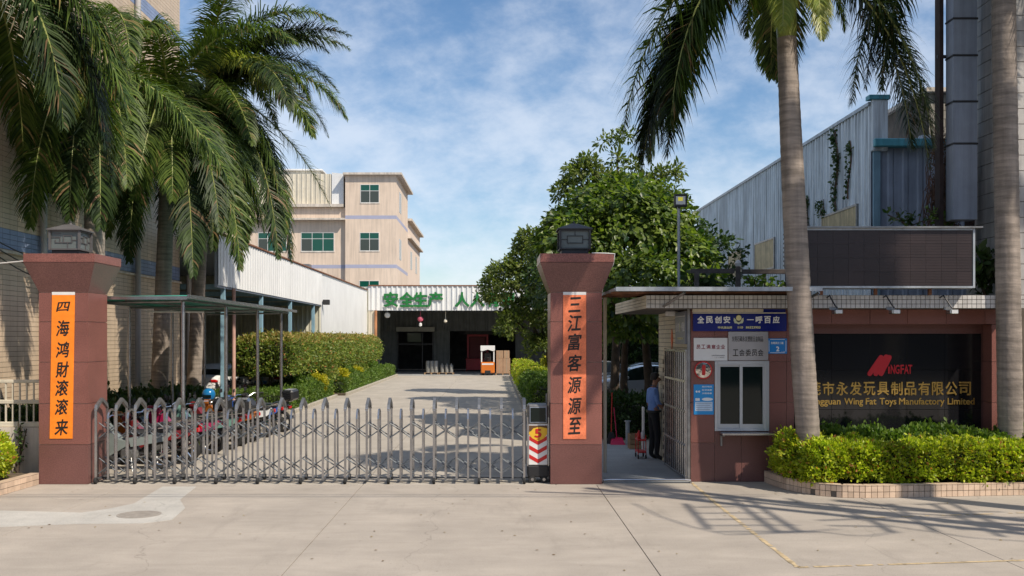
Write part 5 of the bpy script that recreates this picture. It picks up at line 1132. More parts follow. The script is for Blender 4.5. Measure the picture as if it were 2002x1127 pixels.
# ================================================================ PLANTERS
def path_tiles(par, path, z0, z1, tw, rows, mat, capmat):
    """tiles along a low wall path; outside is on the right of the path direction"""
    cum = 0
    for a, b in zip(path, path[1:]):
        A = Vector((*a, 0)); B = Vector((*b, 0)); d = B - A; n_ = max(1, round(d.length / tw)); u = d.normalized(); nn = Vector((u.y, -u.x, 0))
        th = (z1 - z0) / rows
        for i in range(n_):
            p = A + d * (i / n_); p2 = A + d * ((i + 1) / n_)
            for r in range(rows):
                q = MB(); g = .004; e = [p + u * g, p2 - u * g]; zz0 = z0 + r * th + g; zz1 = z0 + (r + 1) * th - g
                vs = [Vector((e[0].x, e[0].y, zz0)), Vector((e[1].x, e[1].y, zz0)), Vector((e[1].x, e[1].y, zz1)), Vector((e[0].x, e[0].y, zz1))]
                q.add(vs + [x + nn * .012 for x in vs], [(4, 5, 6, 7), (0, 1, 5, 4), (1, 2, 6, 5), (2, 3, 7, 6), (3, 0, 4, 7)])
                if random.random() > .012: q.build('tile', mat, par)
            q = MB(); e = [p + u * .003, p2 - u * .003]
            vs = [Vector((x.x, x.y, z1 + .002)) + nn * o_ for x, o_ in ((e[0], .014), (e[1], .014), (e[1], -.13), (e[0], -.13))]
            q.add(vs + [x + Vector((0, 0, .012)) for x in vs], [(4, 5, 6, 7), (0, 1, 5, 4), (1, 2, 6, 5), (2, 3, 7, 6), (3, 0, 4, 7)])
            q.build('cap_tile', capmat, par)
pt = thing('planter', 'low pink tiled planter kerb under the bright hedge at the sign wall', 'planter', (6.5, 16.2, 0))
rp = [(4.64, 17.06), (4.68, 16.62), (4.76, 16.2), (4.90, 15.85), (5.10, 15.58), (5.38, 15.40), (5.72, 15.36), (6.4, 15.42), (7.4, 15.55), (8.6, 15.68), (9.8, 15.8)]
path_tiles(pt, rp, 0.0, .185, .095, 2, m_tile_p, m_tile_p)
q = MB(); n_ = len(rp); inner = [(4.80, 17.06), (4.86, 16.62), (4.92, 16.3), (5.02, 16.0), (5.18, 15.75), (5.42, 15.56), (5.72, 15.52), (6.4, 15.58), (7.4, 15.71), (8.6, 15.84), (9.8, 15.96)]
q.add([(x, y, z) for z in (0, .184) for x, y in rp] + [(x, y, z) for z in (0, .184) for x, y in inner], [f for i in range(n_ - 1) for f in ((i, i + 1, i + 1 + n_, i + n_), (i + n_, i + 1 + n_, i + 1 + 3 * n_, i + 3 * n_), (i + 2 * n_, i + 3 * n_, i + 1 + 3 * n_, i + 1 + 2 * n_))]); q.build('core', m_tilegr, pt)
q = MB(); q.prism([(x, y, .0) for x, y in inner] + [(9.8, 17.09, 0), (4.80, 17.09, 0)], None, (0, 0, .14)); q.build('soil', m_earth, pt)
pt2 = thing('planter', 'low beige tiled planter kerb at the left edge beside the pillar', 'planter', (-8.5, 16.2, 0))
path_tiles(pt2, [(-7.76, 14.6), (-7.72, 15.6), (-7.66, 16.78)], 0, .185, .2, 2, m_tile_p, m_tile_p)
q = MB(); q.prism([(-7.92, 14.6, 0), (-7.77, 14.6, 0), (-7.67, 16.78, 0), (-7.82, 16.78, 0)], None, (0, 0, .184)); q.build('core', m_tilegr, pt2)
q = MB(); q.prism([(-12, 14.6, 0), (-7.92, 14.6, 0), (-7.82, 17.2, 0), (-12, 17.2, 0)], None, (0, 0, .14)); q.build('soil', m_earth, pt2)

# ================================================================ VEGETATION
def hedge(name, label, x0, x1, y0, y1, z0, z1, mat, dens, size, lump=.06, topmat=None, stems=None, group=None, core=True, rnd=.25, asp=.55, cat='hedge', faces='ftlrb', path=None):
    t = thing(name, label, cat, ((x0 + x1) / 2, (y0 + y1) / 2, 0), group); W = np.array([x1 - x0, y1 - y0, z1 - z0])
    fr_ = {'f': (0, 2, 1, -1), 'b': (0, 2, 1, 1), 'l': (1, 2, 0, -1), 'r': (1, 2, 0, 1), 't': (0, 1, 2, 1)}
    Ps, Ns = [], []
    for f in faces:
        a, b, c, sg = fr_[f]; n_ = int(W[a] * W[b] * dens); U = rng.uniform(-.5, .5, (n_, 2)); p = np.zeros((n_, 3)); p[:, a] = U[:, 0] * W[a]; p[:, b] = U[:, 1] * W[b]; p[:, c] = sg * W[c] / 2
        nn = np.zeros((n_, 3)); nn[:, c] = sg; Ps.append(p); Ns.append(nn)
    p = np.concatenate(Ps); nn = np.concatenate(Ns)
    # round the box: pull towards a superellipsoid near edges
    h = W / 2; rr = min(rnd, min(h) * .9); inn = np.clip(p, -(h - rr), (h - rr)); d = p - inn; dl = np.linalg.norm(d, axis=1, keepdims=True); k = np.where(dl > 1e-6, 1, 0)
    p = np.where(dl > rr, inn + d / np.maximum(dl, 1e-6) * rr, p); nn = np.where(dl > rr * .99, d / np.maximum(dl, 1e-6), nn)
    # lumps: shoots that stand out
    cen = np.array([(x0 + x1) / 2, (y0 + y1) / 2, (z0 + z1) / 2]); wp_ = p + cen
    def lumpf(s, ph): return np.sin(wp_[:, 0] * s + ph) * np.sin(wp_[:, 1] * s * 1.1 + ph * 2) + np.sin(wp_[:, 2] * s * 1.3 + ph * 3) * np.sin(wp_[:, 0] * s * .7 + ph)
    disp = lump * (.6 * lumpf(5.1, .7) + .5 * lumpf(11.3, 2.1) + .35 * lumpf(23., 1.1)) - np.abs(rng.normal(0, size * .8, len(p))) + (rng.random(len(p)) < .06) * rng.uniform(0, size * 1.6, len(p))
    wp2 = wp_ + nn * disp[:, None]; wp2[:, 2] = np.maximum(wp2[:, 2], .02)
    A = nn * .8 + rng.normal(size=p.shape) * .7 + np.array([0, 0, .35]); S = size * rng.uniform(.6, 1.3, len(p))
    if topmat is not None:
        hi = (wp2[:, 2] > z1 - .22 + rng.normal(0, .1, len(p))) & (rng.random(len(p)) < .8)
        leaves('foliage', wp2[~hi], A[~hi], S[~hi], mat, t, asp, kind='stuff'); leaves('top_shoots', wp2[hi], A[hi], S[hi], topmat, t, asp, kind='stuff')
    else: leaves('foliage', wp2, A, S, mat, t, asp, kind='stuff')
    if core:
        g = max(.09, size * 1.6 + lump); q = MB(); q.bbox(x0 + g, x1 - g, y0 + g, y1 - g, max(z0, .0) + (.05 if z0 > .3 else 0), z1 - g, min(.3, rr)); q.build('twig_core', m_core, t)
    if stems:
        for sx, sy, r_ in stems:
            for j in range(3): a = random.uniform(-.3, .3); b = random.uniform(-.3, .3); q = MB(); q.tube([(sx + a * .2, sy + b * .2, 0), (sx + a * .6, sy + b * .5, z0 * .6), (sx + a * 1.6, sy + b * 1.5, z0 + .45)], [r_, r_ * .8, r_ * .5], 6); q.build('stem', m_bark, t)
    return t
hedge('hedge', 'bright yellow green hedge in the tiled planter before the name panel', 4.92, 9.7, 15.62, 16.35, .16, .80, lm_hedge, 3000, .062, .06, rnd=.2)
hedge('hedge', 'rounded yellow green bush at the booth end of the planter', 4.70, 5.35, 15.95, 16.98, .16, .92, lm_hedge, 3000, .062, .06, rnd=.25, cat='bush')
hedge('shrub_row', 'darker green leafy shrubs against the name panel behind the bright hedge', 5.4, 9.7, 16.36, 17.05, .14, .93, lm_hedgeg, 1500, .085, .07, rnd=.2, asp=.5, cat='shrub')
hedge('hedge', 'yellow green hedge in the planter at the left edge', -11, -7.95, 15.2, 16.7, .15, .93, lm_hedge, 2600, .055, .06, rnd=.3)
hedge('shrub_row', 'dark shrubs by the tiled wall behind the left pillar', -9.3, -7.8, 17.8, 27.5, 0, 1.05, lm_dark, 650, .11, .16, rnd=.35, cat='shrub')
# trimmed tall hedge: a row of clipped bushes grown together
hedge('tall_hedge', 'tall clipped hedge with bronze top along the left of the driveway', -9.1, -6.95, 34.6, 62, 1.05, 2.55, lm_hedget, 620, .10, .10, topmat=lm_hedgetop, stems=[(-8.0, 35.5 + 2.6 * k, .05) for k in range(10)], rnd=.5, faces='ftrl')
for k, yy in enumerate((36.5, 41.5, 47, 52, 57)):
    lab = ['nearest', 'second', 'middle', 'fourth', 'farthest'][k] + ' loose green bush under the tall clipped hedge'
    hedge('bush', lab, -7.9, -6.9, yy, yy + 2.6, 0, [.95, 1.2, 1.1, 1.2, 1.1][k], [lm_hedgeg, lm_hedget][k % 2], 500, .10, .14, rnd=.45, cat='bush', group='bushes under the tall hedge')
for k, (x, y, s_) in enumerate(((-7.0, 39.5, .35), (-6.95, 44.5, .45), (-7.0, 50.5, .35))):
    hedge('yellow_shrub', ['near', 'middle', 'far'][k] + ' small golden leaved shrub beside the low driveway hedge', x - s_, x + s_, y - s_, y + s_, .3, .8 + s_ * .6, lm_yel, 900, .09, .08, rnd=s_ * .8, cat='shrub', group='golden shrubs by the driveway')
hedge('low_hedge', 'near low clipped green hedge with a squared end left of the driveway', -8.4, -6.66, 32.8, 41.4, .05, .72, lm_hedgeg, 900, .065, .05, rnd=.14)
hedge('low_hedge', 'low green hedge running across behind the parked motorcycles', -12.3, -8.42, 32.8, 34.2, .05, .70, lm_hedgeg, 900, .065, .05, rnd=.14)
hedge('low_hedge', 'far low clipped green hedge ending at the dark workshop', -7.7, -6.42, 43.2, 65, .05, .72, lm_hedgeg, 620, .075, .05, rnd=.14)
hedge('low_hedge', 'dark green stepped hedge along the right kerb of the driveway', 1.2, 2.6, 33, 44, .05, .95, lm_hedgeg, 700, .075, .08, rnd=.2)
hedge('low_hedge', 'far bright topped hedge along the right kerb of the driveway', 1.2, 2.5, 45, 56, .05, 1.0, lm_hedge, 450, .08, .07, rnd=.2)
hedge('low_hedge', 'farthest low hedge at the right of the driveway near the boxes', 1.2, 2.3, 57, 64.5, .05, 1.05, lm_hedge, 350, .09, .07, rnd=.2)
hedge('yellow_shrub', 'large yellow green shrub behind the right driveway hedge', 2.6, 4.6, 50, 53, .3, 1.5, lm_yel, 500, .10, .15, rnd=.5, cat='shrub')
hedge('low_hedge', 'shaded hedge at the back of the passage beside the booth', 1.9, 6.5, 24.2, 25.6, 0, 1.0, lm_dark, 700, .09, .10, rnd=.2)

def blob_tree(name, label, base, blobs, trunks, mat, leaf, ncl, per, asp, nobj, part='foliage', droop=.3, bark=m_bark, clr=.22, limbs=True, cat='tree', hang=False):
    t = thing(name, label, cat, base); B = np.array(base)
    for pts, rs in trunks: q = MB(); q.tube([tuple(B + np.array(p)) for p in pts], rs, 10); q.build('trunk', bark, t, True)
    Ps, As, Ss, Ns = [], [], [], []
    C = np.array([b[:3] for b in blobs], float) + B * 1.0; Rr = np.array([b[3:6] for b in blobs], float)
    wts = Rr[:, 0] * Rr[:, 2]; wts = wts / wts.sum()
    for i in range(len(blobs)):
        n_ = int(ncl * wts[i]); d = nrm(rng.normal(size=(n_, 3))); d[:, 2] = np.where(d[:, 2] < -.5, -d[:, 2], d[:, 2]); r_ = rng.uniform(.55, 1.0, n_) ** .5 * rng.uniform(.85, 1.08, n_); r_ = np.where(rng.random(n_) < .1, r_ * .6, r_)
        c = C[i] + d * Rr[i] * r_[:, None]
        keep = np.ones(n_, bool)
        for j in range(len(blobs)):
            if j != i: keep &= (np.linalg.norm((c - C[j]) / Rr[j], axis=1) > .75)
        c = c[keep]; d = nrm(d[keep] / Rr[i]); m_ = len(c); k = per
        cc = np.repeat(c, k, 0); dd = np.repeat(d, k, 0); a = nrm(rng.normal(size=cc.shape) + dd * .8 - np.array([0, 0, droop]))
        if hang: a = nrm(a + np.array([0, 0, -.5]))
        Ps.append(cc + a * rng.uniform(.0, clr, (len(cc), 1))); As.append(a); Ss.append(leaf * rng.uniform(.6, 1.25, len(cc))); Ns.append(dd + np.array([0, 0, .5]))
    Pn, A, S, Nn = map(np.concatenate, (Ps, As, Ss, Ns))
    if nobj: split_leaves(part, Pn, A, S, mat, t, asp, Nn, nobj)
    else: leaves(part, Pn, A, S, mat, t, asp, Nn=Nn, kind='stuff')
    if limbs:
        for i in range(len(blobs)):
            p0 = B + np.array(trunks[i % len(trunks)][0][-1]); e = C[i]; mid = (p0 + e) / 2 + rng.normal(size=3) * .15 - np.array([0, 0, .2])
            q = MB(); q.tube([tuple(p0 - np.array([0, 0, .15])), tuple(mid), tuple(e)], [.07, .05, .02], 7); q.build('limb', bark, t, True)
    return t
def pb(px, py, Y, rx, rz, ry=None): p = P(px, py, Y); s = Y / F; return (p.x, p.y, p.z, rx * s, (ry or rx * .9) * s, rz * s)
def rel(bl, b): return [(x - b[0], y - b[1], z - b[2], rx, ry, rz) for x, y, z, rx, ry, rz in bl]
bs = (gx(1262, 27.5), 27.5, 0)
bl_ = [pb(1230, 480, 27, 120, 120), pb(1322, 530, 26.5, 80, 85), pb(1140, 520, 26.5, 80, 100), pb(1240, 570, 26, 140, 80), pb(1170, 430, 28, 70, 70), pb(1290, 430, 27.5, 70, 65), pb(1365, 570, 27.5, 46, 55), pb(1215, 395, 28, 65, 50), pb(1100, 470, 28, 45, 55), pb(1290, 600, 25.8, 120, 45), pb(1210, 630, 26, 80, 50)]
blob_tree('broadleaf_tree', 'large dark tree with broad drooping leaves behind the awning', bs, rel(bl_, bs),
          [([(0, 0, 0), (.1, 0, 1.2), (.0, .1, 2.6)], [.16, .13, .1]), ([(-.45, .4, 0), (-.55, .4, 1.2), (-.5, .3, 2.8)], [.13, .11, .08])], lm_big, .185, 3300, 9, .60, 270, hang=True, droop=.5, clr=.25)
bs = (gx(1010, 44) + 1.6, 44, 0)
bl_ = [pb(1000, 560, 44, 58, 50), pb(1045, 520, 44, 50, 55), pb(970, 575, 44.5, 36, 30), pb(1040, 620, 44, 60, 50), pb(1005, 640, 43.5, 35, 35), pb(1080, 560, 43, 50, 70), pb(1035, 475, 44, 28, 26), pb(1065, 680, 44, 40, 30)]
blob_tree('leafy_tree', 'smaller leafy tree leaning over the driveway left of the booth pillar', bs, rel(bl_, bs), [([(0, 0, 0), (-.1, 0, 1.1), (-.3, 0, 2.2)], [.13, .11, .09])], lm_small, .17, 2300, 9, .5, 0, clr=.2)
bs = (gx(1200, 36), 36, 0)
bl_ = [pb(1140, 345, 36, 42, 24), pb(1185, 365, 36, 45, 26), pb(1245, 372, 36, 55, 26), pb(1300, 345, 36, 34, 14), pb(1112, 375, 36, 28, 22), pb(1225, 268, 36, 22, 9), pb(1188, 278, 36, 20, 9), pb(1205, 312, 36, 14, 9), pb(1232, 325, 36, 16, 10), pb(1322, 332, 36, 12, 9), pb(1200, 410, 36, 100, 36), pb(1092, 440, 37, 26, 30), pb(1058, 500, 37, 24, 30), pb(1075, 470, 37, 26, 24), pb(1150, 320, 36, 24, 12)]
blob_tree('tall_tree', 'tall tree with a tufted top shoot rising above the broad leaved tree', bs, rel(bl_, bs), [([(0, 0, 0), (.1, 0, 2.5), (.0, .1, 5), (.05, 0, 6.2), (.1, 0, 7.4), (.15, 0, 9.1)], [.18, .15, .11, .07, .05, .025])], lm_small, .19, 1150, 9, .42, 0, clr=.22, limbs=False)
# shade trees seen through the passage
bs = (6.5, 33, 0)
bl_ = [(4.6, 33, 5.2, 2.6, 2.2, 1.8), (3.0, 33.5, 4.2, 1.4, 1.4, 1.2), (6.6, 33.2, 4.8, 1.8, 1.6, 1.5), (4.6, 31, 3.6, 2, 1, .9), (2.4, 36, 4.3, 1.2, 1.5, 1.3)]
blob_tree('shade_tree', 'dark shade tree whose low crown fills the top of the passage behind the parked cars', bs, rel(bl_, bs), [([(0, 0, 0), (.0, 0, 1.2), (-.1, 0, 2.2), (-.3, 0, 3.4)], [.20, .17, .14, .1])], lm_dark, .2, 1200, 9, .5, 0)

hedge('tall_hedge', 'tall dark hedge closing the view behind the cars seen through the passage', 2.9, 10.2, 49, 50.5, .1, 3.6, lm_dark, 350, .14, .2, rnd=.3, faces='ftl')
# palms -------------------------------------------------------------------
def frond(par, c, az, el0, bend, Lr, wl, mat, n=230, twist=0., side=0., seed=0, power=.5):
    """one feather frond: curved rib with hanging leaflets"""
    r = np.random.default_rng(seed); m = 26; s = np.linspace(0, 1, m); el = el0 - bend * s ** power; azs = az + side * s ** 1.5
    d = np.stack([np.cos(el) * np.cos(azs), np.cos(el) * np.sin(azs), np.sin(el)], 1); pts = np.array(c) + np.concatenate([np.zeros((1, 3)), np.cumsum(d[:-1] * (Lr / (m - 1)), 0)])
    t_ = np.concatenate([np.linspace(.10, .995, n)] * 2); sg = np.concatenate([np.ones(n), -np.ones(n)]); k = t_ * (m - 1); i0 = np.clip(k.astype(int), 0, m - 2); f = (k - i0)[:, None]
    p = pts[i0] * (1 - f) + pts[i0 + 1] * f; dd = nrm(d[i0]); up = np.array([0, 0, 1.]); lat = np.cross(dd, up); ll = np.linalg.norm(lat, axis=1, keepdims=True); fixed = np.array([-math.sin(az), math.cos(az), 0]) * -1.0
    lat = nrm(lat + fixed * .35); nn = nrm(np.cross(lat, dd))
    tw = twist + r.normal(0, .28, len(t_)); lat2 = lat * np.cos(tw)[:, None] + nn * np.sin(tw)[:, None]
    Lf = wl * (np.sin(np.pi * np.clip(t_ * .88 + .10, 0, 1)) ** .6) * r.uniform(.82, 1.1, len(t_)); Lf = Lf * np.where(t_ > .9, .75, 1)
    fw = (.35 + .75 * t_)[:, None]
    a0 = nrm(lat2 * sg[:, None] * 1.0 + dd * fw + nn * r.normal(.12, .22, (len(t_), 1)))
    g = np.array([0, 0, -1.]); seg = 3; cur = p.copy(); a = a0; rows = []
    wd = .034 * (wl / .8) * r.uniform(.8, 1.2, len(t_)); 
    for j in range(seg + 1):
        wj = wd * [.7, 1.0, .7, .08][j]; b = nrm(np.cross(a, nn + .3 * lat2)); rows += [cur + b * wj[:, None] * .5, cur - b * wj[:, None] * .5]
        if j < seg: cur = cur + a * (Lf / seg)[:, None]; a = nrm(a + g * [.42, .55, .5][j] * r.uniform(.6, 1.4, (len(t_), 1)))
    V = np.stack(rows, 1).reshape(-1, 3) - np.array(ORG[par]); b = (np.arange(len(t_)) * (2 * (seg + 1))).reshape(-1, 1)
    Q = np.concatenate([b + np.array([[2 * j, 2 * j + 1, 2 * j + 3, 2 * j + 2]]) for j in range(seg)])
    o = bpy.data.objects.new('frond', arr_mesh('frond', V, Q, mat)); col.objects.link(o); o.parent = par; ORG[o] = ORG[par].copy()
    q = MB(); q.tube([tuple(x) for x in pts[::2]] , [.035 * (1 - .85 * i / 12) for i in range(13)], 5); q.build('frond_rib', m_rachis, o)
    return o
def palm(label, base, top, r0, r1, crown, specs, nrand, seed, lean=0., rmid=None, Lr=4.0, skip=None, shaft=1.0, mats=None):
    t = thing('royal_palm', label, 'palm tree', base, 'royal palms'); rr = np.random.default_rng(seed); b = Vector(base); T = Vector(top); n_ = 40; pts = []; rs = []
    for i in range(n_ + 1):
        s = i / n_; p = b.lerp(T, s); p.x += lean * math.sin(math.pi * s); pts.append(tuple(p)); r_ = r0 * (1 - s) + r1 * s
        if rmid: r_ += rmid * math.sin(math.pi * s)
        if s < .04: r_ *= 1.12
        rs.append(r_)
    # ring scars: small steps along the bark
    P2, R2 = [], []; zc = 0; m = int((T - b).length / .075)
    for i in range(m + 1):
        s = i / m; k = min(int(s * n_), n_ - 1); f = s * n_ - k; p = Vector(pts[k]).lerp(Vector(pts[k + 1]), f); r_ = rs[k] * (1 - f) + rs[k + 1] * f
        P2.append(tuple(p)); R2.append(r_ * (1 + (.018 if i % 2 else -.006) + rr.normal(0, .006)))
    q = MB(); q.tube(P2, R2, 20); q.build('trunk', m_trunk, t, True)
    q = MB(); tp_ = T + Vector((0, 0, shaft)); q.tube([tuple(T - Vector((0, 0, .05))), tuple(T + Vector((0, 0, .15))), tuple(T + Vector((0, 0, shaft * .6))), tuple(tp_)], [r1 * .98, r1 * 1.08, r1 * .9, r1 * .5], 16); q.build('crownshaft', m_shaft, t, True)
    c = T + Vector((0, 0, shaft * .9)) if crown is None else Vector(crown)
    if mats is None: mats = [lm_palm, lm_palm, lm_palmd]
    for j, (az, el, bend, L_, wl, mt, sd_) in enumerate(specs):
        frond(t, tuple(c), R(az), R(el), R(bend), L_, wl, mt, seed=seed * 100 + j, side=R(sd_ if sd_ < 900 else 0), twist=rr.normal(0, .1), power=1.0 if sd_ > 900 else .30)
    for j in range(nrand):
        az = 360 * j / nrand + rr.uniform(-14, 14); el = rr.uniform(15, 75); bend = el + rr.uniform(60, 88)
        if skip and skip(az % 360, el): continue
        frond(t, tuple(c + Vector((0, 0, rr.uniform(-.1, .15)))), R(az), R(el), R(bend), Lr * rr.uniform(.85, 1.1), rr.uniform(.62, .82), mats[j % len(mats)], seed=seed * 100 + 50 + j, side=R(rr.uniform(-25, 25)), twist=rr.normal(0, .2), power=rr.choice([.32, .45, .75]))
    return t
K = F
# left palms beside the tiled wall
palm('royal palm directly behind the left pillar, its trunk above the lantern', (gx(186, 21.7), 21.7, 0), (gx(184, 21.7), 21.7, gz(225, 21.7)), .235, .20, None,
     [(-80, 35, 122, 4.5, .90, lm_palmd, 0), (-105, 30, 118, 4.0, .80, lm_palm, 10), (-50, 45, 130, 3.8, .80, lm_palm, 0), (200, 35, 120, 4.2, .85, lm_palmd, 0), (-140, 40, 125, 4.0, .80, lm_palm, 0), (-85, 60, 130, 2.6, .7, lm_palmy, 0), (170, 50, 130, 3.9, .8, lm_palm, 0), (-95, 45, 132, 5.0, .85, lm_palm, 0), (-65, 30, 118, 4.6, .85, lm_palmd, 0), (-120, 55, 140, 3.4, .8, lm_palm, 0)], 7, 1, Lr=4.3)
palm('royal palm just right of the pillar with its grey trunk under the canopy', (gx(308, 25.9), 25.9, 0), (gx(330, 25.9), 25.9, gz(285, 25.9)), .22, .185, None,
     [(-90, 40, 126, 5.6, .90, lm_palmd, 0), (-40, 45, 130, 4.6, .80, lm_palm, 0), (-165, 35, 121, 5.4, .85, lm_palmd, 0), (-70, 60, 140, 4.2, .80, lm_palm, 0), (10, 45, 128, 4.4, .80, lm_palm, 0), (-125, 50, 134, 5.5, .82, lm_palm, 0), (-60, 20, 105, 5.6, .85, lm_palmd, 0), (-100, 55, 140, 5.2, .85, lm_palm, 0), (-140, 30, 116, 5.6, .9, lm_palmd, 0), (-30, 30, 118, 5.4, .85, lm_palm, 0), (180, 45, 130, 5.0, .85, lm_palm, 0), (-80, 70, 120, 4.6, .9, lm_palm, 999), (-20, 75, 115, 4.8, .9, lm_palm, 999), (-150, 70, 120, 4.4, .9, lm_palm, 999)], 9, 2, Lr=4.8)
palm('royal palm farthest right of the left row with arching fronds over the sky', (gx(376, 28.8), 28.8, 0), (gx(402, 28.8), 28.8, gz(250, 28.8)), .21, .17, None,
     [(-5, 42, 108, 4.9, .95, lm_palm, 999), (-20, 28, 104, 4.4, .90, lm_palm, 999), (12, 62, 120, 4.6, .90, lm_palm, 999), (-15, 25, 112, 5.2, .85, lm_palmd, 0), (-30, 20, 106, 6.0, .88, lm_palmd, 0), (-95, 30, 118, 5.9, .85, lm_palmd, 0), (0, 75, 115, 4.5, .88, lm_palm, 999), (-5, 10, 96, 5.8, .85, lm_palmd, 0), (-130, 35, 122, 4.6, .82, lm_palm, 0), (-60, 40, 128, 4.8, .85, lm_palm, 0), (-40, 60, 135, 3.6, .8, lm_palmy, 999), (-12, 58, 130, 4.0, .8, lm_palm, 999), (-70, 30, 118, 6.0, .9, lm_palmd, 0), (-110, 50, 136, 5.6, .85, lm_palm, 0), (-50, 30, 118, 5.6, .9, lm_palm, 0), (-18, 40, 128, 5.4, .9, lm_palm, 0), (-10, 80, 112, 5.2, .95, lm_palm, 999), (10, 68, 98, 5.0, .95, lm_palm, 999), (-60, 80, 118, 5.2, .9, lm_palm, 999), (-3, 62, 84, 5.0, .9, lm_palmd, 999)], 12, 3, Lr=4.8)
palm('royal palm at the far left edge with only its fronds in view', (-8.95, 17.2, 0), (-8.95, 17.2, gz(20, 17.2)), .22, .18, None,
     [(5, 35, 120, 4.3, .85, lm_palmd, 0), (-20, 30, 116, 4.0, .82, lm_palmd, 0), (95, 45, 130, 4.2, .82, lm_palm, 0), (20, 55, 135, 3.4, .8, lm_palmy, 0), (25, 20, 106, 4.8, .85, lm_palmd, 0), (50, 55, 138, 4.6, .85, lm_palm, 0), (0, 60, 140, 4.4, .85, lm_palm, 0), (15, 70, 125, 3.8, .85, lm_palm, 999)], 3, 4)
_p3 = [o for o in bpy.data.objects if o.name.startswith('royal_palm')]
_p3 = [o for o in _p3 if o['label'].startswith('royal palm farthest right')][0]
for _k, _a in enumerate((-95, -60, -130, -20)):
    _o = frond(_p3, (gx(398, 28.8), 28.8, gz(270 + 6 * _k, 28.8)), R(_a), R(5), R(93), 3.8 - .3 * _k, .5, lm_dead, n=60, seed=900 + _k, power=.25)
# right palms
palm('leaning royal palm in the planter between the booth and the name panel', (gx(1586, 16.1), 16.1, .14), (gx(1538, 16.1), 16.1, gz(75, 16.1)), .182, .152, None,
     [(186, 50, 140, 4.3, .95, lm_palmd, 0), (176, 40, 126, 3.4, .85, lm_palm, 0), (200, 50, 138, 4.2, .95, lm_palmd, 0), (165, 58, 144, 3.6, .82, lm_palmd, 0), (190, 65, 148, 4.8, .9, lm_palm, 0), (180, 35, 120, 4.6, .95, lm_palmd, 0), (160, 45, 132, 4.4, .9, lm_palm, 0), (172, 30, 112, 4.4, 1.0, lm_palmd, 0), (194, 25, 110, 4.3, 1.0, lm_palmd, 0), (206, 60, 148, 4.4, .95, lm_palmd, 0), (-8, 22, 106, 4.5, .72, lm_palmd, 0), (-20, 30, 114, 4.3, .7, lm_palmd, 0), (6, 40, 126, 4.2, .7, lm_palmd, 0),
      (-70, 20, 108, 2.0, .42, lm_palmy, 0), (-110, 25, 112, 1.9, .42, lm_palmy, 0), (-30, 30, 115, 1.8, .40, lm_palm, 0), (210, 30, 118, 1.9, .40, lm_palm, 0), (-85, 60, 140, 2.2, .45, lm_palmy, 0)], 11, 5, lean=-.03, rmid=.02, Lr=3.4,
     skip=lambda az, el: (az > 215 or az < 70 or 105 < az < 215), shaft=1.5)
palm('royal palm near the right edge standing before the tiled tower', (gx(1977, 16.55), 16.55, .14), (gx(1960, 16.55), 16.55, gz(-110, 16.55)), .195, .185, None,
     [(184, 45, 131, 5.0, .9, lm_palm, 0), (180, 40, 126, 4.5, .85, lm_palmd, 0), (196, 38, 124, 4.7, .75, lm_palmd, 0), (172, 50, 134, 3.3, .72, lm_palm, 0)], 11, 6, Lr=3.6, skip=lambda az, el: 105 < az < 300)
palm('added royal palm out of view on the right, shading the booth and its pillar', (10.9, 11.6, 0), (10.9, 11.8, 12.0), .24, .20, None, [], 14, 9, Lr=4.0)  # unseen palm, added so its tall crown shades the right pillar and booth

# small plants and vines
def plant(label, c, n, size, mat, spread, h, cat='plant', name='leafy_plant', stems=5):
    t = thing(name, label, cat, c); C = np.array(c); Ps, As = [], []
    for k in range(stems):
        e = C + np.array([rng.normal(0, spread), rng.normal(0, spread * .5), h * rng.uniform(.6, 1)]); q = MB(); q.tube([tuple(C), tuple((C + e) / 2 + rng.normal(size=3) * .05), tuple(e)], .012, 5); q.build('stem', m_bark, t)
        s = rng.uniform(.25, 1, (n // stems, 1)); Ps.append(C + (e - C) * s + rng.normal(0, size * .4, (n // stems, 3))); As.append(rng.normal(size=(n // stems, 3)) + np.array([0, 0, .2]))
    leaves('leaves', np.concatenate(Ps), np.concatenate(As), size * rng.uniform(.7, 1.2, sum(map(len, Ps))), mat, t, .45, kind='stuff'); return t
plant('small green shrub growing on the roof behind the billboard', (gx(1775, 18.2), 18.2, gz(445, 18.2)), 90, .11, lm_dark, .35, .32)
plant('green shrub beside the foot of the grey duct', (gx(1852, 18.3), 18.3, gz(445, 18.3)), 120, .10, lm_hedgeg, .2, .4)
plant('dark fern like plant wedged right of the billboard', (gx(1925, 17.6), 17.6, 3.2), 160, .22, lm_dark, .2, 1.0)
plant('creeping plant along the pergola rail behind the awning', (gx(1490, 18.7), 18.7, 3.2), 260, .11, lm_hedgeg, .5, .5)
plant('broad leaved pot plants on the booth roof behind the lamp pole', (gx(1385, 19), 19, 3.2), 220, .2, lm_dark, .35, .5)
plant('low green weed on the planter beside the railing', (-8.25, 17.3, .1), 120, .08, lm_dark, .15, .95)
def vines(name, label, regs, mat, size, c, cat='climbing plant'):
    t = thing(name, label, cat, c); Ps, As = [], []
    for (x, y0, y1, z0, z1, n) in regs:
        yc = rng.uniform(y0, y1, n); zc = z0 + (z1 - z0) * rng.random(n) ** .8; Ps.append(np.stack([x - .06 - rng.random(n) * .12, yc + .15 * np.sin(zc * 3), zc], 1)); As.append(rng.normal(size=(n, 3)) - np.array([.3, 0, .6]))
        for k in range(3): q = MB(); yy = (y0 + y1) / 2 + (k - 1) * (y1 - y0) * .25; q.tube([(x - .07, yy + .15 * math.sin(z * 3), z) for z in np.linspace(z0, z1, 9)], .012, 4); q.build('stem', m_dry, t)
    leaves('leaves', np.concatenate(Ps), np.concatenate(As), size * rng.uniform(.6, 1.3, sum(map(len, Ps))), mat, t, .7, kind='stuff')
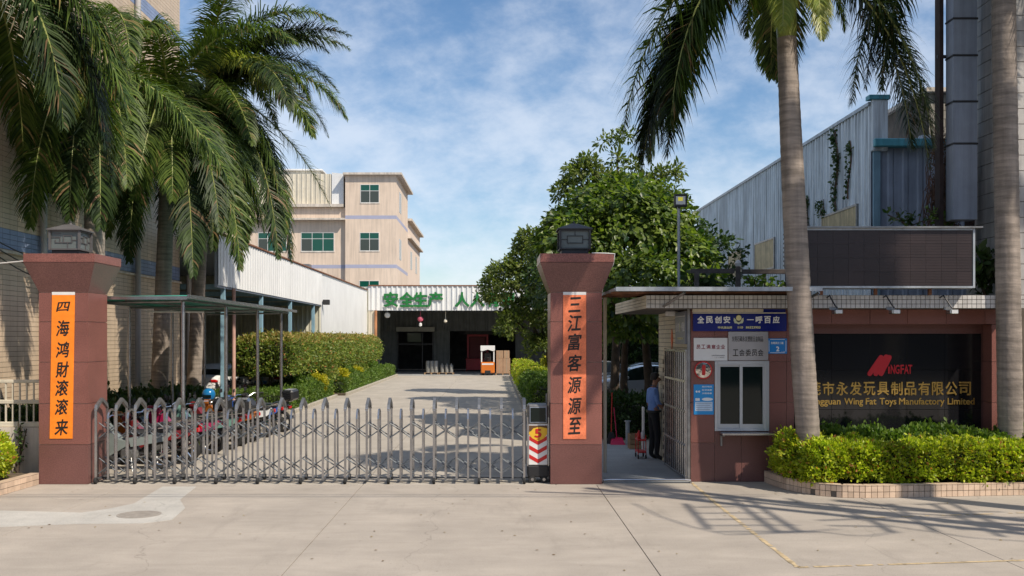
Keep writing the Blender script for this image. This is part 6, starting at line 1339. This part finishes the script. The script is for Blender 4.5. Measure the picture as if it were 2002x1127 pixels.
vines('climbing_vine', 'green vines hanging down the pale blue warehouse wall', [(WX, 30.5, 30.8, 6.4, 8.9, 260), (WX, 29.45, 29.6, 6.6, 8.3, 90), (WX, 33.2, 33.7, 5.2, 7.2, 200), (WX, 31.5, 32.2, 6.3, 6.9, 60)], lm_dark, .11, (WX, 30, 6))
t = thing('dry_creeper', 'tangled brown dry creeper beside the duct on the grey warehouse', 'climbing plant', (8.0, 18.4, 3.4))
for k in range(110):
    x = rng.uniform(gx(1806, 19), gx(1850, 19)); z = rng.uniform(4.3, 6.3); pts = [(x, 18.8, z)]; 
    for j in range(6): x += rng.normal(.0, .06) + .01; z -= rng.uniform(.05, .4); pts.append((x, 18.8 + rng.uniform(-.08, .08), max(z, 3.7)))
    q = MB(); q.tube(pts, .008, 4, cap=False); q.build('twig', m_dry, t)
n_ = 2200; leaves('dry_leaves', np.stack([rng.uniform(gx(1812, 19), gx(1856, 19), n_) , rng.uniform(18.6, 18.9, n_), 3.8 + 2.6 * rng.random(n_) ** 1.5], 1), rng.normal(size=(n_, 3)), np.full(n_, .055), leafmat('dry leaves', (.10, .06, .045), (.22, .14, .10), trans=.1), t, .6, kind='stuff')
# dropped leaves on the concrete
for k in range(60):
    pass
n_ = 70; lv = leaves('fallen_leaves', np.stack([rng.uniform(-7, 8, n_), rng.uniform(10.5, 16.5, n_), np.full(n_, .006)], 1), np.stack([rng.normal(size=n_), rng.normal(size=n_), np.full(n_, .03)], 1), np.full(n_, .045), leafmat('fallen leaf', (.12, .07, .03), (.30, .22, .08), trans=.1), None, .5, kind='stuff', Nn=np.tile([0, 0, 3.], (n_, 1)))
# ================================================================ VEHICLES
m_m = {'red': M('motorcycle red', (.17, .014, .016), .3, var=.03, coat=.4), 'grey': M('motorcycle grey', (.20, .23, .22), .35, coat=.3), 'teal': M('motorcycle green', (.12, .24, .20), .35, coat=.3), 'orange': M('motorcycle orange', (.38, .12, .02), .3, coat=.4), 'blue': M('motorcycle blue', (.03, .09, .35), .3, coat=.4), 'pink': M('motorcycle pink', (.45, .17, .22), .3, coat=.4), 'white': M('motorcycle white', (.60, .60, .58), .3, coat=.4), 'maroon': M('motorcycle maroon', (.30, .01, .06), .3, coat=.4), 'black': M('motorcycle black', (.02, .02, .022), .25, coat=.4)}
m_seat = M('black vinyl seat', (.02, .02, .022), .5, var=.15); m_chrome = M('chrome', (.6, .6, .6), .12, metal=1, var=.05)
def motorcycle(label, loc, rz, paint, box=False):
    t = thing('motorcycle', label, 'motorcycle', (0, 0, 0), 'motorcycles parked under the green canopy'); pm = m_m[paint]
    for x, nm in ((-.62, 'w'), (.62, 'w')):
        q = MB(); n = 24; q.tube([(x + .245 * math.cos(a), 0, .29 + .245 * math.sin(a)) for a in [2 * math.pi * i / n for i in range(n + 1)]], .045, 8, cap=False); w_ = q.build('wheel', m_rubber, t, True)
        q = MB(); q.tube([(x + .2 * math.cos(a), 0, .29 + .2 * math.sin(a)) for a in [2 * math.pi * i / n for i in range(n + 1)]], .014, 6, cap=False)
        for k in range(5): a = k * 2 * math.pi / 5 + .3; q.tube([(x, .0, .29), (x + .2 * math.cos(a), 0, .29 + .2 * math.sin(a))], .016, 5)
        q.lathe((x, 0, .29), [(0, -.06), (.05, -.055), (.05, .055), (0, .06)], 12, 'y'); q.build('rim', m_chrome, w_, True)
    q = MB(); q.tube([(.62, .075, .29), (.50, .075, .62), (.42, .06, .88)], .02, 8); q.tube([(.62, -.075, .29), (.50, -.075, .62), (.42, -.06, .88)], .02, 8); q.build('fork', m_chrome, t, True)
    q = MB(); q.tube([(.42, 0, .88), (.30, 0, .72), (.05, 0, .40), (-.25, 0, .36), (-.5, 0, .55), (-.75, 0, .70)], .03, 8); q.tube([(-.25, .09, .33), (-.62, .09, .29)], .022, 6); q.tube([(-.25, -.09, .33), (-.62, -.09, .29)], .022, 6); q.build('frame', m_black_p, t, True)
    q = MB(); q.bbox(-.22, .12, -.11, .11, .22, .44, .04); q.lathe((-.02, 0, .33), [(.0, -.16), (.10, -.15), (.10, .15), (0, .16)], 14, 'y'); q.build('engine', m_steel_d, t)
    q = MB(); q.add([(.33, -.10, .88), (.33, .10, .88), (.12, -.12, .60), (.12, .12, .60), (-.1, -.10, .52), (-.1, .10, .52), (.45, -.12, .42), (.45, .12, .42), (.52, -.10, .86), (.52, .10, .86), (.28, -.15, .30), (.28, .15, .30)],
                     [(0, 1, 9, 8), (0, 2, 3, 1), (2, 4, 5, 3), (8, 9, 7, 6), (6, 7, 11, 10), (0, 8, 6, 10, 2), (1, 3, 11, 7, 9), (2, 10, 4), (3, 5, 11), (4, 10, 11, 5)]); q.build('leg_shield', pm, t)
    q = MB(); q.add([(-.05, -.09, .62), (-.05, .09, .62), (-.78, -.07, .74), (-.78, .07, .74), (-.70, -.12, .56), (-.70, .12, .56), (-.1, -.14, .46), (-.1, .14, .46), (-.86, 0, .70)],
                     [(0, 1, 3, 2), (0, 2, 4, 6), (1, 7, 5, 3), (6, 4, 5, 7), (0, 6, 7, 1), (2, 3, 8), (2, 8, 4), (3, 5, 8), (4, 8, 5)]); q.build('side_panel', pm, t)
    q = MB(); q.bbox(-.42, .02, -.12, .12, .66, .76, .045); q.bbox(-.78, -.40, -.11, .11, .70, .81, .045); q.build('seat', m_seat, t)
    q = MB(); n = 9; vs = []
    for i in range(n): a = R(20 + 140 * i / (n - 1)); vs += [(.62 + .32 * math.cos(a), s * .065, .30 + .32 * math.sin(a)) for s in (-1, 1)]
    q.add(vs, [(2 * i, 2 * i + 1, 2 * i + 3, 2 * i + 2) for i in range(n - 1)]); q.build('front_fender', pm, t, True)
    q = MB(); q.tube([(.40, -.02, .93), (.33, -.15, 1.0), (.22, -.34, .98)], .014, 6); q.tube([(.40, .02, .93), (.33, .15, 1.0), (.22, .34, .98)], .014, 6); q.build('handlebar', m_chrome, t, True)
    for s in (-1, 1):
        q = MB(); q.tube([(.25, s * .28, .985), (.18, s * .38, .975)], .02, 8); q.build('grip', m_rubber, t)
        q = MB(); q.tube([(.32, s * .17, 1.0), (.30, s * .26, 1.16)], .007, 5); q.bbox(.27, .29, s * .28 - .06, s * .28 + .06, 1.13, 1.22, .01); q.build('mirror', m_black_p, t)
    q = MB(); q.lathe((.46, 0, .93), [(0, -.06), (.08, -.04), (.095, .06), (.085, .09), (0, .10)], 16, 'x'); h_ = q.build('headlight', pm, t, True)
    q = MB(); q.lathe((.46, 0, .93), [(0, .101), (.075, .101), (.0, .115)], 16, 'x'); q.build('lens', m_clear, h_)
    q = MB(); q.tube([(.05, -.12, .26), (-.2, -.15, .22), (-.45, -.17, .28), (-.85, -.18, .38)], [.02, .025, .045, .05], 10); q.build('exhaust', m_chrome, t, True)
    q = MB(); q.bbox(-.90, -.84, -.06, .06, .64, .72, .01); q.build('tail_lamp', m_tail, t)
    q = MB(); q.tube([(-.1, .12, .25), (-.16, .26, .01)], .012, 6); q.build('side_stand', m_steel_d, t)
    q = MB(); q.tube([(-.6, -.10, .80), (-.92, -.10, .84), (-.95, 0, .84), (-.92, .10, .84), (-.6, .10, .80)], .012, 6); q.build('rack', m_chrome, t)
    if box: q = MB(); q.bbox(-1.08, -.74, -.18, .18, .86, 1.14, .05); q.build('top_box', m_m['black'], t)
    t.location = loc; t.rotation_euler = (R(-6), 0, rz); return t
sp = [('grey', 'grey motorcycle parked nearest the left pillar behind the gate', -6.95, 18.7, 0), ('red', 'red motorcycle second from the left pillar behind the gate', -6.75, 19.5, 0), ('black', 'black motorcycle behind the gate between grey and maroon ones', -6.9, 20.3, 0),
      ('maroon', 'maroon motorcycle with long seat under the canopy middle', -6.7, 21.1, 0), ('teal', 'dull green motorcycle beside the blue helmet under the canopy', -6.55, 22.0, 1), ('red', 'red motorcycle in the middle of the canopy row', -6.5, 22.9, 0),
      ('orange', 'orange motorcycle under the canopy right of the middle post', -6.45, 23.8, 0), ('white', 'white motorcycle under the canopy near its third post', -6.4, 24.7, 0), ('blue', 'blue motorcycle third from the far end of the canopy', -6.35, 25.5, 0), ('black', 'black motorcycle with a top box near the last canopy post', -6.2, 26.4, 1),
      ('maroon', 'maroon scooter in the back row under the canopy, near its second post', -7.0, 21.6, 0), ('orange', 'orange motorcycle in the back row next to the grey one', -7.1, 19.9, 0), ('teal', 'dull green scooter in the back row near the third post', -6.9, 24.2, 0), ('grey', 'grey motorcycle in the back row near the middle of the canopy', -7.0, 22.5, 1)]
for k, (c, lab, x, y, b) in enumerate(sp): motorcycle(lab, (x + .1, y, 0), R(172 + random.uniform(-14, 14)), c, b)
t = thing('motorcycle_helmet', 'shiny blue helmet resting on a motorcycle mirror behind the gate', 'helmet', (gx(408, 22.0), 22.0, 1.12))
q = MB(); x = gx(408, 22.0); q.lathe((x, 22.0, 1.22), [(.11, -.10), (.14, -.04), (.145, .03), (.12, .09), (.07, .13), (0, .145)], 18); q.build('shell', m_helmet, t, True); q = MB(); q.box(x - .09, x + .09, 21.85, 21.875, 1.15, 1.22); q.build('visor', m_glass_d, t)
# far cluster of scooters by the parking shed
sp2 = [('pink', 'pink scooter among the two wheelers by the tall hedge', -9.35, 35.0, 120), ('white', 'white scooter in front of the nearer white car', -11.2, 35.6, 80), ('grey', 'grey scooter between the shed post and the hedge', -10.4, 35.0, 60), ('pink', 'second pink scooter nearest the hedge trunks', -8.9, 35.9, 100), ('white', 'white scooter just left of the rusty pipe', -10.0, 36.2, 100), ('red', 'red scooter behind the pink ones by the shed', -9.6, 37.0, 95)]
for c, lab, x, y, a in sp2:
    m_ = motorcycle(lab, (x, y, 0), R(a), c); m_['group'] = 'scooters near the parking shed'; m_.scale = (.78,) * 3

def car(label, loc, rz, paint, group, L_=4.6, W_=1.78, H_=1.46):
    t = thing('parked_car', label, 'car', (0, 0, 0), group)
    # stations along the length: x, half width, belt z, top z, top half width
    st = [(-2.30, .70, .62, .66, .60), (-2.22, .80, .92, .98, .70), (-2.05, .85, 1.0, 1.05, .74), (-1.75, .87, 1.0, 1.07, .74), (-1.35, .88, 1.0, 1.27, .66), (-.95, .89, .98, 1.42, .60), (-.4, .89, .96, 1.46, .60), (.15, .89, .94, 1.44, .60), (.55, .89, .92, 1.34, .61), (.95, .88, .91, 1.10, .68), (1.2, .88, .90, .97, .74), (1.7, .86, .84, .90, .72), (2.05, .80, .74, .80, .66), (2.25, .66, .55, .60, .52), (2.30, .60, .45, .48, .45)]
    prof = []
    for x, hw, bz, tz_, tw in st:
        half = [(hw * .90, .20), (hw, .36), (hw * 1.0, (bz + .36) / 2), (hw * .97, bz), (tw, tz_ - .02), (tw * .6, tz_ + .012), (0, tz_ + .02)]
        prof.append([(x, -y, z) for y, z in half] + [(x, y, z) for y, z in half[-2::-1]])
    n = len(prof[0]); body = MB(); glass = MB(); body.v = [p for s in prof for p in s]; glass.v = list(body.v)
    for i in range(len(st) - 1):
        for k in range(n - 1):
            f = (i * n + k, i * n + k + 1, (i + 1) * n + k + 1, (i + 1) * n + k); cab = 3 <= i <= 9
            side = k in (3, n - 5); top_ = k in (4, 5, 6, 7)
            isg = (side and 4 <= i <= 8) or (top_ and i in (3, 8, 9) and k in (4, 5, 6, 7))
            (glass if isg else body).f.append(f); (glass if isg else body).mi.append(0)
    body.f += [tuple(range(n)), tuple((len(st) - 1) * n + k for k in range(n))]; body.mi += [0, 0]
    q = body.build('body', paint, t, True); q2 = glass.build('windows', m_glass_d, t, True)
    q = MB(); q.bbox(-2.1, 2.1, -.76, .76, .16, .40, .03); q.build('underbody', m_black_p, t)
    for x in (-1.38, 1.42):
        for s in (-1, 1):
            q = MB(); q.lathe((x, s * .80 - .1, .32), [(0, 0), (.27, 0), (.32, .03), (.32, .17), (.27, .2), (0, .2)], 24, 'y'); w_ = q.build('wheel', m_rubber, t, True)
            q = MB(); q.lathe((x, s * .905 - .01, .32), [(0, 0), (.2, 0), (.2, .02), (0, .02)], 20, 'y'); q.build('rim', m_chrome, w_)
    for s in (-1, 1):
        q = MB(); q.bbox(-2.27, -2.05, s * .66 - .15, s * .66 + .15, .78, .92, .04); q.build('tail_lamp', m_tail, t)
        q = MB(); q.bbox(2.02, 2.2, s * .60 - .14, s * .60 + .14, .60, .72, .04); q.build('headlight', m_clear, t)
        q = MB(); q.bbox(.70, .85, s * .97 - .08, s * .97 + .08, .96, 1.08, .03); q.build('mirror', paint, t)
        q = MB(); q.box(-.35, -.30, s * .86 - .02, s * .86 + .02, .95, 1.38); q.build('window_pillar', m_black_p, t)
    q = MB(); q.bbox(-2.34, -2.28, -.7, .7, .36, .55, .02); q.build('rear_bumper', paint, t)
    q = MB(); q.box(-2.325, -2.29, -.24, .24, .62, .74); q.build('number_plate', m_bluep2, t)
    t.location = loc; t.rotation_euler = (0, 0, rz); return t
car('white car seen from behind under the parking shed, left of the rusty pipe', (-10.75, 39.6, 0), R(80), m_carw, 'white cars under the parking shed')
car('white car with red tail lamps half hidden by the tall hedge', (-9.25, 42.6, 0), R(86), m_carw, 'white cars under the parking shed')
car('silver car in deep shade seen through the passage, behind the hedge', (5.6, 37.5, 0), R(183), m_cars, 'cars parked beyond the passage')
car('silver car whose bonnet shows right of the driveway beside the pillar', (4.4, 44.5, 0), R(180), m_cars, 'cars parked beyond the passage')
car('dark car roof behind the silver car in the passage', (6.2, 41.5, 0), R(180), M('dark car paint', (.03, .035, .04), .25, coat=.6), 'cars parked beyond the passage')

# ================================================================ THE GUARD
def skinned(verts, edges, radii, name, parent, mats, region, sub=2, root=0):
    me = bpy.data.meshes.new(name); me.from_pydata([tuple(v) for v in verts], edges, []); o = bpy.data.objects.new(name, me); col.objects.link(o)
    sk = o.modifiers.new('s', 'SKIN'); sk.use_smooth_shade = True; sk.branch_smoothing = .4
    for i, r_ in enumerate(radii): me.skin_vertices[0].data[i].radius = r_ if isinstance(r_, tuple) else (r_, r_)
    me.skin_vertices[0].data[root].use_root = True
    sb = o.modifiers.new('u', 'SUBSURF'); sb.levels = sub; sb.render_levels = sub
    bpy.context.view_layer.update(); me2 = bpy.data.meshes.new_from_object(o.evaluated_get(bpy.context.evaluated_depsgraph_get())); bpy.data.objects.remove(o)
    me2.materials.clear()
    for m in mats: me2.materials.append(m)
    for p in me2.polygons: p.material_index = region(p.center); p.use_smooth = True
    o = bpy.data.objects.new(name, me2); col.objects.link(o)
    if parent is not None: o.parent = parent
    return o
g = thing('person', 'man in a pale blue uniform shirt and black trousers standing by the booth doorway', 'person', (0, 0, 0))
# local frame: x forward (facing), y left, z up ; height 1.74
V = [(0, 0, .95), (0, 0, 1.08), (-.01, 0, 1.22), (-.02, 0, 1.38), (.0, 0, 1.47), (.03, 0, 1.53), (.055, 0, 1.60), (.06, 0, 1.68),     # 0-7 spine to head
     (0, .09, .90), (.02, .10, .50), (-.02, .105, .09), (.05, .11, .045), (.15, .12, .035),                                          # 8-12 left leg
     (0, -.09, .90), (.05, -.10, .50), (.02, -.105, .09), (.09, -.11, .045), (.19, -.12, .035),                                       # 13-17 right leg
     (-.02, .17, 1.40), (-.03, .215, 1.14), (.08, .20, .93), (.14, .19, .86),                                                        # 18-21 left arm
     (-.02, -.17, 1.40), (.0, -.22, 1.15), (.19, -.20, 1.0), (.27, -.19, .97), (.155, 0, 1.595)]                                      # 22-25 right arm, 26 nose
E = [(0, 1), (1, 2), (2, 3), (3, 4), (4, 5), (5, 6), (6, 7), (0, 8), (8, 9), (9, 10), (10, 11), (11, 12), (0, 13), (13, 14), (14, 15), (15, 16), (16, 17), (3, 18), (18, 19), (19, 20), (20, 21), (3, 22), (22, 23), (23, 24), (24, 25), (6, 26)]
Rd = [(.13, .155), (.125, .145), (.125, .155), (.11, .16), .06, .055, .088, .075, .095, .07, .052, .045, .035, .095, .07, .052, .045, .035, .065, .05, .036, .028, .065, .05, .036, .028, .014]
def reg(c):
    if c.z < .10: return 3
    if c.z < .985 and abs(c.y) < .17 and not (c.x > .12): return 1
    if c.z > 1.455 and abs(c.y) < .1: return 2
    if abs(c.y) > .13 and c.z < 1.12: return 2
    if c.x > .14: return 2
    return 0
b = skinned(V, E, Rd, 'body', g, [m_shirt, m_trouser, m_skin, m_black_p], reg)
for hx, hy_, hz, dxx, dz_ in ((.14, .19, .86, .35, -.9), (.27, -.19, .97, .95, -.25)):
    hv, he, hr = [(hx, hy_, hz)], [], [.03]; d = Vector((dxx, 0, dz_)).normalized(); palm_c = Vector((hx, hy_, hz)) + d * .045; hv.append(tuple(palm_c)); he.append((0, 1)); hr.append((.02, .034)); n_ = Vector((0, 1, 0)); up_ = d.cross(n_)
    for k in range(4):
        a = palm_c + n_ * (k - 1.5) * .018 + d * .03; L1 = [.032, .037, .035, .028][k]; p1 = a + d * L1; p2 = p1 + (d + up_ * .5).normalized() * L1 * .8
        i = len(hv); hv += [tuple(a), tuple(p1), tuple(p2)]; he += [(1, i), (i, i + 1), (i + 1, i + 2)]; hr += [.010, .009, .007]
    th_ = palm_c + n_ * .03; i = len(hv); hv += [tuple(th_), tuple(th_ + (d + n_ * .6).normalized() * .035), tuple(th_ + d * .06 + n_ * .025)]; he += [(1, i), (i, i + 1), (i + 1, i + 2)]; hr += [.012, .010, .008]
    skinned(hv, he, hr, 'hand', g, [m_skin], lambda c: 0, sub=1, root=1)
q = MB(); q.lathe((.045, 0, 1.655), [(.100, -.05), (.104, .0), (.100, .045), (.07, .09), (0, .105)], 18); o = q.build('hair', m_hair, g, True)
for v in o.data.vertices:
    v.co.x = .03 + (v.co.x - .045) * .92; v.co.y *= .84
    if v.co.x > .03 and v.co.z < 1.68: v.co.z = 1.672 + (v.co.z - 1.6) * .1; v.co.x = min(v.co.x, .085)
for s in (-1, 1):
    q = MB(); q.lathe((.05, s * .083, 1.60), [(0, -.012), (.022, -.008), (.026, .0), (.02, .01), (0, .012)], 10, 'y'); q.build('ear', m_skin, g, True)
    q = MB(); q.lathe((.135, s * .032, 1.615), [(0, -.008), (.008, 0), (0, .008)], 8, 'x'); q.build('eye', m_black_p, g)
q = MB(); q.bbox(.126, .14, -.022, .022, 1.548, 1.556, .002); q.build('mouth', m_tail, g)
q = MB(); q.lathe((-.0, 0, .975), [(.148, -.02), (.152, -.018), (.152, .018), (.148, .02)], 24); o = q.build('belt', m_black_p, g)
for v in o.data.vertices: v.co.y *= 1.12; v.co.x *= .95
q = MB(); q.add([(.07, -.07, 1.46), (.07, .07, 1.46), (-.07, .08, 1.50), (-.07, -.08, 1.50), (.075, -.03, 1.43), (.075, .03, 1.43)], [(0, 3, 2, 1), (0, 1, 5, 4)]); q.build('collar', m_shirt, g)
g.location = (gx(1278, 20.1), 20.1, .02); g.rotation_euler = (0, 0, R(12))

# things standing in the passage
FZ = .02
t = thing('dustpan', 'pink red long handled dustpan on the floor behind the pillar', 'dustpan', (gx(1207, 23), 23, FZ)); x = gx(1207, 23); m_pink = M('pink plastic', (.60, .02, .09), .4)
q = MB(); q.add([(x - .17, 22.85, FZ), (x + .17, 22.85, FZ), (x + .15, 23.15, FZ), (x - .15, 23.15, FZ), (x - .12, 22.9, FZ + .1), (x + .12, 22.9, FZ + .1), (x + .13, 23.15, FZ + .14), (x - .13, 23.15, FZ + .14)], [(0, 1, 2, 3), (4, 5, 6, 7), (2, 3, 7, 6), (0, 3, 7, 4), (1, 2, 6, 5), (0, 1, 5, 4)]); q.build('pan', m_pink, t)
q = MB(); q.tube([(x, 23.1, FZ + .1), (x - .05, 23.25, .85)], .012, 6); q.build('handle', m_pink, t)
t = thing('broom', 'upright broom with a red handle beside the pink dustpan', 'broom', (gx(1195, 23.1), 23.1, FZ)); x = gx(1195, 23.1)
q = MB(); q.tube([(x, 23.1, FZ + .25), (x + .03, 23.2, 1.2)], .012, 6); q.build('handle', m_redp, t); q = MB(); q.prism([(x - .12, 23.05, FZ), (x + .12, 23.05, FZ), (x + .05, 23.05, FZ + .27), (x - .05, 23.05, FZ + .27)], None, (0, .06, 0)); q.build('bristles', m_darkmetal, t)
t = thing('steel_bollard', 'short pale steel pipe post standing in the passage', 'bollard', (gx(1227, 22.8), 22.8, FZ)); x = gx(1227, 22.8); q = MB(); q.tube([(x, 22.8, FZ), (x, 22.8, .55)], .05, 12); q.build('post', m_galv, t, True); q = MB(); q.lathe((x, 22.8, .55), [(.055, 0), (.075, .01), (.075, .03), (.0, .035)], 12); q.build('cap', m_galv, t)
t = thing('wooden_crate', 'small wooden crate on the passage floor left of the man', 'crate', (gx(1241, 22), 22, FZ)); x0, x1 = gx(1231, 22), gx(1253, 22)
for k in range(3): q = MB(); q.box(x0, x1, 21.95, 21.97, FZ + .01 + k * .11, FZ + .1 + k * .11); q.build('slat', m_wood, t); q = MB(); q.box(x0, x1, 22.33, 22.35, FZ + .01 + k * .11, FZ + .1 + k * .11); q.build('slat', m_wood, t)
for a in (x0, x1 - .02):
    q = MB(); q.box(a, a + .02, 21.972, 22.328, FZ, FZ + .32); q.build('end_board', m_wood, t)
t = thing('hand_trolley', 'small red hand trolley loaded with jugs next to the man', 'trolley', (gx(1253, 20.3), 20.3, FZ)); x0, x1 = gx(1247, 20.2), gx(1264, 20.2)
for z in (.14, .38): q = MB(); q.bbox(x0, x1, 20.2, 20.6, z, z + .03, .005); q.build('shelf', m_redp, t)
for a in (x0 + .01, x1 - .01):
    for y in (20.22, 20.58): q = MB(); q.tube([(a, y, .1), (a, y, .5)], .01, 6); q.build('leg', m_redp, t); q = MB(); q.lathe((a - .012, y, .06), [(0, 0), (.04, 0), (.04, .024), (0, .024)], 12, 'x'); q.build('wheel', m_rubber, t)
for a in (x0 + .05, x1 - .05): q = MB(); q.lathe((a, 20.4, .411), [(.04, 0), (.045, .1), (.02, .14), (.015, .17), (0, .17)], 10); o = q.build('jug', m_redp if a < (x0 + x1) / 2 else m_wp, None, True); tag(o, ('red' if a < (x0 + x1) / 2 else 'white') + ' small jug on the red hand trolley', 'jug')
q = MB(); q.bbox(gx(1256, 21.2), gx(1259, 21.2), 21.1, 21.3, FZ, 1.0, .005, Matrix.Rotation(0, 4, 'Z')); o = q.build('leaning_board', m_wp); tag(o, 'pale board standing upright behind the man', 'board')

# ================================================================ OVERHEAD LINES AND THE POLE ACROSS THE STREET (cast the street shadows)
def lift(px, py, h): x, y = gp(px, py); return Vector((x + .7 * h, y - .6 * h, h))
t = thing('power_lines', 'overhead power cables strung along the street above the viewer', 'power line', (0, 10.5, 8.5))
for py, r_ in ((967, .016), (972.5, .020)):
    a = lift(-300, py, 8.6); b_ = lift(1500, py + (1 if py < 970 else -1), 8.6); a.x -= 30; pts = [a.lerp(b_, s) - Vector((0, 0, .5 * math.sin(math.pi * s))) * 0 for s in [i / 20 for i in range(21)]]
    q = MB(); q.tube([tuple(p) for p in pts], r_, 6); q.build('cable', m_black_p, t)
up = thing('utility_frame', 'steel transformer platform with ladder and crossarms above the right pavement', 'utility pole', (9, 10, 0))
def bar_(p, r_=.035, h=8.6, mt=m_steel_d, nm='strut'):
    q = MB(); q.tube([tuple(lift(x, y, h)) for x, y in p], r_, 6); q.build(nm, mt, up)
bar_([(1150, 955), (1330, 975), (1560, 1000), (2060, 1050)], .10); bar_([(1290, 962), (1500, 985), (1800, 1015), (2060, 1030)], .07); bar_([(1140, 960), (1450, 975), (1700, 1000), (2060, 1020)], .04)
for (a, b) in (((1360, 992), (1440, 991)), ((1365, 1004), (1490, 1003)), ((1370, 1016), (1520, 1015)), ((1385, 1028), (1560, 1027)), ((1400, 1040), (1580, 1039)), ((1440, 1045), (1600, 1040))): bar_([a, b], .03, nm='rung')
for (a, b) in (((1340, 985), (1385, 1035)), ((1430, 975), (1520, 1042)), ((1460, 975), (1560, 1040)), ((1690, 1010), (1745, 1042)), ((1620, 985), (1680, 1010)), ((1820, 985), (1960, 1050)), ((1860, 985), (1980, 1040)), ((1740, 985), (1830, 1040)), ((1540, 975), (1570, 983))): bar_([a, b], .045)
for (a, b) in (((1790, 987), (1910, 983)), ((1800, 1000), (1960, 1001)), ((1830, 1012), (2040, 1012)), ((1840, 1022), (2050, 1030)), ((1870, 1035), (2050, 1040)), ((1600, 1018), (1760, 1012)), ((1620, 1028), (1740, 1030))): bar_([a, b], .035)
bar_([(1240, 985), (1290, 1010), (1350, 1030), (1420, 1046), (1560, 1040), (1640, 1035)], .02, nm='cable', mt=m_black_p); bar_([(1600, 1040), (1660, 1047), (1700, 1048), (1760, 1040)], .018, nm='cable', mt=m_black_p)
bar_([(1600, 1000), (1750, 1030), (1900, 1052), (2100, 1065)], .02, nm='cable', mt=m_black_p)
for x, y in ((9.9, 10.2), (12.6, 8.8)):
    q = MB(); q.tube([(x, y, 0), (x, y, 10.5)], [.17, .12], 14); q.build('pole', m_kerb, up, True)
q = MB(); q.tube([(6.5, 10.9, 8.5), (9.9, 10.2, 8.5), (12.6, 8.8, 8.5), (14, 8.0, 8.5)], .05, 8); q.build('crossarm', m_steel_d, up)

# row of shops across the street, behind the viewer; the windows and polished granite mirror it
ob = thing('street_building', 'low row of grey shops across the street behind the viewer', 'building', (0, -20, 0))
q = MB(); q.box(-45, 45, -34, -22, 0, 9.5); q.build('wall', M('grey render', (.16, .15, .14), .9, var=.2), ob)
for k in range(16):
    x = -42 + k * 5.4
    q = MB(); q.box(x, x + 3.8, -21.99, -21.9, .1, 3.0); q.build('shutter', M('roller shutter', (.07, .085, .09), .6, var=.2) if k == 0 else bpy.data.materials['roller shutter'], ob)
    q = MB(); q.box(x + .6, x + 3.0, -21.99, -21.93, 5.2, 7.0); q.build('window', m_glass_d, ob)
